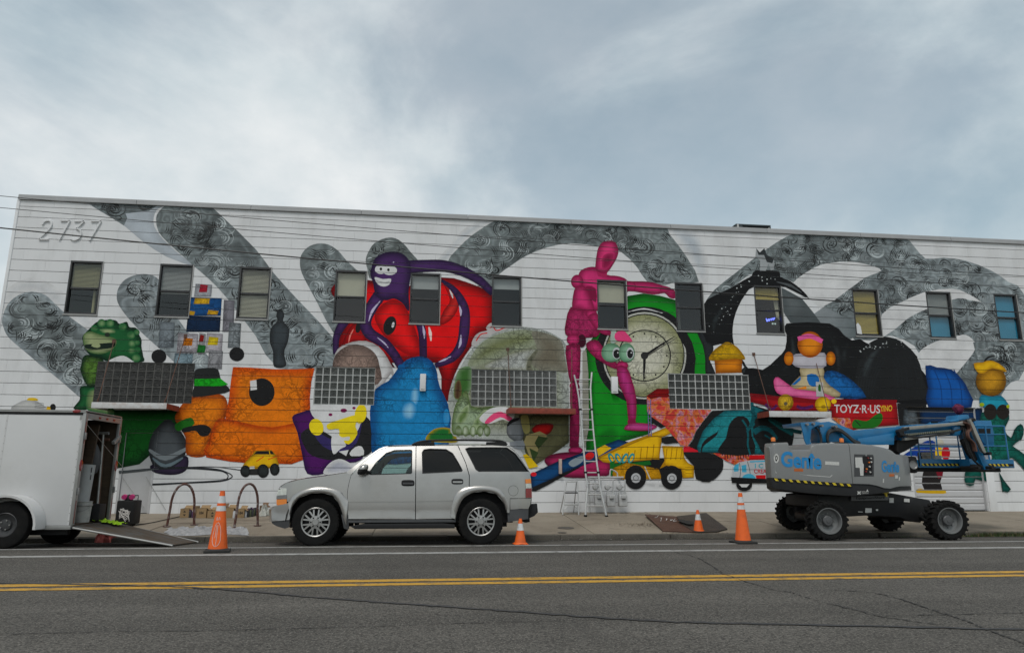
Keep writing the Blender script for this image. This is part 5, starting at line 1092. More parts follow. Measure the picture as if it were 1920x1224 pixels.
# ================================================================== SILVER SUV
YS, WD = 13.0, 1.98
def P6(pts, Yp=YS): return [(onY(u, v, Yp).x, onY(u, v, Yp).z) for u, v in Z6(pts)]
gz_ = zg(YS)
XF, XR = P6([(76, 890)])[0][0], P6([(1670, 780)])[0][0]
def yin(x, z):
    h = z-gz_; y = 0.0
    if h < .5: y += .05*((.5-h)/.3)**2
    elif h < 1.25: y += .014*((h-.85)/.4)**2
    else: y += .014+.25*((h-1.25)/.58)**1.1
    dx = x-XF
    if dx < .8: y += .20*((.8-dx)/.8)**2
    dx = XR-x
    if dx < .35: y += .08*((.35-dx)/.35)**2
    return y
near = lambda off=0.0: (lambda x, z: YS+yin(x, z)+off)
far = lambda off=0.0: (lambda x, z: YS+WD-yin(x, z)-off)
suv = thing('parked_suv', 'silver four-door SUV with roof rails and black tyres parked at the kerb', 'car', (onY(745, 1022, YS).x, YS, gz_))
W_F = smooth_poly([(676,664),(720,597),(780,537),(832,518),(935,516),(942,524),(943,662),(936,669),(690,676)], 1); W_R = [(1000,535),(1012,514),(1050,509),(1150,512),(1192,538),(1225,595),(1251,648),(1243,656),(1004,668)]; W_Q = [(1267,510),(1290,501),(1440,500),(1528,501),(1578,540),(1620,600),(1656,655),(1348,656),(1328,642)]
F_ARCH = [(545,985),(522,920),(498,850),(460,802),(400,786),(330,789),(255,815),(212,870),(200,930)]
R_ARCH = [(1516,905),(1500,850),(1452,792),(1380,776),(1312,784),(1250,820),(1216,895),(1205,945)]
fender = [(124,752),(170,724),(250,704),(400,684),(525,664),(545,662),(572,676),(560,720),(551,770),(549,830),(549,985)]+F_ARCH+[(196,838),(178,838),(176,757)]
fdoor = [(572,676),(640,600),(735,520),(800,499),(964,492),(962,945),(551,943),(549,830),(551,770),(560,720)]
rdoor = [(966,492),(1222,489),(1268,600),(1289,680),(1287,772),(1250,790),(1215,830),(1196,880),(1188,942),(964,945)]
quart = [(1225,489),(1440,488),(1530,494),(1580,530),(1632,610),(1662,660),(1668,700),(1670,815),(1600,818),(1536,818),(1534,905)]+R_ARCH[:5]+[(1291,792),(1290,772),(1291,680),(1270,600)]
for sd_, yf, fl in (('n', near, False), ('f', far, True)):
    panel('fender', inset(P6(fender), .003), [], yf(), M_silver, suv, flip=fl)
    d1 = panel('front_door', inset(P6(fdoor), .004), [P6(W_F)], yf(), M_silver, suv, flip=fl)
    d2 = panel('rear_door', inset(P6(rdoor), .004), [P6(W_R)], yf(), M_silver, suv, flip=fl)
    q = panel('quarter_panel', inset(P6(quart), .003), [P6(W_Q)], yf(), M_silver, suv, flip=fl)
    s_ = 1
    for w, par, mt in ((W_F, d1, M_clear), (W_R, d2, M_tint), (W_Q, q, M_tint)):
        pw = P6(w); panel('window', inset(pw, .002), [], yf(.014), mt, par, grid=.12, flip=fl)
        c = pw; m = MB(); ins = inset(pw, .016)
        if sum(p[0]*q_[1]-q_[0]*p[1] for p, q_ in zip(pw, pw[1:]+pw[:1])) < 0: pw = pw[::-1]
        n = len(pw); m.add([(x, yf(-.004)(x, z), z) for x, z in pw]+[(x, yf(-.004)(x, z), z) for x, z in ins], [(i, (i+1) % n, n+(i+1) % n, n+i) for i in range(n)]); m.build('window_seal', M_blk, par, fix=True)
    # body-side moulding, arch flares, handles
    panel('door_moulding', P6([(553,828),(958,825),(958,836),(553,839)]), [], yf(-.012), M_silver, d1, thick=.02 if sd_ == 'n' else -.02, flip=fl); panel('door_moulding', P6([(968,825),(1192,822),(1190,832),(968,836)]), [], yf(-.012), M_silver, d2, thick=.02 if sd_ == 'n' else -.02, flip=fl)
    for arch, out_, nm in ((F_ARCH, [(556,830),(535,810),(505,772),(440,752),(360,750),(290,762),(225,795),(188,835)], 'arch_flare'), (R_ARCH, [(1533,905),(1520,830),(1478,762),(1400,742),(1320,742),(1240,760),(1200,800),(1180,870),(1175,930)], 'arch_flare')):
        i_ = smooth_poly(P6(arch), 4, False); o_ = smooth_poly(P6(out_), 4, False); m = MB(); k = 24
        def at(L, t): f_ = t*(len(L)-1); j = min(int(f_), len(L)-2); a_, b_ = L[j], L[j+1]; return (a_[0]+(b_[0]-a_[0])*(f_-j), a_[1]+(b_[1]-a_[1])*(f_-j))
        vs = []
        sg = 1 if sd_ == 'n' else -1
        for j in range(k+1):
            a_, b_ = at(o_, j/k), at(i_, j/k)
            for f_, pr in ((0, .002), (.12, .028), (.8, .034), (1, .018), (1, -.10)):
                x, z = a_[0]+(b_[0]-a_[0])*f_, a_[1]+(b_[1]-a_[1])*f_; vs.append((x, yf()(x, z)-sg*pr, z))
        m.add(vs, [(j*5+t, (j+1)*5+t, (j+1)*5+t+1, j*5+t+1) for j in range(k) for t in range(4)]); m.build(nm, M_silver, suv, fix=True, angle=60)
    for c_, par, mt, r2 in (((917,725), d1, M_blk, (40,19)), ((1217,716), d2, M_silver, (36,17))):
        e_ = [(c_[0]+r2[0]*math.copysign(abs(math.cos(t))**.5, math.cos(t)), c_[1]+r2[1]*math.copysign(abs(math.sin(t))**.5, math.sin(t))) for t in [2*math.pi*k/20 for k in range(20)]]
        cup = panel('door_handle', P6(e_), [], yf(-.004), M_blk, par, flip=fl)
        g_ = [(c_[0]-r2[0]*.8, c_[1]-2), (c_[0]+r2[0]*.85, c_[1]-2), (c_[0]+r2[0]*.8, c_[1]+8), (c_[0]-r2[0]*.75, c_[1]+8)]
        panel('grip', P6(g_), [], yf(-.03), mt if mt is M_silver else M_dgr, cup, thick=.02 if sd_ == 'n' else -.02, flip=fl)
    sg = 1 if sd_ == 'n' else -1; yb = YS if sd_ == 'n' else YS+WD
    mb = MB(); mz = P6([(650, 650), (648, 668), (622, 662), (676, 612)]); cx, cz = P6([(648, 645)])[0]
    for k, (dz, rx, mi) in enumerate(((.0, .10, 1),)): mb.lathe([(.001, -.1), (.07, -.095), (.105, -.06), (.115, 0), (.105, .05), (.07, .085), (.001, .1)], (0, 0, 0), 'Z', 14, 0)
    mb.v = [(cx+x*.75+z*.35, yb-sg*.13+y*.9*sg, cz+z*.95) for x, y, z in mb.v]; mb.m = [0 if i < 3*14 else 1 for i in range(len(mb.f))]
    mb.tube([(cx+.02, yb-sg*.1, cz-.03), (cx+.12, yb+sg*.02, cz-.05)], .03, 8, 0); mb.build('side_mirror', [M_blk, M_silver], d1)
    if sd_ == 'n':
        c_ = P6([(1556, 771)])[0]; m = MB(); r_ = .094
        ring = [(c_[0]+r_*math.cos(t), c_[1]+r_*math.sin(t)) for t in [2*math.pi*k/36 for k in range(36)]]; r2 = [(c_[0]+(r_-.005)*math.cos(t), c_[1]+(r_-.005)*math.sin(t)) for t in [2*math.pi*k/36 for k in range(36)]]
        m.add([(x, YS+yin(x, z)-.0015, z) for x, z in ring]+[(x, YS+yin(x, z)-.0015, z) for x, z in r2], [(i, (i+1) % 36, 36+(i+1) % 36, 36+i) for i in range(36)]); m.build('fuel_flap', M_blk, q)
    # lamps
    t_ = .02 if sd_ == 'n' else -.02
    hl = panel('headlight', P6([(116,764),(170,754),(176,764),(176,796),(113,799)]), [], yf(-.004), M_lens, suv, grid=.04, thick=t_, flip=fl); panel('trim', P6([(110,800),(177,797),(177,820),(108,822)]), [], yf(-.006), M_steel, hl, grid=.04, thick=t_, flip=fl); panel('turn_signal', P6([(109,824),(177,821),(177,850),(116,860),(110,850)]), [], yf(-.006), M_amber, hl, grid=.04, thick=t_, flip=fl)
    tl_ = panel('tail_light', P6([(1630,702),(1665,698),(1668,725),(1632,727)]), [], yf(-.012), M_amber, suv, grid=.04, thick=t_, flip=fl); panel('reverse_lens', P6([(1632,729),(1668,727),(1670,754),(1633,756)]), [], yf(-.012), M_lens, tl_, grid=.04, thick=t_, flip=fl); panel('brake_lens', P6([(1633,758),(1670,756),(1672,812),(1633,814)]), [], yf(-.012), M_red, tl_, grid=.04, thick=t_, flip=fl)
    panel('a_pillar', P6([(541,662),(600,612),(735,511),(772,496),(802,497),(735,518),(640,598),(570,675)]), [], yf(.001), M_silver, suv, flip=fl)
    panel('mud_guard', P6([(514,915),(556,918),(560,1002),(548,1006),(530,1000)]), [], yf(-.01), M_dgr, suv, thick=.05*sg, flip=fl); panel('bumper_end', P6([(1520,885),(1600,882),(1650,884),(1648,942),(1560,955),(1522,960)]), [], yf(.002), M_dgr, suv, flip=fl)
    panel('lower_quarter', P6([(1537,821),(1668,818),(1662,855),(1648,882),(1600,880),(1537,886)]), [], yf(.004), M_silver, suv, flip=fl)
    pr = [(x, z) for x, z in P6([(556,950),(1206,946),(1206,962),(556,966)])]; m = MB(); m.prism(pr, yb-sg*.005, yb+sg*.2); m.build('sill', M_dgr, suv, bevel=.006, fix=True)
    pr = P6([(640,972),(1130,968),(1200,975),(1200,998),(600,1002),(570,985)]); m = MB(); m.prism(pr, yb-sg*.09, yb+sg*.06); m.build('running_board', M_blk, suv, bevel=.01, fix=True)
    # roof rail
    xs = [(938,489),(985,470),(1060,461),(1250,458),(1420,461),(1500,467),(1532,488)]; pth = smooth_poly(P6(xs), 4, False); m = MB()
    m.tube([(x, YS+.33 if sd_ == 'n' else YS+WD-.33, z+.015) for x, z in pth], .02, 8)
    for u0, u1 in ((945, 1082), (1398, 1530)):
        a_ = P6([(u0, 492), (u0+30 if u0 < 1000 else u0+4, 466), (u1-4, 464), (u1, 494)]); m.prism(a_, YS+.31 if sd_ == 'n' else YS+WD-.35, YS+.35 if sd_ == 'n' else YS+WD-.31)
    m.build('roof_rail', M_blk, suv, fix=True)
def skin(name, pts, mat, crown=.03, off=0.0, dense=4, sm=True, rows=9):
    pl = P6(pts); pl = smooth_poly(pl, dense, False) if sm else pl; m = MB(); vs = []
    for x, z in pl:
        yi = yin(x, z)+off
        for r_ in range(rows):
            s_ = -1+2*r_/(rows-1); hw = WD/2-yi; vs.append((x-(crown if name in ('grille', 'front_bumper') else 0)*(1-s_*s_), YS+WD/2+s_*hw, z+crown*(1-abs(s_)**2.6)*(0 if name in ('grille', 'front_bumper', 'tailgate') else 1)))
    m.add(vs, [(i*rows+j, (i+1)*rows+j, (i+1)*rows+j+1, i*rows+j+1) for i in range(len(pl)-1) for j in range(rows-1)])
    return m.build(name, mat, suv, fix=True, angle=60)
skin('hood', [(124,750),(170,722),(250,702),(400,682),(545,660)], M_silver, .05); skin('windshield', [(548,660),(640,585),(735,512),(770,496)], M_clear, .04, .01); skin('roof', [(768,497),(850,488),(1000,486),(1300,484),(1440,486),(1532,493)], M_silver, .05)
skin('rear_window', [(1532,494),(1580,530),(1632,610),(1662,660)], M_tint, .02); tg = skin('tailgate', [(1662,660),(1669,700),(1671,815),(1662,880)], M_silver, .02); gr_ = skin('grille', [(124,752),(116,800),(110,858)], M_blk, .1)
fb = skin('front_bumper', [(112,862),(78,872),(74,900),(78,960)], M_silver, .16); skin('front_valance', [(78,960),(84,972),(112,986),(160,1000)], M_dgr, .1)
for yf, fl, sg in ((near, False, 1), (far, True, -1)):
    panel('bumper_end', P6([(76,875),(110,862),(200,842),(210,880),(200,930),(196,948),(80,958),(74,900)]), [], yf(-.006), M_silver, suv, thick=.05*sg, flip=fl); panel('bumper_skirt', P6([(80,960),(196,950),(194,992),(165,1001),(112,987),(84,973)]), [], yf(.004), M_dgr, suv, thick=.05*sg, flip=fl)
a_ = P6([(1655,880),(1662,850),(1708,848),(1713,902),(1690,925),(1645,945)]); m = MB(); m.prism(a_, YS+.16, YS+WD-.16); m.build('rear_step_bumper', M_blk, suv, bevel=.012, fix=True)
a_ = P6([(1648,925),(1695,930),(1697,965),(1670,970),(1648,960)]); m = MB(); m.prism(a_, YS+.9, YS+1.08); m.build('tow_hitch', M_blk, suv, bevel=.008, fix=True)
# cabin and underbody
bx = P6([(560,700),(1650,700),(1640,905),(1210,960),(560,960)]); m = MB(); m.prism([(x, z) for x, z in P6([(300,790),(1600,790),(1600,900),(300,940)])], YS+.35, YS+WD-.35); m.prism(P6([(530,850),(1560,850),(1560,965),(530,970)]), YS+.22, YS+WD-.22); m.build('underbody', M_blk, suv, fix=True)
m = MB(); m.prism(P6([(545,668),(640,672),(655,700),(640,790),(545,790)]), YS+.16, YS+WD-.16); m.build('dashboard', M_dgr, suv, bevel=.02, fix=True)
for yy in (YS+.35, YS+WD-.87):
    m = MB(); m.prism(P6([(800,760),(905,770),(930,700),(955,610),(940,600),(905,640),(880,720),(800,730)]), yy, yy+.5); m.prism(P6([(930,605),(960,605),(962,560),(945,552),(930,560)]), yy+.12, yy+.38); m.build('seat', M_dgr, suv, bevel=.03, fix=True)
c_ = P6([(735,648)])[0]; m = MB(); m.tube([(c_[0]+.05*math.sin(t)+.02*math.cos(t)*.2, YS+.58+.19*math.cos(t), c_[1]+.17*math.sin(t)) for t in [2*math.pi*k/24 for k in range(25)]], .014, 6); m.tube([(c_[0], YS+.58, c_[1]), (c_[0]-.3, YS+.58, c_[1]-.12)], .03, 8); m.build('steering_wheel', M_blk, suv)
# wheels
def lug_wheel(R_, W_, rr, spokes=8):
    tm = MB(); tm.lathe([(rr, -W_*.42), (R_*.9, -W_*.5), (R_*.97, -W_*.46), (R_, -W_*.36), (R_, W_*.36), (R_*.97, W_*.46), (R_*.9, W_*.5), (rr, W_*.42)], (0, 0, 0), 'Y', 48)
    for k in range(40):
        a = 2*math.pi*k/40
        for s_ in (-1, 1):
            b0 = len(tm.v); tm.box(-.02, .02, s_*W_*.1, s_*W_*.43, R_-.006, R_+.006); M = Matrix.Rotation(a+(.06 if s_ > 0 else 0), 4, 'Y')
            for i in range(b0, len(tm.v)): tm.v[i] = tuple(M @ Vector(tm.v[i]))
    rm = MB(); rm.lathe([(rr*1.02, -W_*.40), (rr*.97, -W_*.43), (rr*.9, -W_*.40), (rr*.88, -W_*.30)], (0, 0, 0), 'Y', 40); bk = MB(); bk.lathe([(rr*.92, -W_*.28), (rr*.9, -W_*.1), (.001, -W_*.1)], (0, 0, 0), 'Y', 32)
    yy = -W_*.36
    for k in range(spokes):
        a = 2*math.pi*(k+.5)/spokes
        for s_ in (-1, 1):
            vs = []
            for r_, off, w_ in ((rr*.36, .0, .028), (rr*.93, s_*.19, .026)):
                t = a+off; n_ = Vector((-math.sin(t), 0, math.cos(t))); c = Vector((math.cos(t)*r_, 0, math.sin(t)*r_))
                for q in (-1, 1): vs += [c+n_*w_*q*.5+Vector((0, yy-(.01 if r_ < rr*.5 else 0), 0)), c+n_*w_*q*.62+Vector((0, yy+.04, 0))]
            rm.add(vs, [(0, 2, 6, 4), (0, 4, 5, 1), (2, 3, 7, 6), (1, 5, 7, 3)])
    rm.lathe([(.001, yy-.025), (rr*.2, yy-.025), (rr*.24, yy-.012), (rr*.42, yy-.008), (rr*.46, yy+.02)], (0, 0, 0), 'Y', 28)
    ln = MB()
    for k in range(6):
        a = 2*math.pi*k/6; ln.cyl((math.cos(a)*rr*.32, yy-.016, math.sin(a)*rr*.32), (math.cos(a)*rr*.32, yy+.01, math.sin(a)*rr*.32), rr*.055, n=8)
    return tm, rm, bk, ln
def mount(parent, c, face, parts, name='wheel'):
    e = bpy.data.objects.new(name, None); C.objects.link(e); e.location = c; e.empty_display_size = .1; parent_to(e, parent)
    out = [e]
    for nm, mb_, mt in parts:
        q = MB(); q.v = [(x+c[0], y*face+c[1], z+c[2]) for x, y, z in mb_.v]; q.f = mb_.f; q.m = mb_.m; q.build(nm, mt, e, fix=True)
    return e
tm, rm, bk, ln = lug_wheel(.405, .27, .255)
for (u, v) in ((590.2, 982.0), (902.2, 982.6)):
    c = onY(u, v, YS)
    for yy, fc in ((YS+.155, 1), (YS+WD-.155, -1)):
        mount(suv, (c.x, yy, gz_+.402), fc, (('tyre', tm, M_rub), ('rim', rm, M_chrome), ('brake_drum', bk, M_blk), ('lug_nut', ln, M_blk)))
        m = MB(); rr = .53; k = 14; vs = []
        for j in range(k+1):
            t = math.pi*(j/k)*1.0; x, z = c.x+rr*math.cos(t), gz_+.42+rr*math.sin(t)*.98
            vs += [(x, yy-fc*.10, z), (x, yy+fc*.40, z)]
        m.add(vs, [(2*j, 2*j+1, 2*j+3, 2*j+2) for j in range(k)]); m.add([(c.x-rr, yy+fc*.4, gz_+.3), (c.x+rr, yy+fc*.4, gz_+.3), (c.x+rr, yy+fc*.4, gz_+.96), (c.x-rr, yy+fc*.4, gz_+.96)], [(0, 1, 2, 3)]); m.build('wheel_well', M_blk, suv)
suv.rotation_euler = (-math.atan((zg(YS)-zg(14.7))/1.7), 0, 0)

# ================================================================== WHITE BOX TRAILER
YT, TW = 13.1, 1.46
def PT(pts, Yp=YT): return [(onY(u, v, Yp).x, onY(u, v, Yp).z) for u, v in ZT(pts)]
M_twh = pm('trailer_white', (.58, .58, .58), .4, var=.05, scale=1.5, coat=.3, dirt=(.46, .455, .44), dscale=1.5, damt=.5); M_trim = pm('aluminium_trim', (.33, .33, .32), .4, metal=.5, var=.12)
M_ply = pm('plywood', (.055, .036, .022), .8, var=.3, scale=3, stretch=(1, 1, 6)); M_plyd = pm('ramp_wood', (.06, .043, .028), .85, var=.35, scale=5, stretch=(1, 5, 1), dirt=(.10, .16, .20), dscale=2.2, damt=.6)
x_r, z_b = PT([(535, 1020)])[0]; z_t = PT([(668, 118)])[0][1]; x_f = x_r-3.4; z_h = PT([(650, 150)])[0][1]
tr_ = thing('box_trailer', 'white enclosed box trailer with its rear ramp door lowered to the street', 'trailer', (x_r-1.7, YT+TW/2, zg(YT)))
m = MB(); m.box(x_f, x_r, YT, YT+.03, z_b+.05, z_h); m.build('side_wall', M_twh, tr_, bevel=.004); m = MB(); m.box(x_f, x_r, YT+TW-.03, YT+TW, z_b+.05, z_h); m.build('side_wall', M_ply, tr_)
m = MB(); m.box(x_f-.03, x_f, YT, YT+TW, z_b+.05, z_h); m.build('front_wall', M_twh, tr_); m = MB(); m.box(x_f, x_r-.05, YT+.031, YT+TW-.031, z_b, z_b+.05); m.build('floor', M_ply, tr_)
m = MB(); m.box(x_f-.03, x_r+.02, YT-.015, YT+TW+.015, z_t-.02, z_t); m.box(x_f-.03, x_r+.02, YT-.016, YT+.0295, z_h+.03, z_t-.021); m.box(x_f-.03, x_r+.02, YT+TW-.03, YT+TW+.016, z_h+.03, z_t-.021); m.build('roof', M_trim, tr_, bevel=.006)
m = MB(); m.box(x_f, x_r, YT-.005, YT-.0005, z_h-.012, z_h+.028); m.build('roof_black_trim', M_blk, tr_)  # black strip between the side wall and the roof edge
m = MB(); m.box(x_f, x_r+.01, YT-.012, YT+.05, z_b-.02, z_b+.048); m.box(x_f, x_r+.01, YT+TW-.05, YT+TW+.012, z_b-.02, z_b+.048); m.box(x_r-.06, x_r+.01, YT+.051, YT+TW-.051, z_b-.02, z_b+.02); m.build('chassis_rail', M_trim, tr_, bevel=.004)
for y0 in (YT-.01, YT+TW-.075):
    m = MB(); m.box(x_r-.02, x_r+.03, y0, y0+.085, z_b+.05, z_h+.03); po = m.build('corner_post', M_trim, tr_, bevel=.006)
    for k in range(2):
        zz = z_b+.08+k*1.35; m = MB(); m.box(x_r+.0301, x_r+.033, y0+.03, y0+.05, zz, zz+.38); m.build('reflector_tape', pm('red_tape', (.2, .02, .02), .4), po)
    m = MB(); m.lathe([(.001, .012), (.05, .01), (.06, 0)], (0, 0, 0), 'X', 16); m.v = [(x_r+.031+x, y0+.045+y, (z_b+z_t)/2+.05+z*1.7) for x, y, z in m.v]; m.build('marker_lamp', M_red, po)
    for zz in (z_b+.55, z_b+1.5):
        m = MB(); m.box(x_r+.0305, x_r+.06, y0+.02, y0+.06, zz, zz+.12); m.build('hinge', M_steel, po, bevel=.005)
m = MB(); m.box(x_r-.02, x_r+.03, YT+.076, YT+TW-.076, z_h-.07, z_h+.03); hd = m.build('door_header', M_trim, tr_, bevel=.006)
for k in (.35, .55, .75): m = MB(); m.box(x_r+.0301, x_r+.045, YT+TW*k-.03, YT+TW*k+.03, z_h-.04, z_h-.01); m.build('marker_lamp', M_red, hd)
m = MB(); m.lathe([(.001, -.012), (.04, -.01), (.05, 0)], (0, 0, 0), 'Y', 14); cx, cz = PT([(590, 126)])[0]; m.v = [(cx+x*1.4, YT-.017+y, cz+z*.6) for x, y, z in m.v]; m.build('marker_lamp', M_red, tr_)
for xx in [x_r-.04-1.22*k for k in range(3)]:
    m = MB(); m.box(xx-.012, xx+.012, YT-.003, YT-.0006, z_b+.05, z_h-.015); st = m.build('panel_strip', M_twh, tr_)
    m = MB()
    for k in range(14): m.lathe([(.001, -.003), (.006, -.002), (.008, 0)], (xx, YT-.003, z_b+.12+k*.13), 'Y', 8)
    m.build('rivet', M_trim, st)
m = MB(); a_ = PT([(615,158),(634,158),(628,192),(610,192)]); m.prism(a_, YT-.004, YT-.0008); m.build('decal', M_trim, tr_)
# wheels and mudguard
cx, cz = onY(7.5, 986, 12.86).x, 0
tm2 = MB(); tm2.lathe([(.2, -.085), (.33, -.1), (.37, -.085), (.385, -.06), (.385, .06), (.37, .085), (.33, .1), (.2, .085)], (0, 0, 0), 'Y', 40)
rm2 = MB(); rm2.lathe([(.205, -.08), (.19, -.09), (.18, -.05), (.1, -.03), (.09, -.05), (.04, -.06), (.001, -.06)], (0, 0, 0), 'Y', 30); ln2 = MB()
for k in range(5): a = 2*math.pi*k/5; ln2.cyl((.075*math.cos(a), -.075, .075*math.sin(a)), (.075*math.cos(a), -.04, .075*math.sin(a)), .012, n=8)
M_wst = pm('dark_wheel_steel', (.05, .05, .052), .5, metal=.3)
for yy, fc in ((YT-.16, 1), (YT+TW+.16, -1)):
    mount(tr_, (cx, yy, zg(yy)+.385), fc, (('tyre', tm2, M_rub), ('rim', rm2, M_wst), ('lug_nut', ln2, M_chrome)))
    m = MB(); vs = []; k = 20; zc_ = zg(YT)+.37
    for j in range(k+1):
        t = math.pi*(1-j/k)*1.06-.1
        for r_, y_ in ((.44, yy-fc*.17), (.475, yy-fc*.172), (.475, yy+fc*.155), (.44, yy+fc*.155)): vs.append((cx+r_*1.12*math.cos(t), y_, zc_+r_*1.08*math.sin(t)))
    m.add(vs, [(j*4+q, (j+1)*4+q, (j+1)*4+(q+1) % 4, j*4+(q+1) % 4) for j in range(k) for q in range(4)]); m.build('mudguard', M_twh, tr_, fix=True)
m = MB(); m.box(cx-.08, cx+.08, YT-.1, YT+TW+.1, zg(YT)+.32, zg(YT)+.44); m.box(x_f, x_r-.1, YT+.15, YT+.25, z_b-.12, z_b-.021); m.box(x_f, x_r-.1, YT+TW-.25, YT+TW-.15, z_b-.12, z_b-.021); m.build('axle', M_blk, tr_)
# ramp
e1 = G(337, 1022.5); xe = e1.x; ze = zg(YT)+.02
m = MB(); L = Vector((xe-x_r, 0, ze-z_b)); th = .06
for k, (y0, y1) in enumerate(((YT+.05, YT+.5), (YT+.506, YT+.95), (YT+.956, YT+TW-.05))):
    m = MB(); zf = zg((y0+y1)/2)+.012
    m.add([(x_r+.04, y0, z_b+.03), (xe, y0, zg(y0)+.03), (xe, y1, zg(y1)+.03), (x_r+.04, y1, z_b+.03), (x_r+.04, y0, z_b-.02), (xe, y0, zg(y0)+.005), (xe, y1, zg(y1)+.005), (x_r+.04, y1, z_b-.02)], [(0, 1, 2, 3), (4, 7, 6, 5), (0, 4, 5, 1), (1, 5, 6, 2), (2, 6, 7, 3), (3, 7, 4, 0)])
    if k == 0: rp = m.build('ramp', M_plyd, tr_, fix=True)
    else: m.build('ramp_board', M_plyd, rp, fix=True)
for yy_ in (YT+.03, YT+TW-.03): m = MB(); m.tube([(x_r+.03, yy_, z_b+.005), (xe+.02, yy_, zg(yy_)+.02)], .018, 8); m.build('ramp_edge', M_trim, rp)
m = MB(); m.tube([(x_r+.0, YT+.09, z_h-.15), (x_r+.15, YT+TW-.06, z_b+1.05)], .005, 6); m.build('door_cable', M_trim, tr_)
m = MB(); m.obox((x_r+.02, YT+TW-.12, z_h-.38), .06, .3, .06, rx=.5); m.build('latch_bar', M_trim, tr_, bevel=.008)
# load in the trailer, each its own thing
def bucket(loc, r, h, mats, label, group=None, tilt=0):
    t = thing('paint_bucket', label, 'bucket', loc, group); m = MB(); m.lathe([(.001, 0), (r*.88, 0), (r, h), (r*.93, h), (r*.82, .02), (.001, .02)], loc, 'Z', 24); m.build('pail', mats[0], t)
    m = MB(); m.lathe([(r*1.01, h*.78), (r*1.06, h*.8), (r*1.06, h*.86), (r*1.01, h*.88)], loc, 'Z', 24); m.lathe([(r*1.0, h*.99), (r*1.05, h), (r*.95, h*1.03), (.001, h*1.02)], loc, 'Z', 24); m.build('lid', mats[1], t)
    m = MB(); m.tube([(loc[0]+r*1.02*math.cos(a), loc[1]-r*.25*math.sin(a)-r*.8*math.sin(a), loc[2]+h*.85-r*.75*math.sin(a)) for a in [math.pi*k/10 for k in range(11)]], .004, 6); m.build('handle', M_steel, t); return t
zf_ = z_b+.052
def inX(u, dx, v=975): d = ray(u, v); X = x_r-dx; return (X, min(max(X*d.y/d.x, YT+.2), YT+TW-.2))
bk_ = inX(152, .17)
bucket((*bk_, zf_), .15, .36, (pm('paint_pail', (.38, .38, .36), .5, var=.2, dirt=(.15, .16, .17), dscale=8, damt=.7), M_trim), 'paint-splashed white bucket just inside the open trailer')
t = thing('cardboard_tube', 'thick white tube with small black stickers standing in the open trailer', 'tube', (x_r-.25, YT+.78, zf_)); m = MB(); m.tube([(x_r-.25, YT+.78, zf_+.01), (x_r-.22, YT+.84, zf_+1.02)], .13, 20); m.build('tube', pm('white_tube', (.34, .35, .35), .6, var=.1, dirt=(.2, .22, .24), dscale=3, damt=.5), t)
m = MB()
for zz in (.75, .88): m.box(x_r-.11, x_r-.108, YT+.75, YT+.86, zf_+zz, zf_+zz+.09)
m.build('sticker', M_blk, t)
for k, (dy, dx, hh, w_, mt) in enumerate(((.6, -.45, 1.72, .2, pm('amber_timber', (.26, .15, .04), .7, var=.4, scale=3, stretch=(1, 1, 8))), (.98, -.3, 1.75, .16, M_ply), (.45, -.6, 1.6, .12, M_ply))):
    o = MB().obox((x_r+dx, YT+dy, zf_+hh/2+.02), w_, .05, hh, ry=.07).build('plank', mt, None, bevel=.004); tag(o, ('amber timber plank standing in the trailer behind the white tube', 'brown timber plank against the far trailer wall', 'narrow brown timber plank in the dark of the trailer')[k], 'plank')
t = thing('folding_chair', 'dark grey folding chair stored in the open trailer above the bucket', 'chair', (x_r-.5, YT+.2, zf_))
m = MB(); m.obox((x_r-.42, YT+.25, zf_+1.2), .05, .3, .38, ry=.1); m.build('backrest', M_dgr, t, bevel=.02); m = MB(); m.tube([(x_r-.35, YT+.1, zf_), (x_r-.45, YT+.1, zf_+1.3)], .015, 8); m.tube([(x_r-.35, YT+.4, zf_), (x_r-.45, YT+.4, zf_+1.3)], .015, 8); m.tube([(x_r-.3, YT+.1, zf_+.8), (x_r-.2, YT+.15, zf_+.65), (x_r-.22, YT+.2, zf_+.5)], .02, 8); m.build('frame', M_trim, t)
q_ = inX(172, .1)
o = MB().obox((q_[0], q_[1]+.05, zf_+.16), .3, .26, .3).build('black_crate', M_blk, None, bevel=.02); tag(o, 'black plastic crate on the trailer floor beside the white tube', 'crate')
for k, (u_, hh, mt) in enumerate(((180, 1.62, M_trim), (188, 1.5, M_rod))):
    q_ = inX(u_, .12); m = MB(); m.tube([(q_[0], q_[1], zf_+.01), (q_[0]-.08, q_[1]+.05, zf_+hh)], .02, 10); m.tube([(q_[0]-.08-.1, q_[1]+.05, zf_+hh), (q_[0]-.08+.1, q_[1]+.05, zf_+hh)], .03, 10); tag(m.build('roller_pole', mt, None), ('pale paint roller pole upright in the trailer opening', 'rusty paint roller pole upright by the far trailer post')[k], 'pole')
q_ = inX(160, .3); m = MB(); m.lathe([(.001, -.3), (.1, -.28), (.15, -.1), (.12, .1), (.05, .25), (.001, .3)], (0, 0, 0), 'Z', 14); m.v = [(q_[0]+x, q_[1]+y*.7, zf_+1.15+z) for x, y, z in m.v]; tag(m.build('hanging_bag', M_dgr, None), 'dark grey bag hanging inside the open trailer', 'bag')
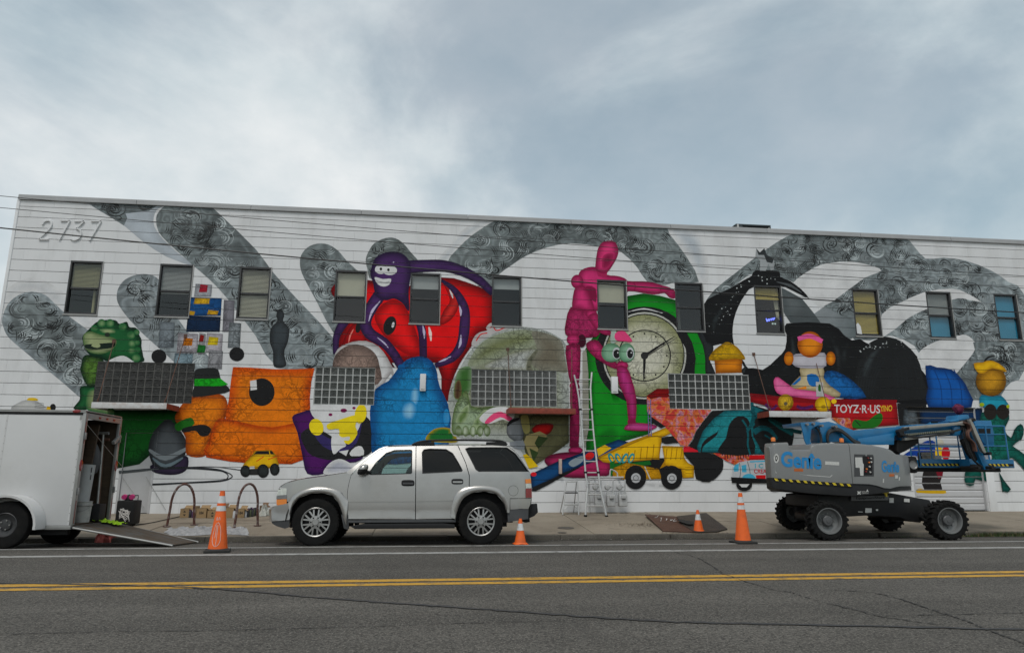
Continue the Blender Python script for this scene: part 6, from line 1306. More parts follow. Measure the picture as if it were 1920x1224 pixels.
def crumple(name, c, rx, ry, rz, mat, label, cat, seed=1, n=22, flat=.0):
    r_ = np.random.default_rng(seed); m = MB(); vs = []; k = r_.uniform(0, 6.28, 8); fr = r_.integers(2, 7, 8)
    for i in range(n+1):
        for j in range(n):
            t = 2*math.pi*j/n; s_ = i/n; w = 1+.22*math.sin(fr[0]*t+k[0])+.12*math.sin(fr[1]*t+k[1]+3*s_)+.1*math.sin((fr[2]+3)*t+k[2])
            x, y = c[0]+rx*s_*w*math.cos(t), c[1]+ry*s_*w*math.sin(t)
            h = rz*max(0.02, (1-s_**2)**.6*(1+.45*math.sin(fr[3]*t+5*s_+k[3])+.35*math.sin((fr[4]+4)*t-7*s_+k[4])+.2*r_.normal()*.6)) if s_ < .999 else 0.006
            vs.append((x, y, zg(y)+(c[2] if len(c) > 2 else 0)+h+.004))
    m.add(vs, [(i*n+j, i*n+(j+1) % n, (i+1)*n+(j+1) % n, (i+1)*n+j) for i in range(n) for j in range(n)])
    return tag(m.build(name, mat, None, angle=50), label, cat)
# vest on the ramp, rag under it
def ramp_z(x): return z_b+.03+(ze+.01-z_b)*(x-x_r)/(xe-x_r)
m = MB(); r_ = np.random.default_rng(5); nx_, ny_ = 26, 9; vs = []; vx0, vx1 = onY(168, 980, YT+1.05).x, onY(228, 985, YT+1.05).x
for i in range(nx_):
    for j in range(ny_):
        x = vx0+(vx1-vx0)*i/(nx_-1)+r_.normal()*.012; y = YT+.92+.32*j/(ny_-1)+.06*math.sin(i*.8)
        vs.append((x, y, ramp_z(x)+.02+.05*abs(math.sin(i*.9+j*.5))*(1-abs(j/(ny_-1)-.5)*1.6)+r_.random()*.02))
m.add(vs, [(i*ny_+j, (i+1)*ny_+j, (i+1)*ny_+j+1, i*ny_+j+1) for i in range(nx_-1) for j in range(ny_-1)])
tag(m.build('safety_vest', pm('fluorescent_yellow', (.36, .62, .01), .7, var=.25, scale=14), None), 'crumpled fluorescent yellow safety vest lying on the trailer ramp', 'vest')
p_ = G(196, 1015); crumple('red_rag', (p_.x, p_.y), .17, .14, .16, pm('faded_red_cloth', (.42, .10, .085), .9, var=.25, scale=12), 'crumpled faded red rag lying in the gutter under the ramp', 'rag', 4)
# ================================================================== BOOM LIFT
M_ggr = pm('lift_grey_paint', (.185, .19, .19), .42, var=.05, scale=2, coat=.25, dirt=(.13, .13, .125), dscale=2, damt=.35); M_gbl = pm('lift_blue_paint', (.006, .15, .34), .4, var=.08, scale=3, coat=.3, dirt=(.02, .09, .16), dscale=4, damt=.4)
M_gbk = pm('lift_black_paint', (.013, .013, .014), .55, spec=.3, var=.2, scale=4, dirt=(.03, .028, .025), dscale=3, damt=.4); M_hzy = pm('hazard_yellow', (.62, .47, .02), .5, var=.08); M_logo = pm('logo_blue', (.01, .22, .52), .45); M_lab = pm('label_white', (.55, .55, .53), .5, var=.15, scale=40)
M_org = pm('beacon_orange', (.75, .18, .01), .3, coat=.4); M_bare = pm('bare_metal', (.34, .335, .31), .5, metal=.4, var=.15, dirt=(.2, .17, .12), dscale=6, damt=.5); M_hose = pm('hose_black', (.014, .014, .014), .5)
YN = 13.7
lift = thing('boom_lift', 'grey and blue articulating boom lift with black wheels parked half on the sidewalk', 'lift', (9.1, 14.6, zg(13.6)))
def PG(pts, Yp=YN, z=ZG1): return [(onY(u, v, Yp).x, onY(u, v, Yp).z) for u, v in z(pts)]
def interp(tab, x):
    if x <= tab[0][0]: return tab[0][1]
    for (a, za_), (b, zb) in zip(tab, tab[1:]):
        if x <= b: return za_+(zb-za_)*(x-a)/max(b-a, 1e-6)
    return tab[-1][1]
TOP = PG([(75,338),(92,306),(210,300),(222,345),(242,360),(390,360),(402,322),(500,306),(780,310),(900,322),(1060,352),(1110,372),(1145,400)]); GB = PG([(75,590),(300,612),(735,640),(760,640),(920,645),(965,672),(1060,680),(1145,662)]); KB = PG([(75,660),(110,682),(400,720),(740,742),(1040,712),(1145,700)])
xl, xr0 = PG([(75, 450)])[0][0], PG([(860, 500)])[0][0]; xr1 = onY(*ZG1([(1140, 560)])[0], 14.75).x
def yfr(x):
    if x < xl+.1: return YN+.06*((xl+.1-x)/.1)**2
    if x <= xr0: return YN
    s_ = min(1, (x-xr0)/(xr1-xr0)); return YN+1.0*(1-math.sqrt(max(0, 1-s_*s_*.995)))
def loft_cover(name, xs, bot, top, mat, parent, rnd=.06, off=0.0):
    m = MB(); vs = []; k = 8
    for x in xs:
        yf, zb, zt = yfr(x)+off, interp(bot, x), interp(top, x); yb = min(2*(YN+1.05)-yf, YN+.3+max(0, x-xl)*1.75)
        vs += [(x, yf, zb), (x, yf, zt-rnd), (x, yf+rnd*.3, zt-rnd*.3), (x, yf+rnd, zt), (x, yb-rnd, zt), (x, yb-rnd*.3, zt-rnd*.3), (x, yb, zt-rnd), (x, yb, zb)]
    n = len(xs); m.add(vs, [(i*k+j, (i+1)*k+j, (i+1)*k+(j+1) % k, i*k+(j+1) % k) for i in range(n-1) for j in range(k)]+[tuple(range(k)), tuple(range((n-1)*k, n*k))])
    return m.build(name, mat, parent, fix=True, angle=40)
seam = PG([(725, 500)])[0][0]
xa = sorted(set([xl, xl+.03, xl+.06, xl+.1]+[p[0] for p in TOP if xl < p[0] < seam]+list(np.linspace(xl+.15, seam-.006, 14)))); xb = sorted(set(list(np.linspace(seam+.006, xr0, 6))+[xr0+(xr1-xr0)*math.sin(math.pi/2*k/14) for k in range(1, 15)]))
cov = loft_cover('engine_cover', xa, GB, TOP, M_ggr, lift); cov2 = loft_cover('control_cover', xb, GB, TOP, M_ggr, lift); loft_cover('counterweight', sorted(set(xa+xb)), KB, [(x, z-.002) for x, z in GB], M_gbk, lift, .002, .02)
def onG(u, v, off=-.004):
    Yp = YN
    for _ in range(12): p = onY(u, v, Yp); Yp = yfr(min(p.x, xr1-.01))+off
    return onY(u, v, Yp)
def decal(name, body, quad, mat, parent, **kw):
    m = MB(); vs, fs = put_text(body, quad_map(*ZG1(quad), lambda u, v: tuple(onG(u, v))), **kw); m.add(vs, fs); return m.build(name, mat, parent, smooth=False)
def patch(name, pts, mat, parent, off=-.003):
    m = MB(); m.add([tuple(onG(u, v, off)) for u, v in ZG1(pts)], [tuple(range(len(pts)))]); return m.build(name, mat, parent, smooth=False)
decal('logo', 'Gen\u00eee', [(150,372),(484,392),(482,525),(150,500)], M_logo, cov, bold=.035); decal('logo', 'Gen\u00eee', [(974,448),(1120,455),(1118,548),(976,545)], M_logo, cov2, bold=.03)
patch('label', [(258,516),(332,518),(332,540),(258,538)], pm('orange_label', (.5, .12, .02), .5), cov); patch('label', [(512,456),(627,462),(627,490),(512,484)], M_lab, cov); patch('label', [(1036,560),(1078,560),(1078,580),(1036,582)], MATS['orange_label'], cov2); patch('label', [(985,600),(1125,585),(1125,612),(985,632)], M_lab, cov2); patch('label', [(1085,570),(1108,570),(1108,596),(1085,598)], M_lab, cov2)
for (cx, cy, rx, ry, mt, of) in ((112, 432, 21, 38, M_lab, -.003), (112, 430, 11, 20, M_blk, -.005), (112, 430, 6, 12, M_lab, -.0065)): patch('badge', [(cx+rx*math.cos(t), cy+ry*math.sin(t)) for t in [2*math.pi*k/20 for k in range(20)]], mt, cov, of)
patch('crease', [(100,528),(110,548),(550,582),(568,568),(572,572),(552,587),(108,553)], M_lab, cov, -.0025)
bd = patch('hazard_band', [(85,592),(735,642),(735,666),(95,616)], M_blk, cov, -.002)
for k in range(11):
    x = 92+k*59.5; y = 594+(x-85)*.0769
    if x < 730: patch('hazard_stripe', [(x,y),(min(x+26,733),y+2),(min(x+40,734),y+23),(min(x+16,733),y+21)], M_hzy, bd, -.004)
cp = patch('control_panel', [(750,398),(905,402),(912,425),(912,580),(750,582)], M_dgr, cov2, -.003); patch('display', [(820,412),(900,416),(900,566),(830,570)], M_blk, cp, -.006); patch('notice', [(757,424),(815,424),(820,470),(828,480),(826,575),(800,574),(795,510),(762,508)], M_lab, cp, -.006)
for k, (x, y) in enumerate(((862,430),(885,432),(870,465),(888,462),(845,540),(875,500),(850,520),(880,545))):
    p = onG(*ZG1([(x, y)])[0], -.01); m = MB(); m.cyl((p.x, p.y-.02, p.z), (p.x, p.y+.004, p.z), .016, n=10); m.build('knob', (M_red, M_lab, M_org, M_lab)[k % 4], cp)
patch('maker_mark', [(773,702),(786,702),(790,712),(795,702),(806,702),(798,714),(806,727),(796,727),(790,718),(784,727),(773,727),(782,714)], M_lab, bpy.data.objects['counterweight'], -.002+.02-.004); decal('maker_mark', 'EXTRA', [(812,700),(848,701),(848,710),(812,710)], M_lab, bpy.data.objects['counterweight']); decal('maker_mark', 'CAPACITY', [(812,713),(868,714),(868,723),(812,722)], M_lab, bpy.data.objects['counterweight']); patch('maker_mark', [(848,708),(858,684),(868,708),(862,708),(858,698),(854,708)], M_lab, bpy.data.objects['counterweight'], .014)
for (x, y) in ((130, 282), (700, 305)):
    p = onG(*ZG1([(x, y)])[0], .12); zt = interp(TOP, p.x); m = MB(); m.lathe([(.055, 0), (.055, .03), (.045, .035)], (p.x, YN+.35, zt+.002), 'Z', 14, 1); m.lathe([(.045, .035), (.045, .1), (.035, .115), (.001, .12)], (p.x, YN+.35, zt+.002), 'Z', 14, 0); m.build('beacon', [M_org, M_blk], lift)
# chassis
ch = MB(); ch.prism([(onY(u, v, 14.05).x, onY(u, v, 14.05).z) for u, v in Z8([(430,800),(640,778),(870,785),(1105,828),(1118,850),(1090,900),(1050,965),(985,955),(920,930),(720,922),(610,928),(560,905),(430,870)])], 14.05, 15.4); cho = ch.build('chassis', M_gbk, lift, bevel=.012, fix=True)
def Pc(pts): return [(onY(u, v, 14.05).x, onY(u, v, 14.05).z) for u, v in ZG1(pts)]
m = MB(); m.prism(Pc([(713,742),(1018,738),(1018,774),(713,780)]), 13.99, 14.045); npl = m.build('name_plate', pm('plate_grey', (.11, .112, .115), .5), cho, bevel=.003, fix=True); m = MB(); vs, fs = put_text('EquipmentShare', quad_map(*ZG1([(765,746),(1000,742),(1000,768),(765,774)]), lambda u, v: tuple(onY(u, v, 13.986))), bold=.02); m.add(vs, fs); m.build('plate_lettering', M_blk, npl, smooth=False)
for q in ([(838,840),(890,840),(890,876),(838,878)], [(780,866),(816,868),(816,873),(780,872)], [(1035,756),(1070,756),(1070,795),(1035,795)], [(1155,760),(1200,764),(1200,792),(1155,788)], [(925,848),(942,848),(942,862),(925,862)]):
    m = MB(); m.prism(Pc(q), 14.035, 14.046); m.build('label', M_lab, cho)
m = MB(); m.prism(Pc([(945,702),(998,700),(998,714),(945,716)]), 13.9, 13.97); m.prism(Pc([(968,714),(990,714),(994,744),(984,746)]), 13.93, 13.96); m.build('latch', [M_hzy], cho)
m = MB(); cc_ = Pc([(800, 730)])[0]; m.lathe([(.5, 0), (.5, .1), (.46, .12)], (cc_[0], 14.72, cc_[1]-.06), 'Z', 32); m.build('turntable_ring', M_gbk, lift)
# wheels
gyaw = R(6); ax = Vector((math.cos(gyaw), -math.sin(gyaw), 0)); ay = Vector((math.sin(gyaw), math.cos(gyaw), 0))
w0 = onY(1549, 976, 13.64); gw = []
RG, WG = .385, .3
gt = MB(); gt.lathe([(.235, -WG*.45), (RG*.88, -WG*.5), (RG*.95, -WG*.45), (RG*.96, 0), (RG*.95, WG*.45), (RG*.88, WG*.5), (.235, WG*.45)], (0, 0, 0), 'Y', 44)
for k in range(22):
    a = 2*math.pi*k/22
    for s_ in (-1, 1):
        b0 = len(gt.v); gt.add([(-.035, s_*.02, RG*.93), (.01, s_*.02, RG*.93), (.055, s_*WG*.5, RG*.9), (.0, s_*WG*.5, RG*.9), (-.03, s_*.02, RG*1.03), (.005, s_*.02, RG*1.03), (.048, s_*WG*.48, RG*1.02), (.008, s_*WG*.48, RG*1.02), (.03, s_*WG*.53, RG*.80), (.0, s_*WG*.53, RG*.80)], [(4, 5, 6, 7), (0, 1, 5, 4), (1, 2, 6, 5), (3, 0, 4, 7), (7, 6, 8, 9), (6, 2, 8), (3, 7, 9)])
        M = Matrix.Rotation(a+(math.pi/22 if s_ > 0 else 0), 4, 'Y')
        for i in range(b0, len(gt.v)): gt.v[i] = tuple(M @ Vector(gt.v[i]))
gr2 = MB(); gr2.lathe([(.245, -WG*.44), (.255, -WG*.5), (.24, -WG*.5), (.225, -WG*.40), (.215, -WG*.15), (.12, -WG*.05), (.1, -WG*.12)], (0, 0, 0), 'Y', 36); gh = MB(); gh.lathe([(.1, -WG*.1), (.1, -WG*.28), (.085, -WG*.33), (.04, -WG*.34), (.035, -WG*.37), (.001, -WG*.37)], (0, 0, 0), 'Y', 24); gl_ = MB()
for k in range(9): a = 2*math.pi*k/9; gl_.cyl((.14*math.cos(a), -WG*.16, .14*math.sin(a)), (.14*math.cos(a), -.0, .14*math.sin(a)), .011, n=8)
M_grim = pm('wheel_grey', (.16, .165, .165), .5, metal=.2, var=.1); M_ghub = pm('hub_grey', (.10, .102, .105), .5, metal=.3)
for i, (sx, sy) in enumerate(((0, 0), (2.42, 0), (.18, 2.0), (2.3, 2.0))):
    c = Vector((w0.x, 13.64, 0))+ax*sx+ay*sy; fc = 1 if sy == 0 else -1
    e = mount(lift, (c.x, c.y, zg(c.y)+RG*1.0), fc, (('tyre', gt, M_rub), ('rim', gr2, M_grim), ('hub', gh, M_ghub), ('lug_nut', gl_, M_steel)))
    e.rotation_euler = (0, 0, R(-7) if sx < 1 else R(-4))
    m = MB(); m.cyl((c.x, c.y+fc*.1, zg(c.y)+RG), (c.x, 14.72, zg(c.y)+RG+.05), .09, n=12); m.obox((c.x, c.y+fc*.32, zg(c.y)+RG+.05), .3, .14, .42); m.build('axle', M_gbk, lift, bevel=.01)
# boom
YB0 = 14.4
def P8y(pts, Yp): return [(onY(u, v, Yp).x, onY(u, v, Yp).z) for u, v in Z8(pts)]
def P3y(pts, Yp): return [(onY(u, v, Yp).x, onY(u, v, Yp).z) for u, v in ZG3(pts)]
def gpart(name, pts, y0, y1, mat, parent=lift, bev=.008, fn=P8y):
    m = MB(); m.prism(fn(pts, y0), y0, y1); return m.build(name, mat, parent, bevel=bev, fix=True)
for y0 in (14.2, 15.05): gpart('riser_plate', [(326,362),(400,358),(438,372),(392,400),(384,470),(400,512),(372,512),(352,470),(336,400)], y0, y0+.04, M_gbl)
gpart('riser_head', [(326,360),(440,356),(452,372),(438,384),(332,380)], 14.241, 15.049, M_gbl)
m = MB()
for k, yy in enumerate((14.3, 14.42, 14.54, 14.66)):
    c = P8y([(405, 450)], yy)[0]; m.tube([(c[0]+.17*math.cos(t), yy+.015*math.sin(2*t), c[1]+.24*math.sin(t)) for t in [2*math.pi*j/24 for j in range(25)]], .022, 8)
m.build('hose_bundle', M_hose, lift)
b1 = gpart('main_boom', [(440,360),(498,354),(560,372),(650,408),(920,384),(1310,350),(1325,372),(1320,392),(930,425),(895,440),(890,492),(640,494),(560,470),(500,482),(450,482),(438,420)], YB0, YB0+.42, M_gbl, bev=.015)
gpart('boom_side_plate', [(672,458),(888,424),(892,430),(890,494),(674,494)], YB0-.035, YB0-.002, M_gbl, b1); gpart('boom_pivot_plate', [(440,366),(500,360),(545,378),(580,440),(560,474),(500,480),(452,478),(444,420)], YB0-.06, YB0-.002, M_gbl, b1)
m = MB()
for k in range(3): m.tube([(onY(*Z8([(x, y+k*7)])[0], YB0-.08-.02*k).x, YB0-.1-.03*k, onY(*Z8([(x, y+k*7)])[0], YB0-.08).z) for x, y in smooth_poly([(490,480),(482,440),(500,405),(550,398),(600,430),(640,465),(680,482)], 6, False)], .026, 8)
m.build('boom_hose', M_hose, b1)
for (x, y) in ((362, 372), (452, 380), (535, 385), (400, 368)):
    c = P8y([(x, y)], 14.18)[0]; m = MB(); m.cyl((c[0], 14.3, c[1]), (c[0], 14.13, c[1]), .028, n=12); m.build('pin', M_steel, b1)
ej = gpart('extension_sleeve', [(925,392),(1300,356),(1312,372),(1308,398),(1180,430),(930,468)], YB0+.02, YB0+.36, M_gbl, bev=.01); gpart('cable_tray', [(118,400),(940,328),(1000,316),(1040,340),(1030,378),(950,372),(205,442),(130,440)], YB0-.13, YB0-.04, M_bare, b1, .006, P3y)
gpart('tray_end', [(46,440),(200,400),(205,440),(120,470),(130,540),(90,560),(40,470)], YB0-.15, YB0-.03, M_gbk, b1, .006, P3y); gpart('cable_tray', [(138,562),(800,482),(812,512),(140,604)], YB0-.15, YB0-.03, M_bare, b1, .006, P3y)
tk = gpart('cable_track', [(120,480),(140,520),(830,452),(860,440),(890,470),(870,500),(840,478),(150,545),(110,520)], YB0-.13, YB0-.06, M_hose, b1, .004, P3y)
for k in range(22):
    x = 150+k*31; y = 528-k*3.05; gpart('track_link', [(x,y-22),(x+20,y-24),(x+24,y+2),(x+4,y+4)], YB0-.16, YB0-.132, pm('link_grey', (.16, .17, .13), .6), tk, 0, P3y)
kn = gpart('knuckle', [(985,300),(1100,280),(1125,330),(1110,440),(1040,470),(975,440),(970,350)], YB0-.1, YB0+.4, M_gbk, bev=.015, fn=P3y); gpart('knuckle_cap', [(800,312),(920,290),(935,222),(1085,215),(1105,262),(1090,290),(990,300),(985,318),(820,330)], YB0-.02, YB0+.36, M_gbl, kn, .012, P3y)
m = MB()
for k in range(3): m.tube([(onY(*ZG3([(x, y)])[0], YB0-.12).x, YB0-.13-.04*k, onY(*ZG3([(x+14*k, y+6*k)])[0], YB0-.12).z) for x, y in smooth_poly([(1000,330),(1060,370),(1075,430),(1040,480),(1055,560),(1130,640),(1160,760)], 5, False)], .02, 8)
m.build('jib_hose', pm('rusty_hose', (.10, .045, .03), .7, var=.4), kn)
gpart('jib_arm', [(1078,420),(1132,412),(1400,1000),(1394,1040),(1330,1042),(1230,800)], YB0-.06, YB0+.05, M_gbl, bev=.01, fn=P3y); gpart('jib_arm', [(968,452),(1048,440),(1128,640),(1205,1040),(1150,1045),(1040,700)], YB0+.1, YB0+.22, M_gbl, bev=.01, fn=P3y); gpart('jib_arm', [(1050,520),(1100,520),(1290,1000),(1270,1040),(1220,1040)], YB0+.25, YB0+.36, M_gbl, bev=.01, fn=P3y)
gpart('jib_cylinder', [(1100,285),(1140,282),(1362,785),(1335,800),(1300,760),(1180,500)], YB0-.2, YB0-.11, M_bare, bev=.02, fn=P3y)
for (x, y) in ((1105, 300), (1345, 800), (1380, 1010), (1180, 1010)):
    c = P3y([(x, y)], YB0-.1)[0]; m = MB(); m.cyl((c[0], YB0-.24, c[1]), (c[0], YB0+.3, c[1]), .035, n=12); m.build('pin', M_gbk, kn)
gpart('foot_of_jib', [(1120,960),(1400,960),(1500,1010),(1490,1050),(1130,1055)], YB0+.0, YB0+.3, M_gbk, fn=P3y)
bxp = gpart('boom_end_box', [(1168,304),(1428,304),(1472,500),(1476,692),(1390,690),(1310,640),(1250,520),(1205,420)], YB0+.55, YB0+.95, M_gbl, bev=.012, fn=P3y); gpart('slot', [(1228,426),(1418,426),(1420,504),(1246,506)], YB0+.545, YB0+.549, M_blk, bxp, 0, P3y)
m = MB(); c = P3y([(985, 128)], YB0)[0]; m.lathe([(.001, -.14), (.07, -.1), (.1, -.02), (.09, .06), (.05, .11), (.001, .13)], (0, 0, 0), 'Z', 14); rj = np.random.default_rng(2); m.v = [(c[0]+x*1.15+rj.normal()*.012, YB0+.1+y+rj.normal()*.012, c[1]+z*.85+rj.normal()*.012) for x, y, z in m.v]; tag(m.build('maroon_rag', pm('maroon_cloth', (.12, .012, .045), .9, var=.35, scale=14), None), 'maroon cloth bundle tied on the knuckle of the boom', 'cloth')
gpart('boom_shade_block', [(20,600),(330,560),(345,640),(150,760),(60,800),(10,760)], YB0+.05, YB0+.34, M_gbk, bev=.01, fn=P3y); gpart('boom_cheek', [(880,395),(985,380),(985,450),(960,520),(860,530),(840,500)], YB0-.08, YB0+.4, M_gbl, kn, .01, P3y)  # black block added to stand in for shade between boom and basket
gpart('jib_link', [(980,600),(1060,560),(1180,700),(1230,900),(1180,940),(1080,800)], YB0+.02, YB0+.09, M_gbk, bev=.008, fn=P3y); gpart('rotator', [(1090,880),(1330,880),(1390,1010),(1120,1020)], YB0+.02, YB0+.34, M_gbl, bev=.012, fn=P3y)
m = MB()
for k in range(5): m.tube([(onY(*ZG3([(x+9*k, y+4*k)])[0], YB0-.1).x, YB0-.12+.02*math.sin(k*2), onY(*ZG3([(x+9*k, y+4*k)])[0], YB0-.1).z) for x, y in smooth_poly([(1010,420),(1000,520),(1040,640),(1080,760),(1150,900),(1260,990)], 5, False)], .012, 6)
for k in range(3): m.tube([(onY(*ZG3([(x, y+10*k)])[0], YB0-.17).x, YB0-.18, onY(*ZG3([(x, y+10*k)])[0], YB0-.17).z) for x, y in smooth_poly([(60,500),(300,545),(560,520),(800,470),(960,430)], 5, False)], .01, 6)
m.build('hydraulic_hose', M_hose, kn)
# work platform
YP0, YP1 = 14.82, 15.55
pf = bpy.data.objects.new('platform', None); C.objects.link(pf); pf.location = (onY(1810, 872, YP0).x, 14.4, onY(1810, 872, YP0).z); parent_to(pf, lift)
pl0, pl1 = P3y([(358, 990)], YP0)[0], P3y([(1788, 990)], YP0)[0]; zf2 = pl0[1]; tz = P3y([(1500, 387)], YP0)[0][1]; mzr = P3y([(1500, 686)], YP0)[0][1]; tt = P3y([(1500, 888)], YP0)[0][1]
m = MB(); m.box(pl0[0], pl1[0], YP0+.02, YP1-.02, zf2-.03, zf2+.0); m.build('floor', M_gbl, pf, bevel=.006); m = MB(); m.box(pl0[0]+.1, pl1[0]-.2, YP0+.2, YP1-.2, zf2-.12, zf2-.031); m.build('floor_beam', M_gbk, pf, bevel=.006)
for y0 in (YP0, YP1-.015):
    m = MB(); m.box(pl0[0]+.02, pl1[0]-.02, y0, y0+.015, zf2+.001, tt); tb = m.build('toe_board', M_gbl, pf)
    if y0 == YP0:
        m = MB(); m.box(pl0[0]+.05, pl1[0]-.04, y0-.003, y0-.0005, zf2+.01, zf2+.065); hb = m.build('hazard_band', M_blk, tb); nn = 21
        for k in range(nn):
            x = pl0[0]+.07+k*(pl1[0]-pl0[0]-.18)/nn; m = MB(); m.add([(x, y0-.005, zf2+.012), (x+.05, y0-.005, zf2+.012), (x+.02, y0-.005, zf2+.063), (x-.03, y0-.005, zf2+.063)], [(0, 1, 2, 3)]); m.build('hazard_stripe', M_hzy, hb)
for zz, r_ in ((tz, .017), (mzr, .013), ((tz+mzr)/2+.04, .012)):
    m = MB(); a0, a1 = pl0[0]+.04, pl1[0]-.12; m.tube([(a0, YP0+.02, zz), (a1, YP0+.02, zz), (a1, YP1-.02, zz), (a0, YP1-.02, zz), (a0, YP0+.02, zz)], r_, 8); m.build('guard_rail', M_gbl, pf)
for s_ in (0, .135, .45, .78, 1):
    for yy in (YP0+.02, YP1-.02): x = pl0[0]+.04+(pl1[0]-pl0[0]-.16)*s_; m = MB(); m.tube([(x, yy, zf2), (x, yy, tz)], .016, 8); m.build('post', M_gbl, pf)
# mesh infill of one bay
m = MB(); x0_, x1_ = pl0[0]+.04+(pl1[0]-pl0[0]-.16)*.78, pl1[0]-.12
for k in range(12): x = x0_+(x1_-x0_)*k/11; m.tube([(x, YP1-.03, tt), (x, YP1-.03, mzr)], .003, 4)
for k in range(9): z = tt+(mzr-tt)*k/8; m.tube([(x0_, YP1-.03, z), (x1_, YP1-.03, z)], .003, 4)
m.build('mesh_panel', M_gbl, pf)
m = MB(); c = P3y([(640, 470)], YP0)[0]; m.obox((c[0], YP0+.1, tz-.06), .34, .2, .22, rx=-.3); co_ = m.build('control_console', M_gbl, pf, bevel=.015); m = MB(); m.obox((c[0], YP0+.06, tz+.06), .28, .14, .02, rx=-.3); m.build('console_panel', M_blk, co_)
# things in the basket
bucket((P3y([(490, 900)], YP0+.3)[0][0], YP0+.3, zf2+.003), .13, .30, (pm('beige_pail', (.34, .29, .22), .6, var=.3), M_bare), 'beige paint bucket standing in the lift basket'); 
o = MB().obox((P3y([(600, 900)], YP0+.4)[0][0]+.05, YP0+.5, zf2+.13), .2, .2, .25).build('paint_box', pm('pale_carton', (.42, .42, .42), .8, var=.2), None, bevel=.006); tag(o, 'pale carton beside the beige bucket in the lift basket', 'box')
o = MB().obox((P3y([(480, 760)], YP0+.5)[0][0], YP0+.62, zf2+.17), .26, .2, .34).build('tool_bag', M_blk, None, bevel=.04); tag(o, 'black tool bag standing behind the bucket in the lift basket', 'bag')
m = MB(); c = P3y([(1465, 850)], YP0-.02)[0]; m.lathe([(.001, .12), (.06, .08), (.08, 0), (.07, -.08), (.001, -.1)], (0, 0, 0), 'Z', 10); m.v = [(c[0]+x*.9+.1*z, YP0+.15+y, c[1]+z) for x, y, z in m.v]; tag(m.build('white_rag', M_refl, None), 'white rag stuffed into the corner of the lift basket', 'rag')
# work light and red reflector at the end of the covers
wl = bpy.data.objects.new('work_light', None); C.objects.link(wl); c = P3y([(210, 965)], 14.5)[0]; wl.location = (c[0], 14.5, c[1]); parent_to(wl, lift)
m = MB(); m.obox((c[0], 14.52, c[1]), .26, .2, .36, ry=.05); m.build('housing', M_blk, wl, bevel=.05); m = MB(); m.lathe([(.001, 0), (.08, -.005), (.095, -.02), (.1, -.03)], (c[0], 14.41, c[1]), 'Y', 18); m.build('lens', M_steel, wl); m = MB(); m.tube([(c[0]-.2, 14.6, c[1]+.3), (c[0]-.17, 14.55, c[1]), (c[0]-.1, 14.53, c[1]-.05)], .03, 8); m.tube([(c[0]-.22, 14.6, c[1]+.5), (c[0]-.2, 14.6, c[1]-.2)], .035, 8); m.build('bracket', M_gbk, wl)
m = MB(); c = P3y([(35, 700)], 14.9)[0]; m.lathe([(.001, .16), (.06, .14), (.09, .05), (.09, -.1), (.001, -.14)], (c[0], 14.9, c[1]), 'Z', 16); tag(m.build('red_cover', pm('red_plastic', (.18, .015, .02), .5, var=.2), lift))
# ================================================================== TRAFFIC CONES
M_cb = pm('cone_base_rubber', (.02, .02, .019), .8, var=.3); M_scr = pm('chalk_white', (.6, .58, .56), .7)
def cone(u, vb, vt, label, small=False, scribble=False, yaw=.2):
    p = G(u, vb); H = onY(u, vt, p.y).z-p.z; t = thing('traffic_cone', label, 'cone', p, 'traffic cones')
    bs = .19 if not small else .125; rb = .142*H/.9 if not small else .105*H/.45; rt_ = .034*H/.9 if not small else .026; bh = .04 if not small else .016
    m = MB(); m.obox((p.x, p.y, p.z+bh/2), 2*bs, 2*bs, bh, rz=yaw); m.lathe([(rb*1.25, bh), (rb*1.05, bh+.02)], (p.x, p.y, p.z), 'Z', 20); m.build('base', M_cb if not small else M_orange, t, bevel=.008)
    def rad(f): return rb+(rt_-rb)*f
    z0 = bh+.004; HH = H-z0; segs = [(0, .655, M_orange, 'body'), (.655, .745, M_refl, 'band'), (.745, .79, M_orange, 'collar'), (.79, .915, M_refl, 'band'), (.915, 1.0, M_orange, 'tip')] if not small else [(0, .52, M_orange, 'body'), (.52, .80, M_refl, 'band'), (.80, 1.0, M_orange, 'tip')]
    for f0, f1, mt, nm in segs:
        e_ = .002 if mt is M_refl else (.004 if nm == 'collar' else 0); pr = [(rad(f0)+e_, z0+HH*f0+.0005), (rad(f1)+e_, z0+HH*f1-.0005)]
        if nm == 'tip': pr += [(rt_*.85, z0+HH), (rt_*.7, z0+HH-.01), (rt_*.6, z0+HH-.08)]
        m = MB(); m.lathe(pr, (p.x, p.y, p.z), 'Z', 28); o = m.build(nm, mt, t)
        if nm == 'body' and scribble:
            m = MB(); pts = []
            for k in range(25):
                a = 2*math.pi*k/24; f = .26+.2*math.sin(a); r_ = rad(f)+.002; th = -math.pi/2+.55*math.cos(a)*(.9 if f > .2 else 1); pts.append((p.x+r_*math.cos(th), p.y+r_*math.sin(th), p.z+z0+HH*f))
            m.tube(pts, .0035, 5)
            for d_, f0_, f1_ in ((0, .08, .42), (-.18, .2, .42)): m.tube([(p.x+(rad(f)+.002)*math.cos(-math.pi/2+d_+.1*f), p.y+(rad(f)+.002)*math.sin(-math.pi/2+d_+.1*f), p.z+z0+HH*f) for f in np.linspace(f0_, f1_, 8)], .0035, 5)
            for d_ in (-.25, .15): m.tube([(p.x+(rad(f)+.002)*math.cos(-math.pi/2+d_+.1*math.cos(a)), p.y+(rad(f)+.002)*math.sin(-math.pi/2+d_+.1*math.cos(a)), p.z+z0+HH*f) for a, f in [(q, .5+.05*math.sin(q)) for q in np.linspace(0, math.pi, 8)]], .003, 5)
            m.build('chalk_scribble', M_scr, o)
    return t
cone(407.5, 1034.5, 920, 'tall orange cone with white scribbles standing in the street before the hoop racks', scribble=True)
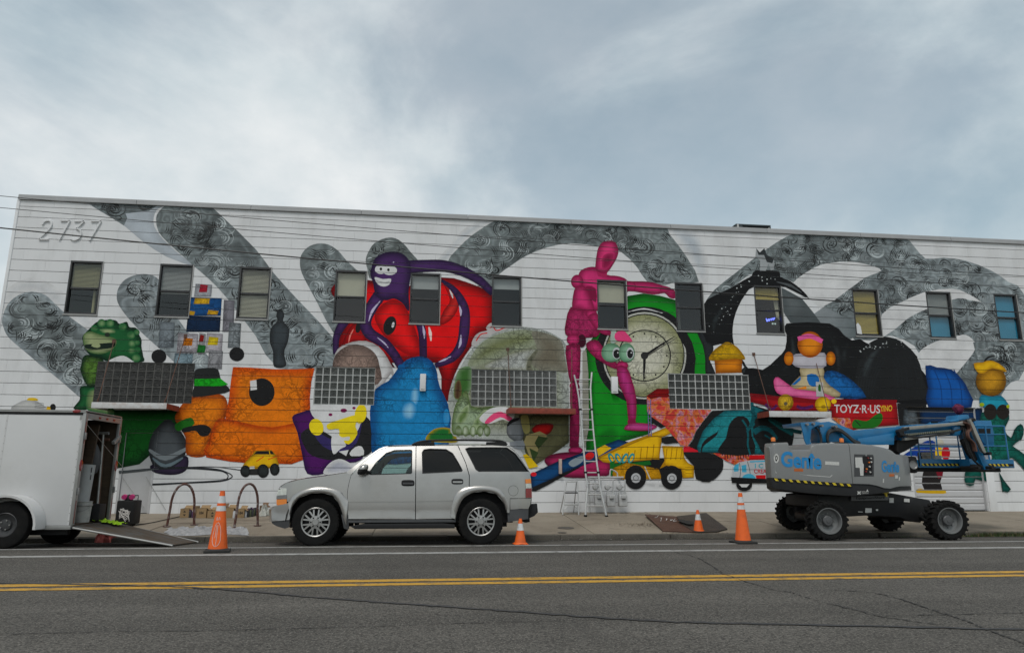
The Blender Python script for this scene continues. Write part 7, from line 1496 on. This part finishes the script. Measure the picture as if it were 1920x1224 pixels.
cone(975.5, 1020, 971.5, 'small orange cone with faded white band behind the rear bumper of the SUV', small=True, yaw=.1)
cone(1310, 996.5, 955.5, 'small orange cone standing on the loose steel plates', small=True, yaw=.5)
cone(1393.5, 1018, 923.5, 'tall orange cone with clean white bands between the steel plates and the lift', yaw=.05)

# ================================================================== HOOP RACKS
M_hoop = pm('chipped_brown_paint', (.085, .03, .02), .6, var=.3, scale=10, dirt=(.34, .33, .32), dscale=11, damt=.9)
def hoop(a, b, top, label):
    p, q = G(*a), G(*b); zt = onY(top[0], top[1], (p.y+q.y)/2).z; t = thing('hoop_rack', label, 'rack', (p+q)/2, 'hoop bike racks'); zb = min(p.z, q.z); pts = []
    d = q-p
    for k in range(31):
        s_ = k/30
        if s_ < .2: w_ = s_/.2; pts.append((p.x+d.x*.06*w_, p.y+d.y*.06*w_, p.z+(zt-zb)*.42*w_))
        elif s_ > .8: w_ = (1-s_)/.2; pts.append((q.x-d.x*.06*w_, q.y-d.y*.06*w_, q.z+(zt-zb)*.42*w_))
        else:
            a_ = math.pi*(s_-.2)/.6; f = .5-.44*math.cos(a_); pts.append((p.x+d.x*f, p.y+d.y*f, zb+(zt-zb)*(.42+.58*max(0, math.sin(a_))**.9)))
    m = MB(); m.tube(pts, .027, 10); m.build('hoop', M_hoop, t)
    for c in (p, q): m = MB(); m.lathe([(.001, .014), (.08, .014), (.085, .0)], (c.x, c.y, c.z+.002), 'Z', 18); m.build('foot_plate', M_hoop, t)
hoop((312.7, 987), (364, 983.6), (342, 907), 'rusty brown hoop rack beside the trailer ramp'); hoop((439, 990), (483, 985.5), (463, 906.5), 'chipped brown hoop rack in front of the paint boxes, close to the SUV')

# ================================================================== PAINT BOXES AND CANS BY THE WALL
M_card = pm('cardboard', (.30, .20, .10), .85, var=.15, scale=5, dirt=(.2, .13, .07), dscale=4, damt=.4); M_cardd = pm('dark_cardboard', (.15, .085, .045), .85, var=.2); M_ink = pm('box_ink', (.02, .017, .015), .8)
def carton(u0, u1, vt, vb, label, mark=None, dep=.28, Ym=None, mat=None, openf=True):
    p = G((u0+u1)/2, vb); y0 = p.y; x0_, x1_ = onY(u0, vb, y0).x, onY(u1, vb, y0).x; h = onY(u0, vt, y0).z-p.z; zb = zg(y0)+.004
    if Ym: zb = Ym
    t = thing('cardboard_box', label, 'box', ((x0_+x1_)/2, y0+dep/2, zb), 'paint boxes along the wall'); mt = mat or M_card
    w = .006; ztop = zb+h; zb2 = zg(y0+dep)
    m = MB(); m.box(x0_, x1_, y0, y0+w, zb, ztop); m.box(x0_, x1_, y0+dep-w, y0+dep, zb, ztop); m.box(x0_, x0_+w, y0+w, y0+dep-w, zb, ztop); m.box(x1_-w, x1_, y0+w, y0+dep-w, zb, ztop); m.box(x0_+w, x1_-w, y0+w, y0+dep-w, zb, zb+.012); m.build('carton', mt, t)
    if openf:
        m = MB(); m.obox(((x0_+x1_)/2, y0+dep+.05, ztop+.03), x1_-x0_-.01, .13, .005, rx=.5); m.build('flap', mt, t)
        m = MB(); m.obox((x1_+.035, y0+dep/2, ztop-.02), .09, dep-.02, .005, ry=.6); m.build('flap', mt, t)
    cx = (x0_+x1_)/2
    if mark == 'tri':
        m = MB()
        for zc_, s_ in ((.68, 1), (.28, -1)): z = zb+h*zc_; m.add([(cx-.035, y0-.002, z-.02*s_), (cx+.035, y0-.002, z-.02*s_), (cx, y0-.002, z+.025*s_)], [(0, 1, 2) if s_ > 0 else (0, 2, 1)])
        m.build('print', M_ink, t)
    elif mark:
        m = MB(); vs, fs = put_text(mark, lambda s_, q: (cx-.05+.1*s_, y0-.002, zb+h*.38+.07*q), bold=.02); m.add(vs, fs); m.build('print', M_ink, t, smooth=False)
    return t
carton(336.7, 353.5, 953.5, 970.2, 'cardboard box printed with two black triangles at the end of the row', 'tri'); carton(367.5, 386, 953, 971, 'cardboard box marked 184 beside the rusty hoop rack', '184'); carton(388, 407, 957, 971.6, 'low cardboard box with triangles behind the scribbled cone', 'tri'); carton(421, 437, 952.5, 971, 'cardboard box half behind the scribbled cone', None); carton(444, 457, 954, 970.5, 'cardboard box marked 184 between white spray cans', '184'); carton(485.5, 497, 948, 966, 'dark brown cardboard box at the SUV end of the row', None, mat=M_cardd)
carton(354, 367, 949, 966.5, 'pale cardboard box set back behind the dark spray cans', None, openf=False); carton(405, 421, 950, 967, 'dark cardboard box pushed back against the wall', None, mat=M_cardd)
M_can = [pm('can_dark', (.02, .02, .024), .35, var=.2), pm('can_purple', (.06, .02, .07), .4), pm('can_white', (.48, .48, .49), .4, var=.1), pm('can_olive', (.06, .07, .03), .4)]
def can(u, vb, vt, mi, label, lay=False):
    p = G(u, vb); h = onY(u, vt, p.y).z-p.z; r_ = .033; t = thing('spray_can', label, 'spray can', p, 'spray cans between the boxes')
    m = MB(); m.lathe([(.001, .002), (r_, .002), (r_, h*.78), (r_*.8, h*.84), (r_*.75, h*.85)], p, 'Z', 14); m.build('body', M_can[mi], t); m = MB(); m.lathe([(r_*.8, h*.84), (r_*.8, h*.98), (r_*.6, h), (.001, h)], p, 'Z', 14); m.build('cap', M_can[(mi+1) % 4] if mi != 2 else M_can[2], t)
can(356, 970, 955.5, 0, 'black spray can standing beside the box with triangles'); can(361.5, 970.2, 956, 1, 'purple spray can next to the box marked 184'); can(438.5, 971, 957, 2, 'white spray can close to the hoop rack leg'); can(460, 969.6, 956, 2, 'white spray can standing before the dark cans')
for k, (u, v) in enumerate(((464.5, 969), (468.5, 968.6), (472.5, 968.3), (466.5, 966.5), (470.5, 966.2), (475.5, 967), (479, 966.5))): can(u, v, v-15.5, (0, 3, 0, 1, 0, 3, 0)[k], ('black spray can in the cluster between a white can and the brown box', 'olive spray can in the cluster between a white can and the brown box', 'black spray can in the cluster between a white can and the brown box', 'purple spray can in the cluster between a white can and the brown box')[(0, 1, 0, 3, 0, 1, 0)[k]])
p_ = G(495, 966.5); crumple('plastic_bag', (p_.x, p_.y), .16, .14, .16, pm('pale_plastic', (.42, .42, .38), .5, var=.2, scale=12), 'crumpled pale plastic bag at the end of the box row by the SUV', 'bag', 9)
# drop cloth
m = MB(); nx_, ny_ = 64, 16; rr = np.random.default_rng(11); vs = []
ph = rr.uniform(0, 6.28, 12)
for i in range(nx_):
    for j in range(ny_):
        s_, t_ = i/(nx_-1), j/(ny_-1); u = 312+150*s_+5*math.sin(9*t_+ph[0]); v = 1003-1.5*math.sin(7*s_+ph[1])-(15-5*abs(s_-.45))*t_*(1 if s_ < .93 else 1-(s_-.93)*9)
        g_ = G(u, v); h = .012+.05*max(0, math.sin(34*s_+4*t_+ph[2]))*max(0, math.sin(6*t_+9*s_+ph[3]))+.03*max(0, math.sin(60*s_-9*t_+ph[4]))+.006*rr.random()
        if i in (0, nx_-1) or j in (0, ny_-1): h = .006
        vs.append((g_.x, g_.y, zg(g_.y)+h))
m.add(vs, [(i*ny_+j, (i+1)*ny_+j, (i+1)*ny_+j+1, i*ny_+j+1) for i in range(nx_-1) for j in range(ny_-1)]); tag(m.build('drop_cloth', pm('canvas_cloth', (.30, .30, .305), .9, var=.25, scale=9, dirt=(.14, .14, .15), dscale=5, damt=.7), None, fix=True), 'rumpled white paint drop cloth spread on the sidewalk behind the scribbled cone', 'drop cloth')
# black wheeled bin with cable scribbles, pink mask on it
p = G(231, 987.5); zt = onY(231, 938, p.y).z; x0_, x1_ = onY(213.5, 987, p.y).x, onY(248, 987, p.y).x; t = thing('equipment_case', 'upright black equipment case with white scribbles beside the trailer', 'case', p)
m = MB(); m.box(x0_, x1_, p.y, p.y+.4, zg(p.y)+.05, zt); m.build('shell', M_blk, t, bevel=.03)
m = MB()
for k in range(6):
    rr = np.random.default_rng(40+k); pts = [(x0_+.06+(x1_-x0_-.12)*rr.random(), p.y-.006, zg(p.y)+.1+(zt-zg(p.y)-.2)*rr.random()*(.8)) for _ in range(5)]; sp = smooth_poly([(a, c) for a, _, c in pts], 6, False); m.tube([(min(max(a, x0_+.03), x1_-.03), p.y-.006, min(c, zt-.05)) for a, c in sp], .007, 6)
m.build('scribble', M_scr, t)
for xx in (x0_+.05, x1_-.05): m = MB(); m.lathe([(.001, -.02), (.05, -.02), (.05, .02), (.001, .02)], (xx, p.y+.2, zg(p.y+.2)+.052), 'X', 14); m.build('wheel', M_rub, t)
m = MB(); m.tube([(x0_+.06, p.y+.3, zt), (x0_+.06, p.y+.3, zt+.1), (x1_-.06, p.y+.3, zt+.1), (x1_-.06, p.y+.3, zt)], .012, 8); m.build('handle', M_blk, t)
tm_ = thing('respirator_mask', 'pink and black respirator mask lying on top of the black case', 'mask', ((x0_+x1_)/2, p.y+.15, zt)); cxm = (x0_+x1_)/2
m = MB(); m.lathe([(.001, .13), (.05, .11), (.08, .05), (.085, .0), (.001, .0)], (cxm+.0, p.y+.14, zt+.002), 'Z', 14); m.build('face_piece', M_blk, tm_)
for dx_ in (-.07, .09): m = MB(); m.cyl((cxm+dx_, p.y+.04, zt+.07), (cxm+dx_, p.y+.1, zt+.08), .055, n=16); m.build('filter', pm('pink_filter', (.55, .04, .20), .6), tm_)
# cable across the sidewalk
m = MB(); pts = [G(u, v) for u, v in smooth_poly([(250, 985), (275, 982), (300, 977), (340, 968), (365, 962)], 6, False)]; m.tube([(q.x, q.y, zg(q.y)+.012) for q in pts], .01, 6); tag(m.build('power_cable', M_blk, None), 'black cable running over the sidewalk from the case to the wall', 'cable')

# ================================================================== STEEL PLATES
Z7b = crop(1130, 840, 6.12)
M_pl1 = pm('rusty_plate', (.085, .040, .028), .6, metal=.3, var=.3, scale=5, bump=.6, bscale=70, dirt=(.16, .09, .06), dscale=4, damt=.5); M_pl2 = pm('dark_plate', (.045, .036, .03), .6, metal=.3, var=.35, scale=5, bump=.6, bscale=70, dirt=(.10, .07, .05), dscale=4, damt=.5)
def plate(pts, hs, mat, label):
    P = [G(u, v) for u, v in Z7b(pts)]; m = MB(); n = len(P); top = [(q.x, q.y, q.z+h+.02) for q, h in zip(P, hs)]; bot = [(q.x, q.y, q.z+h) for q, h in zip(P, hs)]
    c = [sum(t_[k] for t_ in top)/n for k in range(3)]; m.add(top+bot+[tuple(c)], [(i, (i+1) % n, 2*n) for i in range(n)]+[(i, n+i, n+(i+1) % n, (i+1) % n) for i in range(n)]+[tuple(range(2*n-1, n-1, -1))]); return tag(m.build('steel_plate', mat, None, fix=True, smooth=False), label, 'plate', 'loose steel plates')
pp1 = plate([(485,787),(860,806),(1060,905),(1045,972),(690,960)], [.05, .03, .01, .005, .01], M_pl1, 'rusty red-brown steel plate lying on the sidewalk'); plate([(905,890),(850,822),(1190,770),(1432,935),(1310,968),(1050,974)], [.035, .07, .05, .008, .005, .012], M_pl2, 'dark steel plate overlapping the rusty plate beside the small cone')
m = MB(); P = [G(u, v) for u, v in Z7b([(850,868),(900,862),(1045,885),(1040,915),(985,918),(900,890)])]; m.add([(q.x, q.y, q.z+.09) for q in P], [tuple(range(6))]); o = m.build('gap_shade', M_dark, pp1)  # flat black patch paints the dark shade in the gap between plates
m = MB(); rr = np.random.default_rng(3)
for k in range(5):
    pts = smooth_poly([(620+55*k+rr.normal()*10, 828+8*k+rr.normal()*10) for _ in range(4)], 5, False); m.tube([(G(*Z7b([q])[0]).x, G(*Z7b([q])[0]).y, G(*Z7b([q])[0]).z+.068) for q in pts], .006, 5)
m.build('chalk_scribble', M_scr, pp1)
for (u, v, r_) in ((1061, 989.5, .19), (1054, 998.5, .10)):
    q = G(u, v); m = MB(); sl_ = (zg(q.y+.1)-zg(q.y-.1))/.2; m.lathe([(r_, .004), (r_*.96, .007), (r_*.5, .007), (.001, .007)], (0, 0, 0), 'Z', 26); m.v = [(q.x+x, q.y+y, zg(q.y)+z+sl_*y+.003) for x, y, z in m.v]; tag(m.build('valve_cover', pm('iron_cover', (.09, .08, .068), .7, metal=.2, var=.3, scale=20), None), 'round iron cover set in the sidewalk, the %s one' % ('wider' if r_ > .15 else 'narrower'), 'cover', 'iron sidewalk covers')

# ================================================================== LADDERS
M_alu = pm('ladder_aluminium', (.50, .50, .49), .4, metal=.5, var=.12, dirt=(.3, .29, .28), dscale=8, damt=.5)
yb_ = G(1117, 968).y
def lad(u, v): return onY(u, v, yb_+(WALL_Y-.08-yb_)*min(1, max(0, (968-v)/268)))
ld = thing('extension_ladder', 'tall aluminium multi-position ladder leaning against the painted wall', 'ladder', lad(1117, 968))
LR = ZB([(965,420),(985,500),(1002,600),(1012,700),(1022,800),(1032,920),(1042,1040),(1055,1224)])[:-1]+ZL([(505,400),(528,560),(535,650)]); LR2 = ZL([(538,640),(528,780),(515,900),(505,1120)]); RR = ZB([(1100,400),(1090,520),(1096,640),(1102,720),(1112,850),(1128,1000),(1142,1120)])+ZL([(718,420),(738,600)]); RR2 = ZL([(735,590),(760,720),(795,860),(850,1125)])
for pth in (LR, RR):
    m = MB(); m.tube([lad(*q) for q in pth], .026, 8); m.build('rail', M_alu, ld)
for pth in (LR2, RR2): m = MB(); m.tube([lad(*q) for q in pth], [.03, .03, .03, .026], 8); m.build('leg', M_alu, ld); m = MB(); q = lad(*pth[-1]); m.obox((q.x, q.y, q.z+.02), .07, .1, .05); m.build('foot', M_rub, ld, bevel=.01)
def xat(pth, v):
    for (a, va), (b, vb) in zip(pth, pth[1:]):
        if va <= v <= vb: return a+(b-a)*(v-va)/(vb-va)
    return pth[-1][0]
for v in [one(ZB, (0, y))[1] for y in (455, 530, 607, 683, 762, 838, 918, 1000, 1080)]+[one(ZL, (0, y))[1] for y in (400, 577, 757, 945)]:
    a_, b_ = (xat(LR, v), xat(RR, v)) if v < one(ZL, (0, 600))[1] else (xat(LR2, v), xat(RR2, v)); m = MB(); m.tube([lad(a_, v), lad(b_, v)], .017, 8); m.build('rung', M_alu, ld)
for v in (one(ZB, (0, 683))[1], one(ZL, (0, 395))[1]):
    for pth in (LR, RR): q = lad(xat(pth, v), v); m = MB(); m.obox(q, .09, .07, .05); m.build('lock', M_blk, ld, bevel=.008)
ys_ = WALL_Y-.62; dz_ = zg(ys_)-onY(*ZL([(260, 1043)])[0], ys_).z; sl2 = thing('step_ladder', 'small white-splashed step ladder standing against the wall beside the gas meters', 'ladder', (onY(1070, 959, ys_).x, ys_, zg(ys_)))
def stp(q, dy=0): p = ZL([q])[0]; f = (1045-q[1])/560; return onY(p[0], p[1], ys_+.22*f+dy)+Vector((0, 0, dz_))
for a_, b_ in (((130,1042),(188,490)), ((395,1045),(370,490))): m = MB(); m.tube([stp(a_), stp(b_)], .018, 8); m.build('rail', M_alu, sl2)
for a_, b_ in (((150,1010),(200,520)), ((378,1012),(360,520))):
    m = MB(); q0, q1 = stp(a_), stp(b_); m.tube([(q0.x, min(ys_+.55, WALL_Y-.05), zg(min(ys_+.55, WALL_Y-.05))), (q1.x, ys_+.25, q1.z)], .014, 8); m.build('rear_leg', M_alu, sl2)
for y, w_, mt in ((498, .06, M_alu), (680, .16, M_dgr), (875, .09, M_alu)):
    f = (1045-y)/560; x0p, x1p = 130+58*f, 395-25*f; a_, b_ = stp((x0p, y)), stp((x1p, y)); m = MB(); m.box(a_.x, b_.x, a_.y-.02, a_.y+w_, a_.z-.02, a_.z+.015); m.build('step', mt, sl2, bevel=.004)
for a_, b_ in (((150,960),(235,880)), ((390,960),(310,880))): m = MB(); m.tube([stp(a_), stp(b_)], .008, 6); m.build('brace', M_alu, sl2)

# ================================================================== GAS METERS
M_mt = pm('meter_white_paint', (.45, .455, .455), .6, var=.12, scale=8, dirt=(.28, .28, .275), dscale=7, damt=.6)
ym = WALL_Y-.42
def Pm(q, yy=None): p = ZL([q])[0]; return onY(p[0], p[1], yy or ym)
for k, (x0p, x1p) in enumerate(((662, 800), (860, 1005), (1058, 1200))):
    a_, b_ = Pm((x0p, 960)), Pm((x1p, 760)); t = thing('gas_meter', ('white-painted gas meter behind the legs of the tall ladder', 'white-painted gas meter in the middle of the pipe manifold', 'white-painted gas meter under the painted dump truck wheel')[k], 'gas meter', (a_.x, ym+.1, 0), 'white gas meters')
    m = MB(); cxm = (a_.x+b_.x)/2; m.box(a_.x+.01, b_.x-.01, ym, ym+.2, a_.z+.01, b_.z); m.build('body', M_mt, t, bevel=.035, seg=3); m = MB(); m.box(cxm-.06, cxm+.06, ym-.035, ym+.02, b_.z-.1, b_.z-.005); m.build('dial_box', M_mt, t, bevel=.012); m = MB(); m.box(cxm-.045, cxm+.045, ym-.037, ym-.0355, b_.z-.12, b_.z-.101); m.build('dial_window', M_dgr, t)
    zt = Pm((900, 480)).z
    m = MB()
    for dx_ in (-.075, .075): m.tube([(cxm+dx_, ym+.1, b_.z-.02), (cxm+dx_, ym+.1, b_.z+.12), (cxm+dx_*1.2, ym+.12, zt-.05 if dx_ > 0 else b_.z+.22)], .022, 8); m.cyl((cxm+dx_, ym+.1, b_.z+.005), (cxm+dx_, ym+.1, b_.z+.05), .04, n=8)
    m.build('riser_pipe', M_mt, t); m = MB(); m.lathe([(.001, -.05), (.06, -.045), (.085, -.005), (.085, .01), (.05, .04), (.03, .06), (.001, .06)], (cxm-.08, ym+.1, b_.z+.2), 'Y', 16); m.build('regulator', M_mt, t)
    m = MB(); m.tube([(cxm-.08, ym+.1, b_.z+.2), (cxm+.03, ym+.1, b_.z+.2)], .02, 8); m.obox((cxm+.02, ym+.07, b_.z+.2), .03, .09, .03); m.build('valve', M_mt, t)
t = thing('pipe_manifold', 'white gas pipe manifold running along the wall above the meters', 'pipe', Pm((900, 1000)))
zt = Pm((900, 478)).z; m = MB(); m.tube([(Pm((560, 478)).x, ym+.14, zt), (Pm((1150, 478)).x, ym+.14, zt)], .028, 10); m.build('header_pipe', M_mt, t)
m = MB(); m.tube([(Pm((580, 478)).x, ym+.14, zt), (Pm((580, 478)).x, ym+.14, .02)], .026, 10); m.build('supply_pipe', M_mt, t)
m = MB(); q = [Pm(x) for x in smooth_poly([(930,470),(935,370),(960,350),(1040,395),(1055,440),(1055,478)], 4, False)]; m.tube([(x.x, ym+.16, x.z) for x in q], .02, 8); m.build('vent_pipe', M_mt, t)
m = MB(); m.box(Pm((690, 480)).x, Pm((690, 480)).x+.03, ym+.16, WALL_Y-.012, zt-.02, zt+.02); m.box(Pm((1100, 480)).x, Pm((1100, 480)).x+.03, ym+.16, WALL_Y-.012, zt-.02, zt+.02); m.build('bracket', M_mt, t)

# ================================================================== WIRES, ROOF UNIT
def wire(name, pts, r_, label, Yw=14.6, sagl=0):
    P = [onY(u, v, Yw) for u, v in pts]; xs = [p.x for p in P]; zs = [p.z for p in P]; cf = np.polyfit(xs, zs, 2 if len(P) > 2 else 1); m = MB(); m.tube([(x, Yw, float(np.polyval(cf, x))) for x in np.linspace(-26, 30, 90)], r_, 6); return tag(m.build(name, M_hose, None), label, 'cable', 'overhead cables')
wire('overhead_cable', [(0, 367.5), (980, 451), (1790, 510), (1920, 517)], .007, 'thin overhead cable, the topmost of the three spans'); wire('overhead_cable', [(0, 389.5), (980, 474), (1790, 533), (1920, 540)], .007, 'thin overhead cable strung between the topmost and the thick span', 14.75); wire('overhead_cable', [(0, 427.5), (480, 475), (960, 518), (1440, 556), (1920, 586)], .014, 'thick black overhead cable, the lowest span', 14.4)
yr = WALL_Y+1.6; ru = thing('rooftop_unit', 'dark louvred rooftop unit rising above the parapet', 'vent', (onY(1410, 428, yr).x, yr, 8.1)); ZR = crop(1360, 410, 16.0)
def Pr(q): p = ZR([q])[0]; return onY(p[0], p[1], yr)
a_, b_ = Pr((320, 150)), Pr((1360, 180)); m = MB(); m.box(a_.x, b_.x, yr, yr+1.0, a_.z-.05, a_.z); m.box(b_.x-.05, b_.x, yr, yr+1.0, 8.1, a_.z-.0505); m.box(a_.x, a_.x+.22, yr, yr+1.0, 8.1, a_.z-.0505); m.build('hood', pm('dark_roof_metal', (.05, .06, .065), .5, metal=.3), ru, bevel=.006); m = MB(); m.box(a_.x+.23, b_.x-.06, yr+.3, yr+.35, 8.1, a_.z-.06); m.build('back_panel', M_dark, ru)
m = MB(); c = Pr((160, 270)); m.prism([(c.x, c.z), (a_.x-.002, a_.z), (a_.x-.002, 8.1), (c.x, 8.1)], yr+.1, yr+.8); m.build('side_cowl', MATS['dark_roof_metal'], ru); m = MB(); m.box(b_.x-.09, b_.x-.055, yr-.02, yr+.02, 8.1, a_.z-.1); m.build('strut', M_lab, ru); m = MB(); m.box(a_.x+.03, a_.x+.08, yr-.02, yr-.002, 8.1, a_.z-.02); m.build('strut', M_lab, ru)

# ================================================================== WEEDS, LITTER
rr = np.random.default_rng(21); m = MB()
def blade(x, y, z, h, a, w=.006):
    dx_, dy_ = math.cos(a), math.sin(a); m.add([(x-dy_*w, y+dx_*w, z), (x+dy_*w, y-dx_*w, z), (x+dx_*h*.25+dy_*w*.6, y+dy_*h*.25-dx_*w*.6, z+h*.6), (x+dx_*h*.25-dy_*w*.6, y+dy_*h*.25+dx_*w*.6, z+h*.6), (x+dx_*h*.6, y+dy_*h*.6, z+h)], [(0, 1, 2, 3), (3, 2, 4)], 0 if rr.random() < .75 else 1)
cl = [(onY(u, 1003, 15).x, s_) for u, s_ in ((1795, .5), (1830, 1.0), (1860, 1.2), (1890, 1.2), (1915, .9), (1775, .35), (1700, .3))]
for cx, s_ in cl:
    for k in range(int(260*s_)): x = cx+rr.normal()*.22; y = 14.93+rr.normal()*.05; blade(x, y, zg(min(y, 14.99)), rr.uniform(.02, .11)*s_, rr.uniform(0, 6.28))
for k in range(500): x = rr.uniform(-9, 14); y = 14.97+rr.normal()*.02; blade(x, min(y, 14.995), zg(min(y, 14.99)), rr.uniform(.008, .04), rr.uniform(0, 6.28), .004)
tag(m.build('weeds', [pm('weed_green', (.05, .085, .022), .8, var=.3, scale=10), pm('weed_dry', (.14, .11, .05), .8)], None, smooth=False), 'green weeds and dry grass growing along the kerb', 'weeds', kind='stuff')
m = MB()
def fleck(x, y, s_, mi): a = rr.uniform(0, 6.28); z = zg(y)+.006; c, s2 = math.cos(a)*s_, math.sin(a)*s_*.6; m.add([(x-c, y-s2, z), (x+s2, y-c*.7, z+s_*.2), (x+c, y+s2, z+s_*.35*rr.random()), (x-s2, y+c*.7, z+s_*.2)], [(0, 1, 2, 3)], mi)
for k in range(1100): y = 14.98-abs(rr.normal())*.22; fleck(rr.uniform(-9, 15), y, rr.uniform(.006, .022), int(rr.choice([0, 0, 0, 1, 2, 2])))
pc_ = G(*Z7b([(480, 880)])[0])
for k in range(420): fleck(pc_.x+rr.normal()*.35, pc_.y+rr.normal()*.22, rr.uniform(.008, .022), int(rr.choice([0, 0, 2])))
for k in range(260): q = G(*Z7b([(rr.uniform(680, 1480), 975+rr.normal()*5)])[0]); fleck(q.x, q.y, rr.uniform(.008, .02), int(rr.choice([0, 2])))
for k in range(160): fleck(rr.uniform(-8, 14), rr.uniform(15.2, 19), rr.uniform(.004, .012), int(rr.choice([0, 1, 2])))
tag(m.build('litter', [pm('leaf_litter', (.10, .062, .03), .9, var=.4, scale=30), pm('paper_litter', (.5, .49, .46), .9), pm('dark_litter', (.04, .033, .026), .9)], None, smooth=False), 'dry leaves and paper scraps scattered along the gutter', 'litter', kind='stuff')
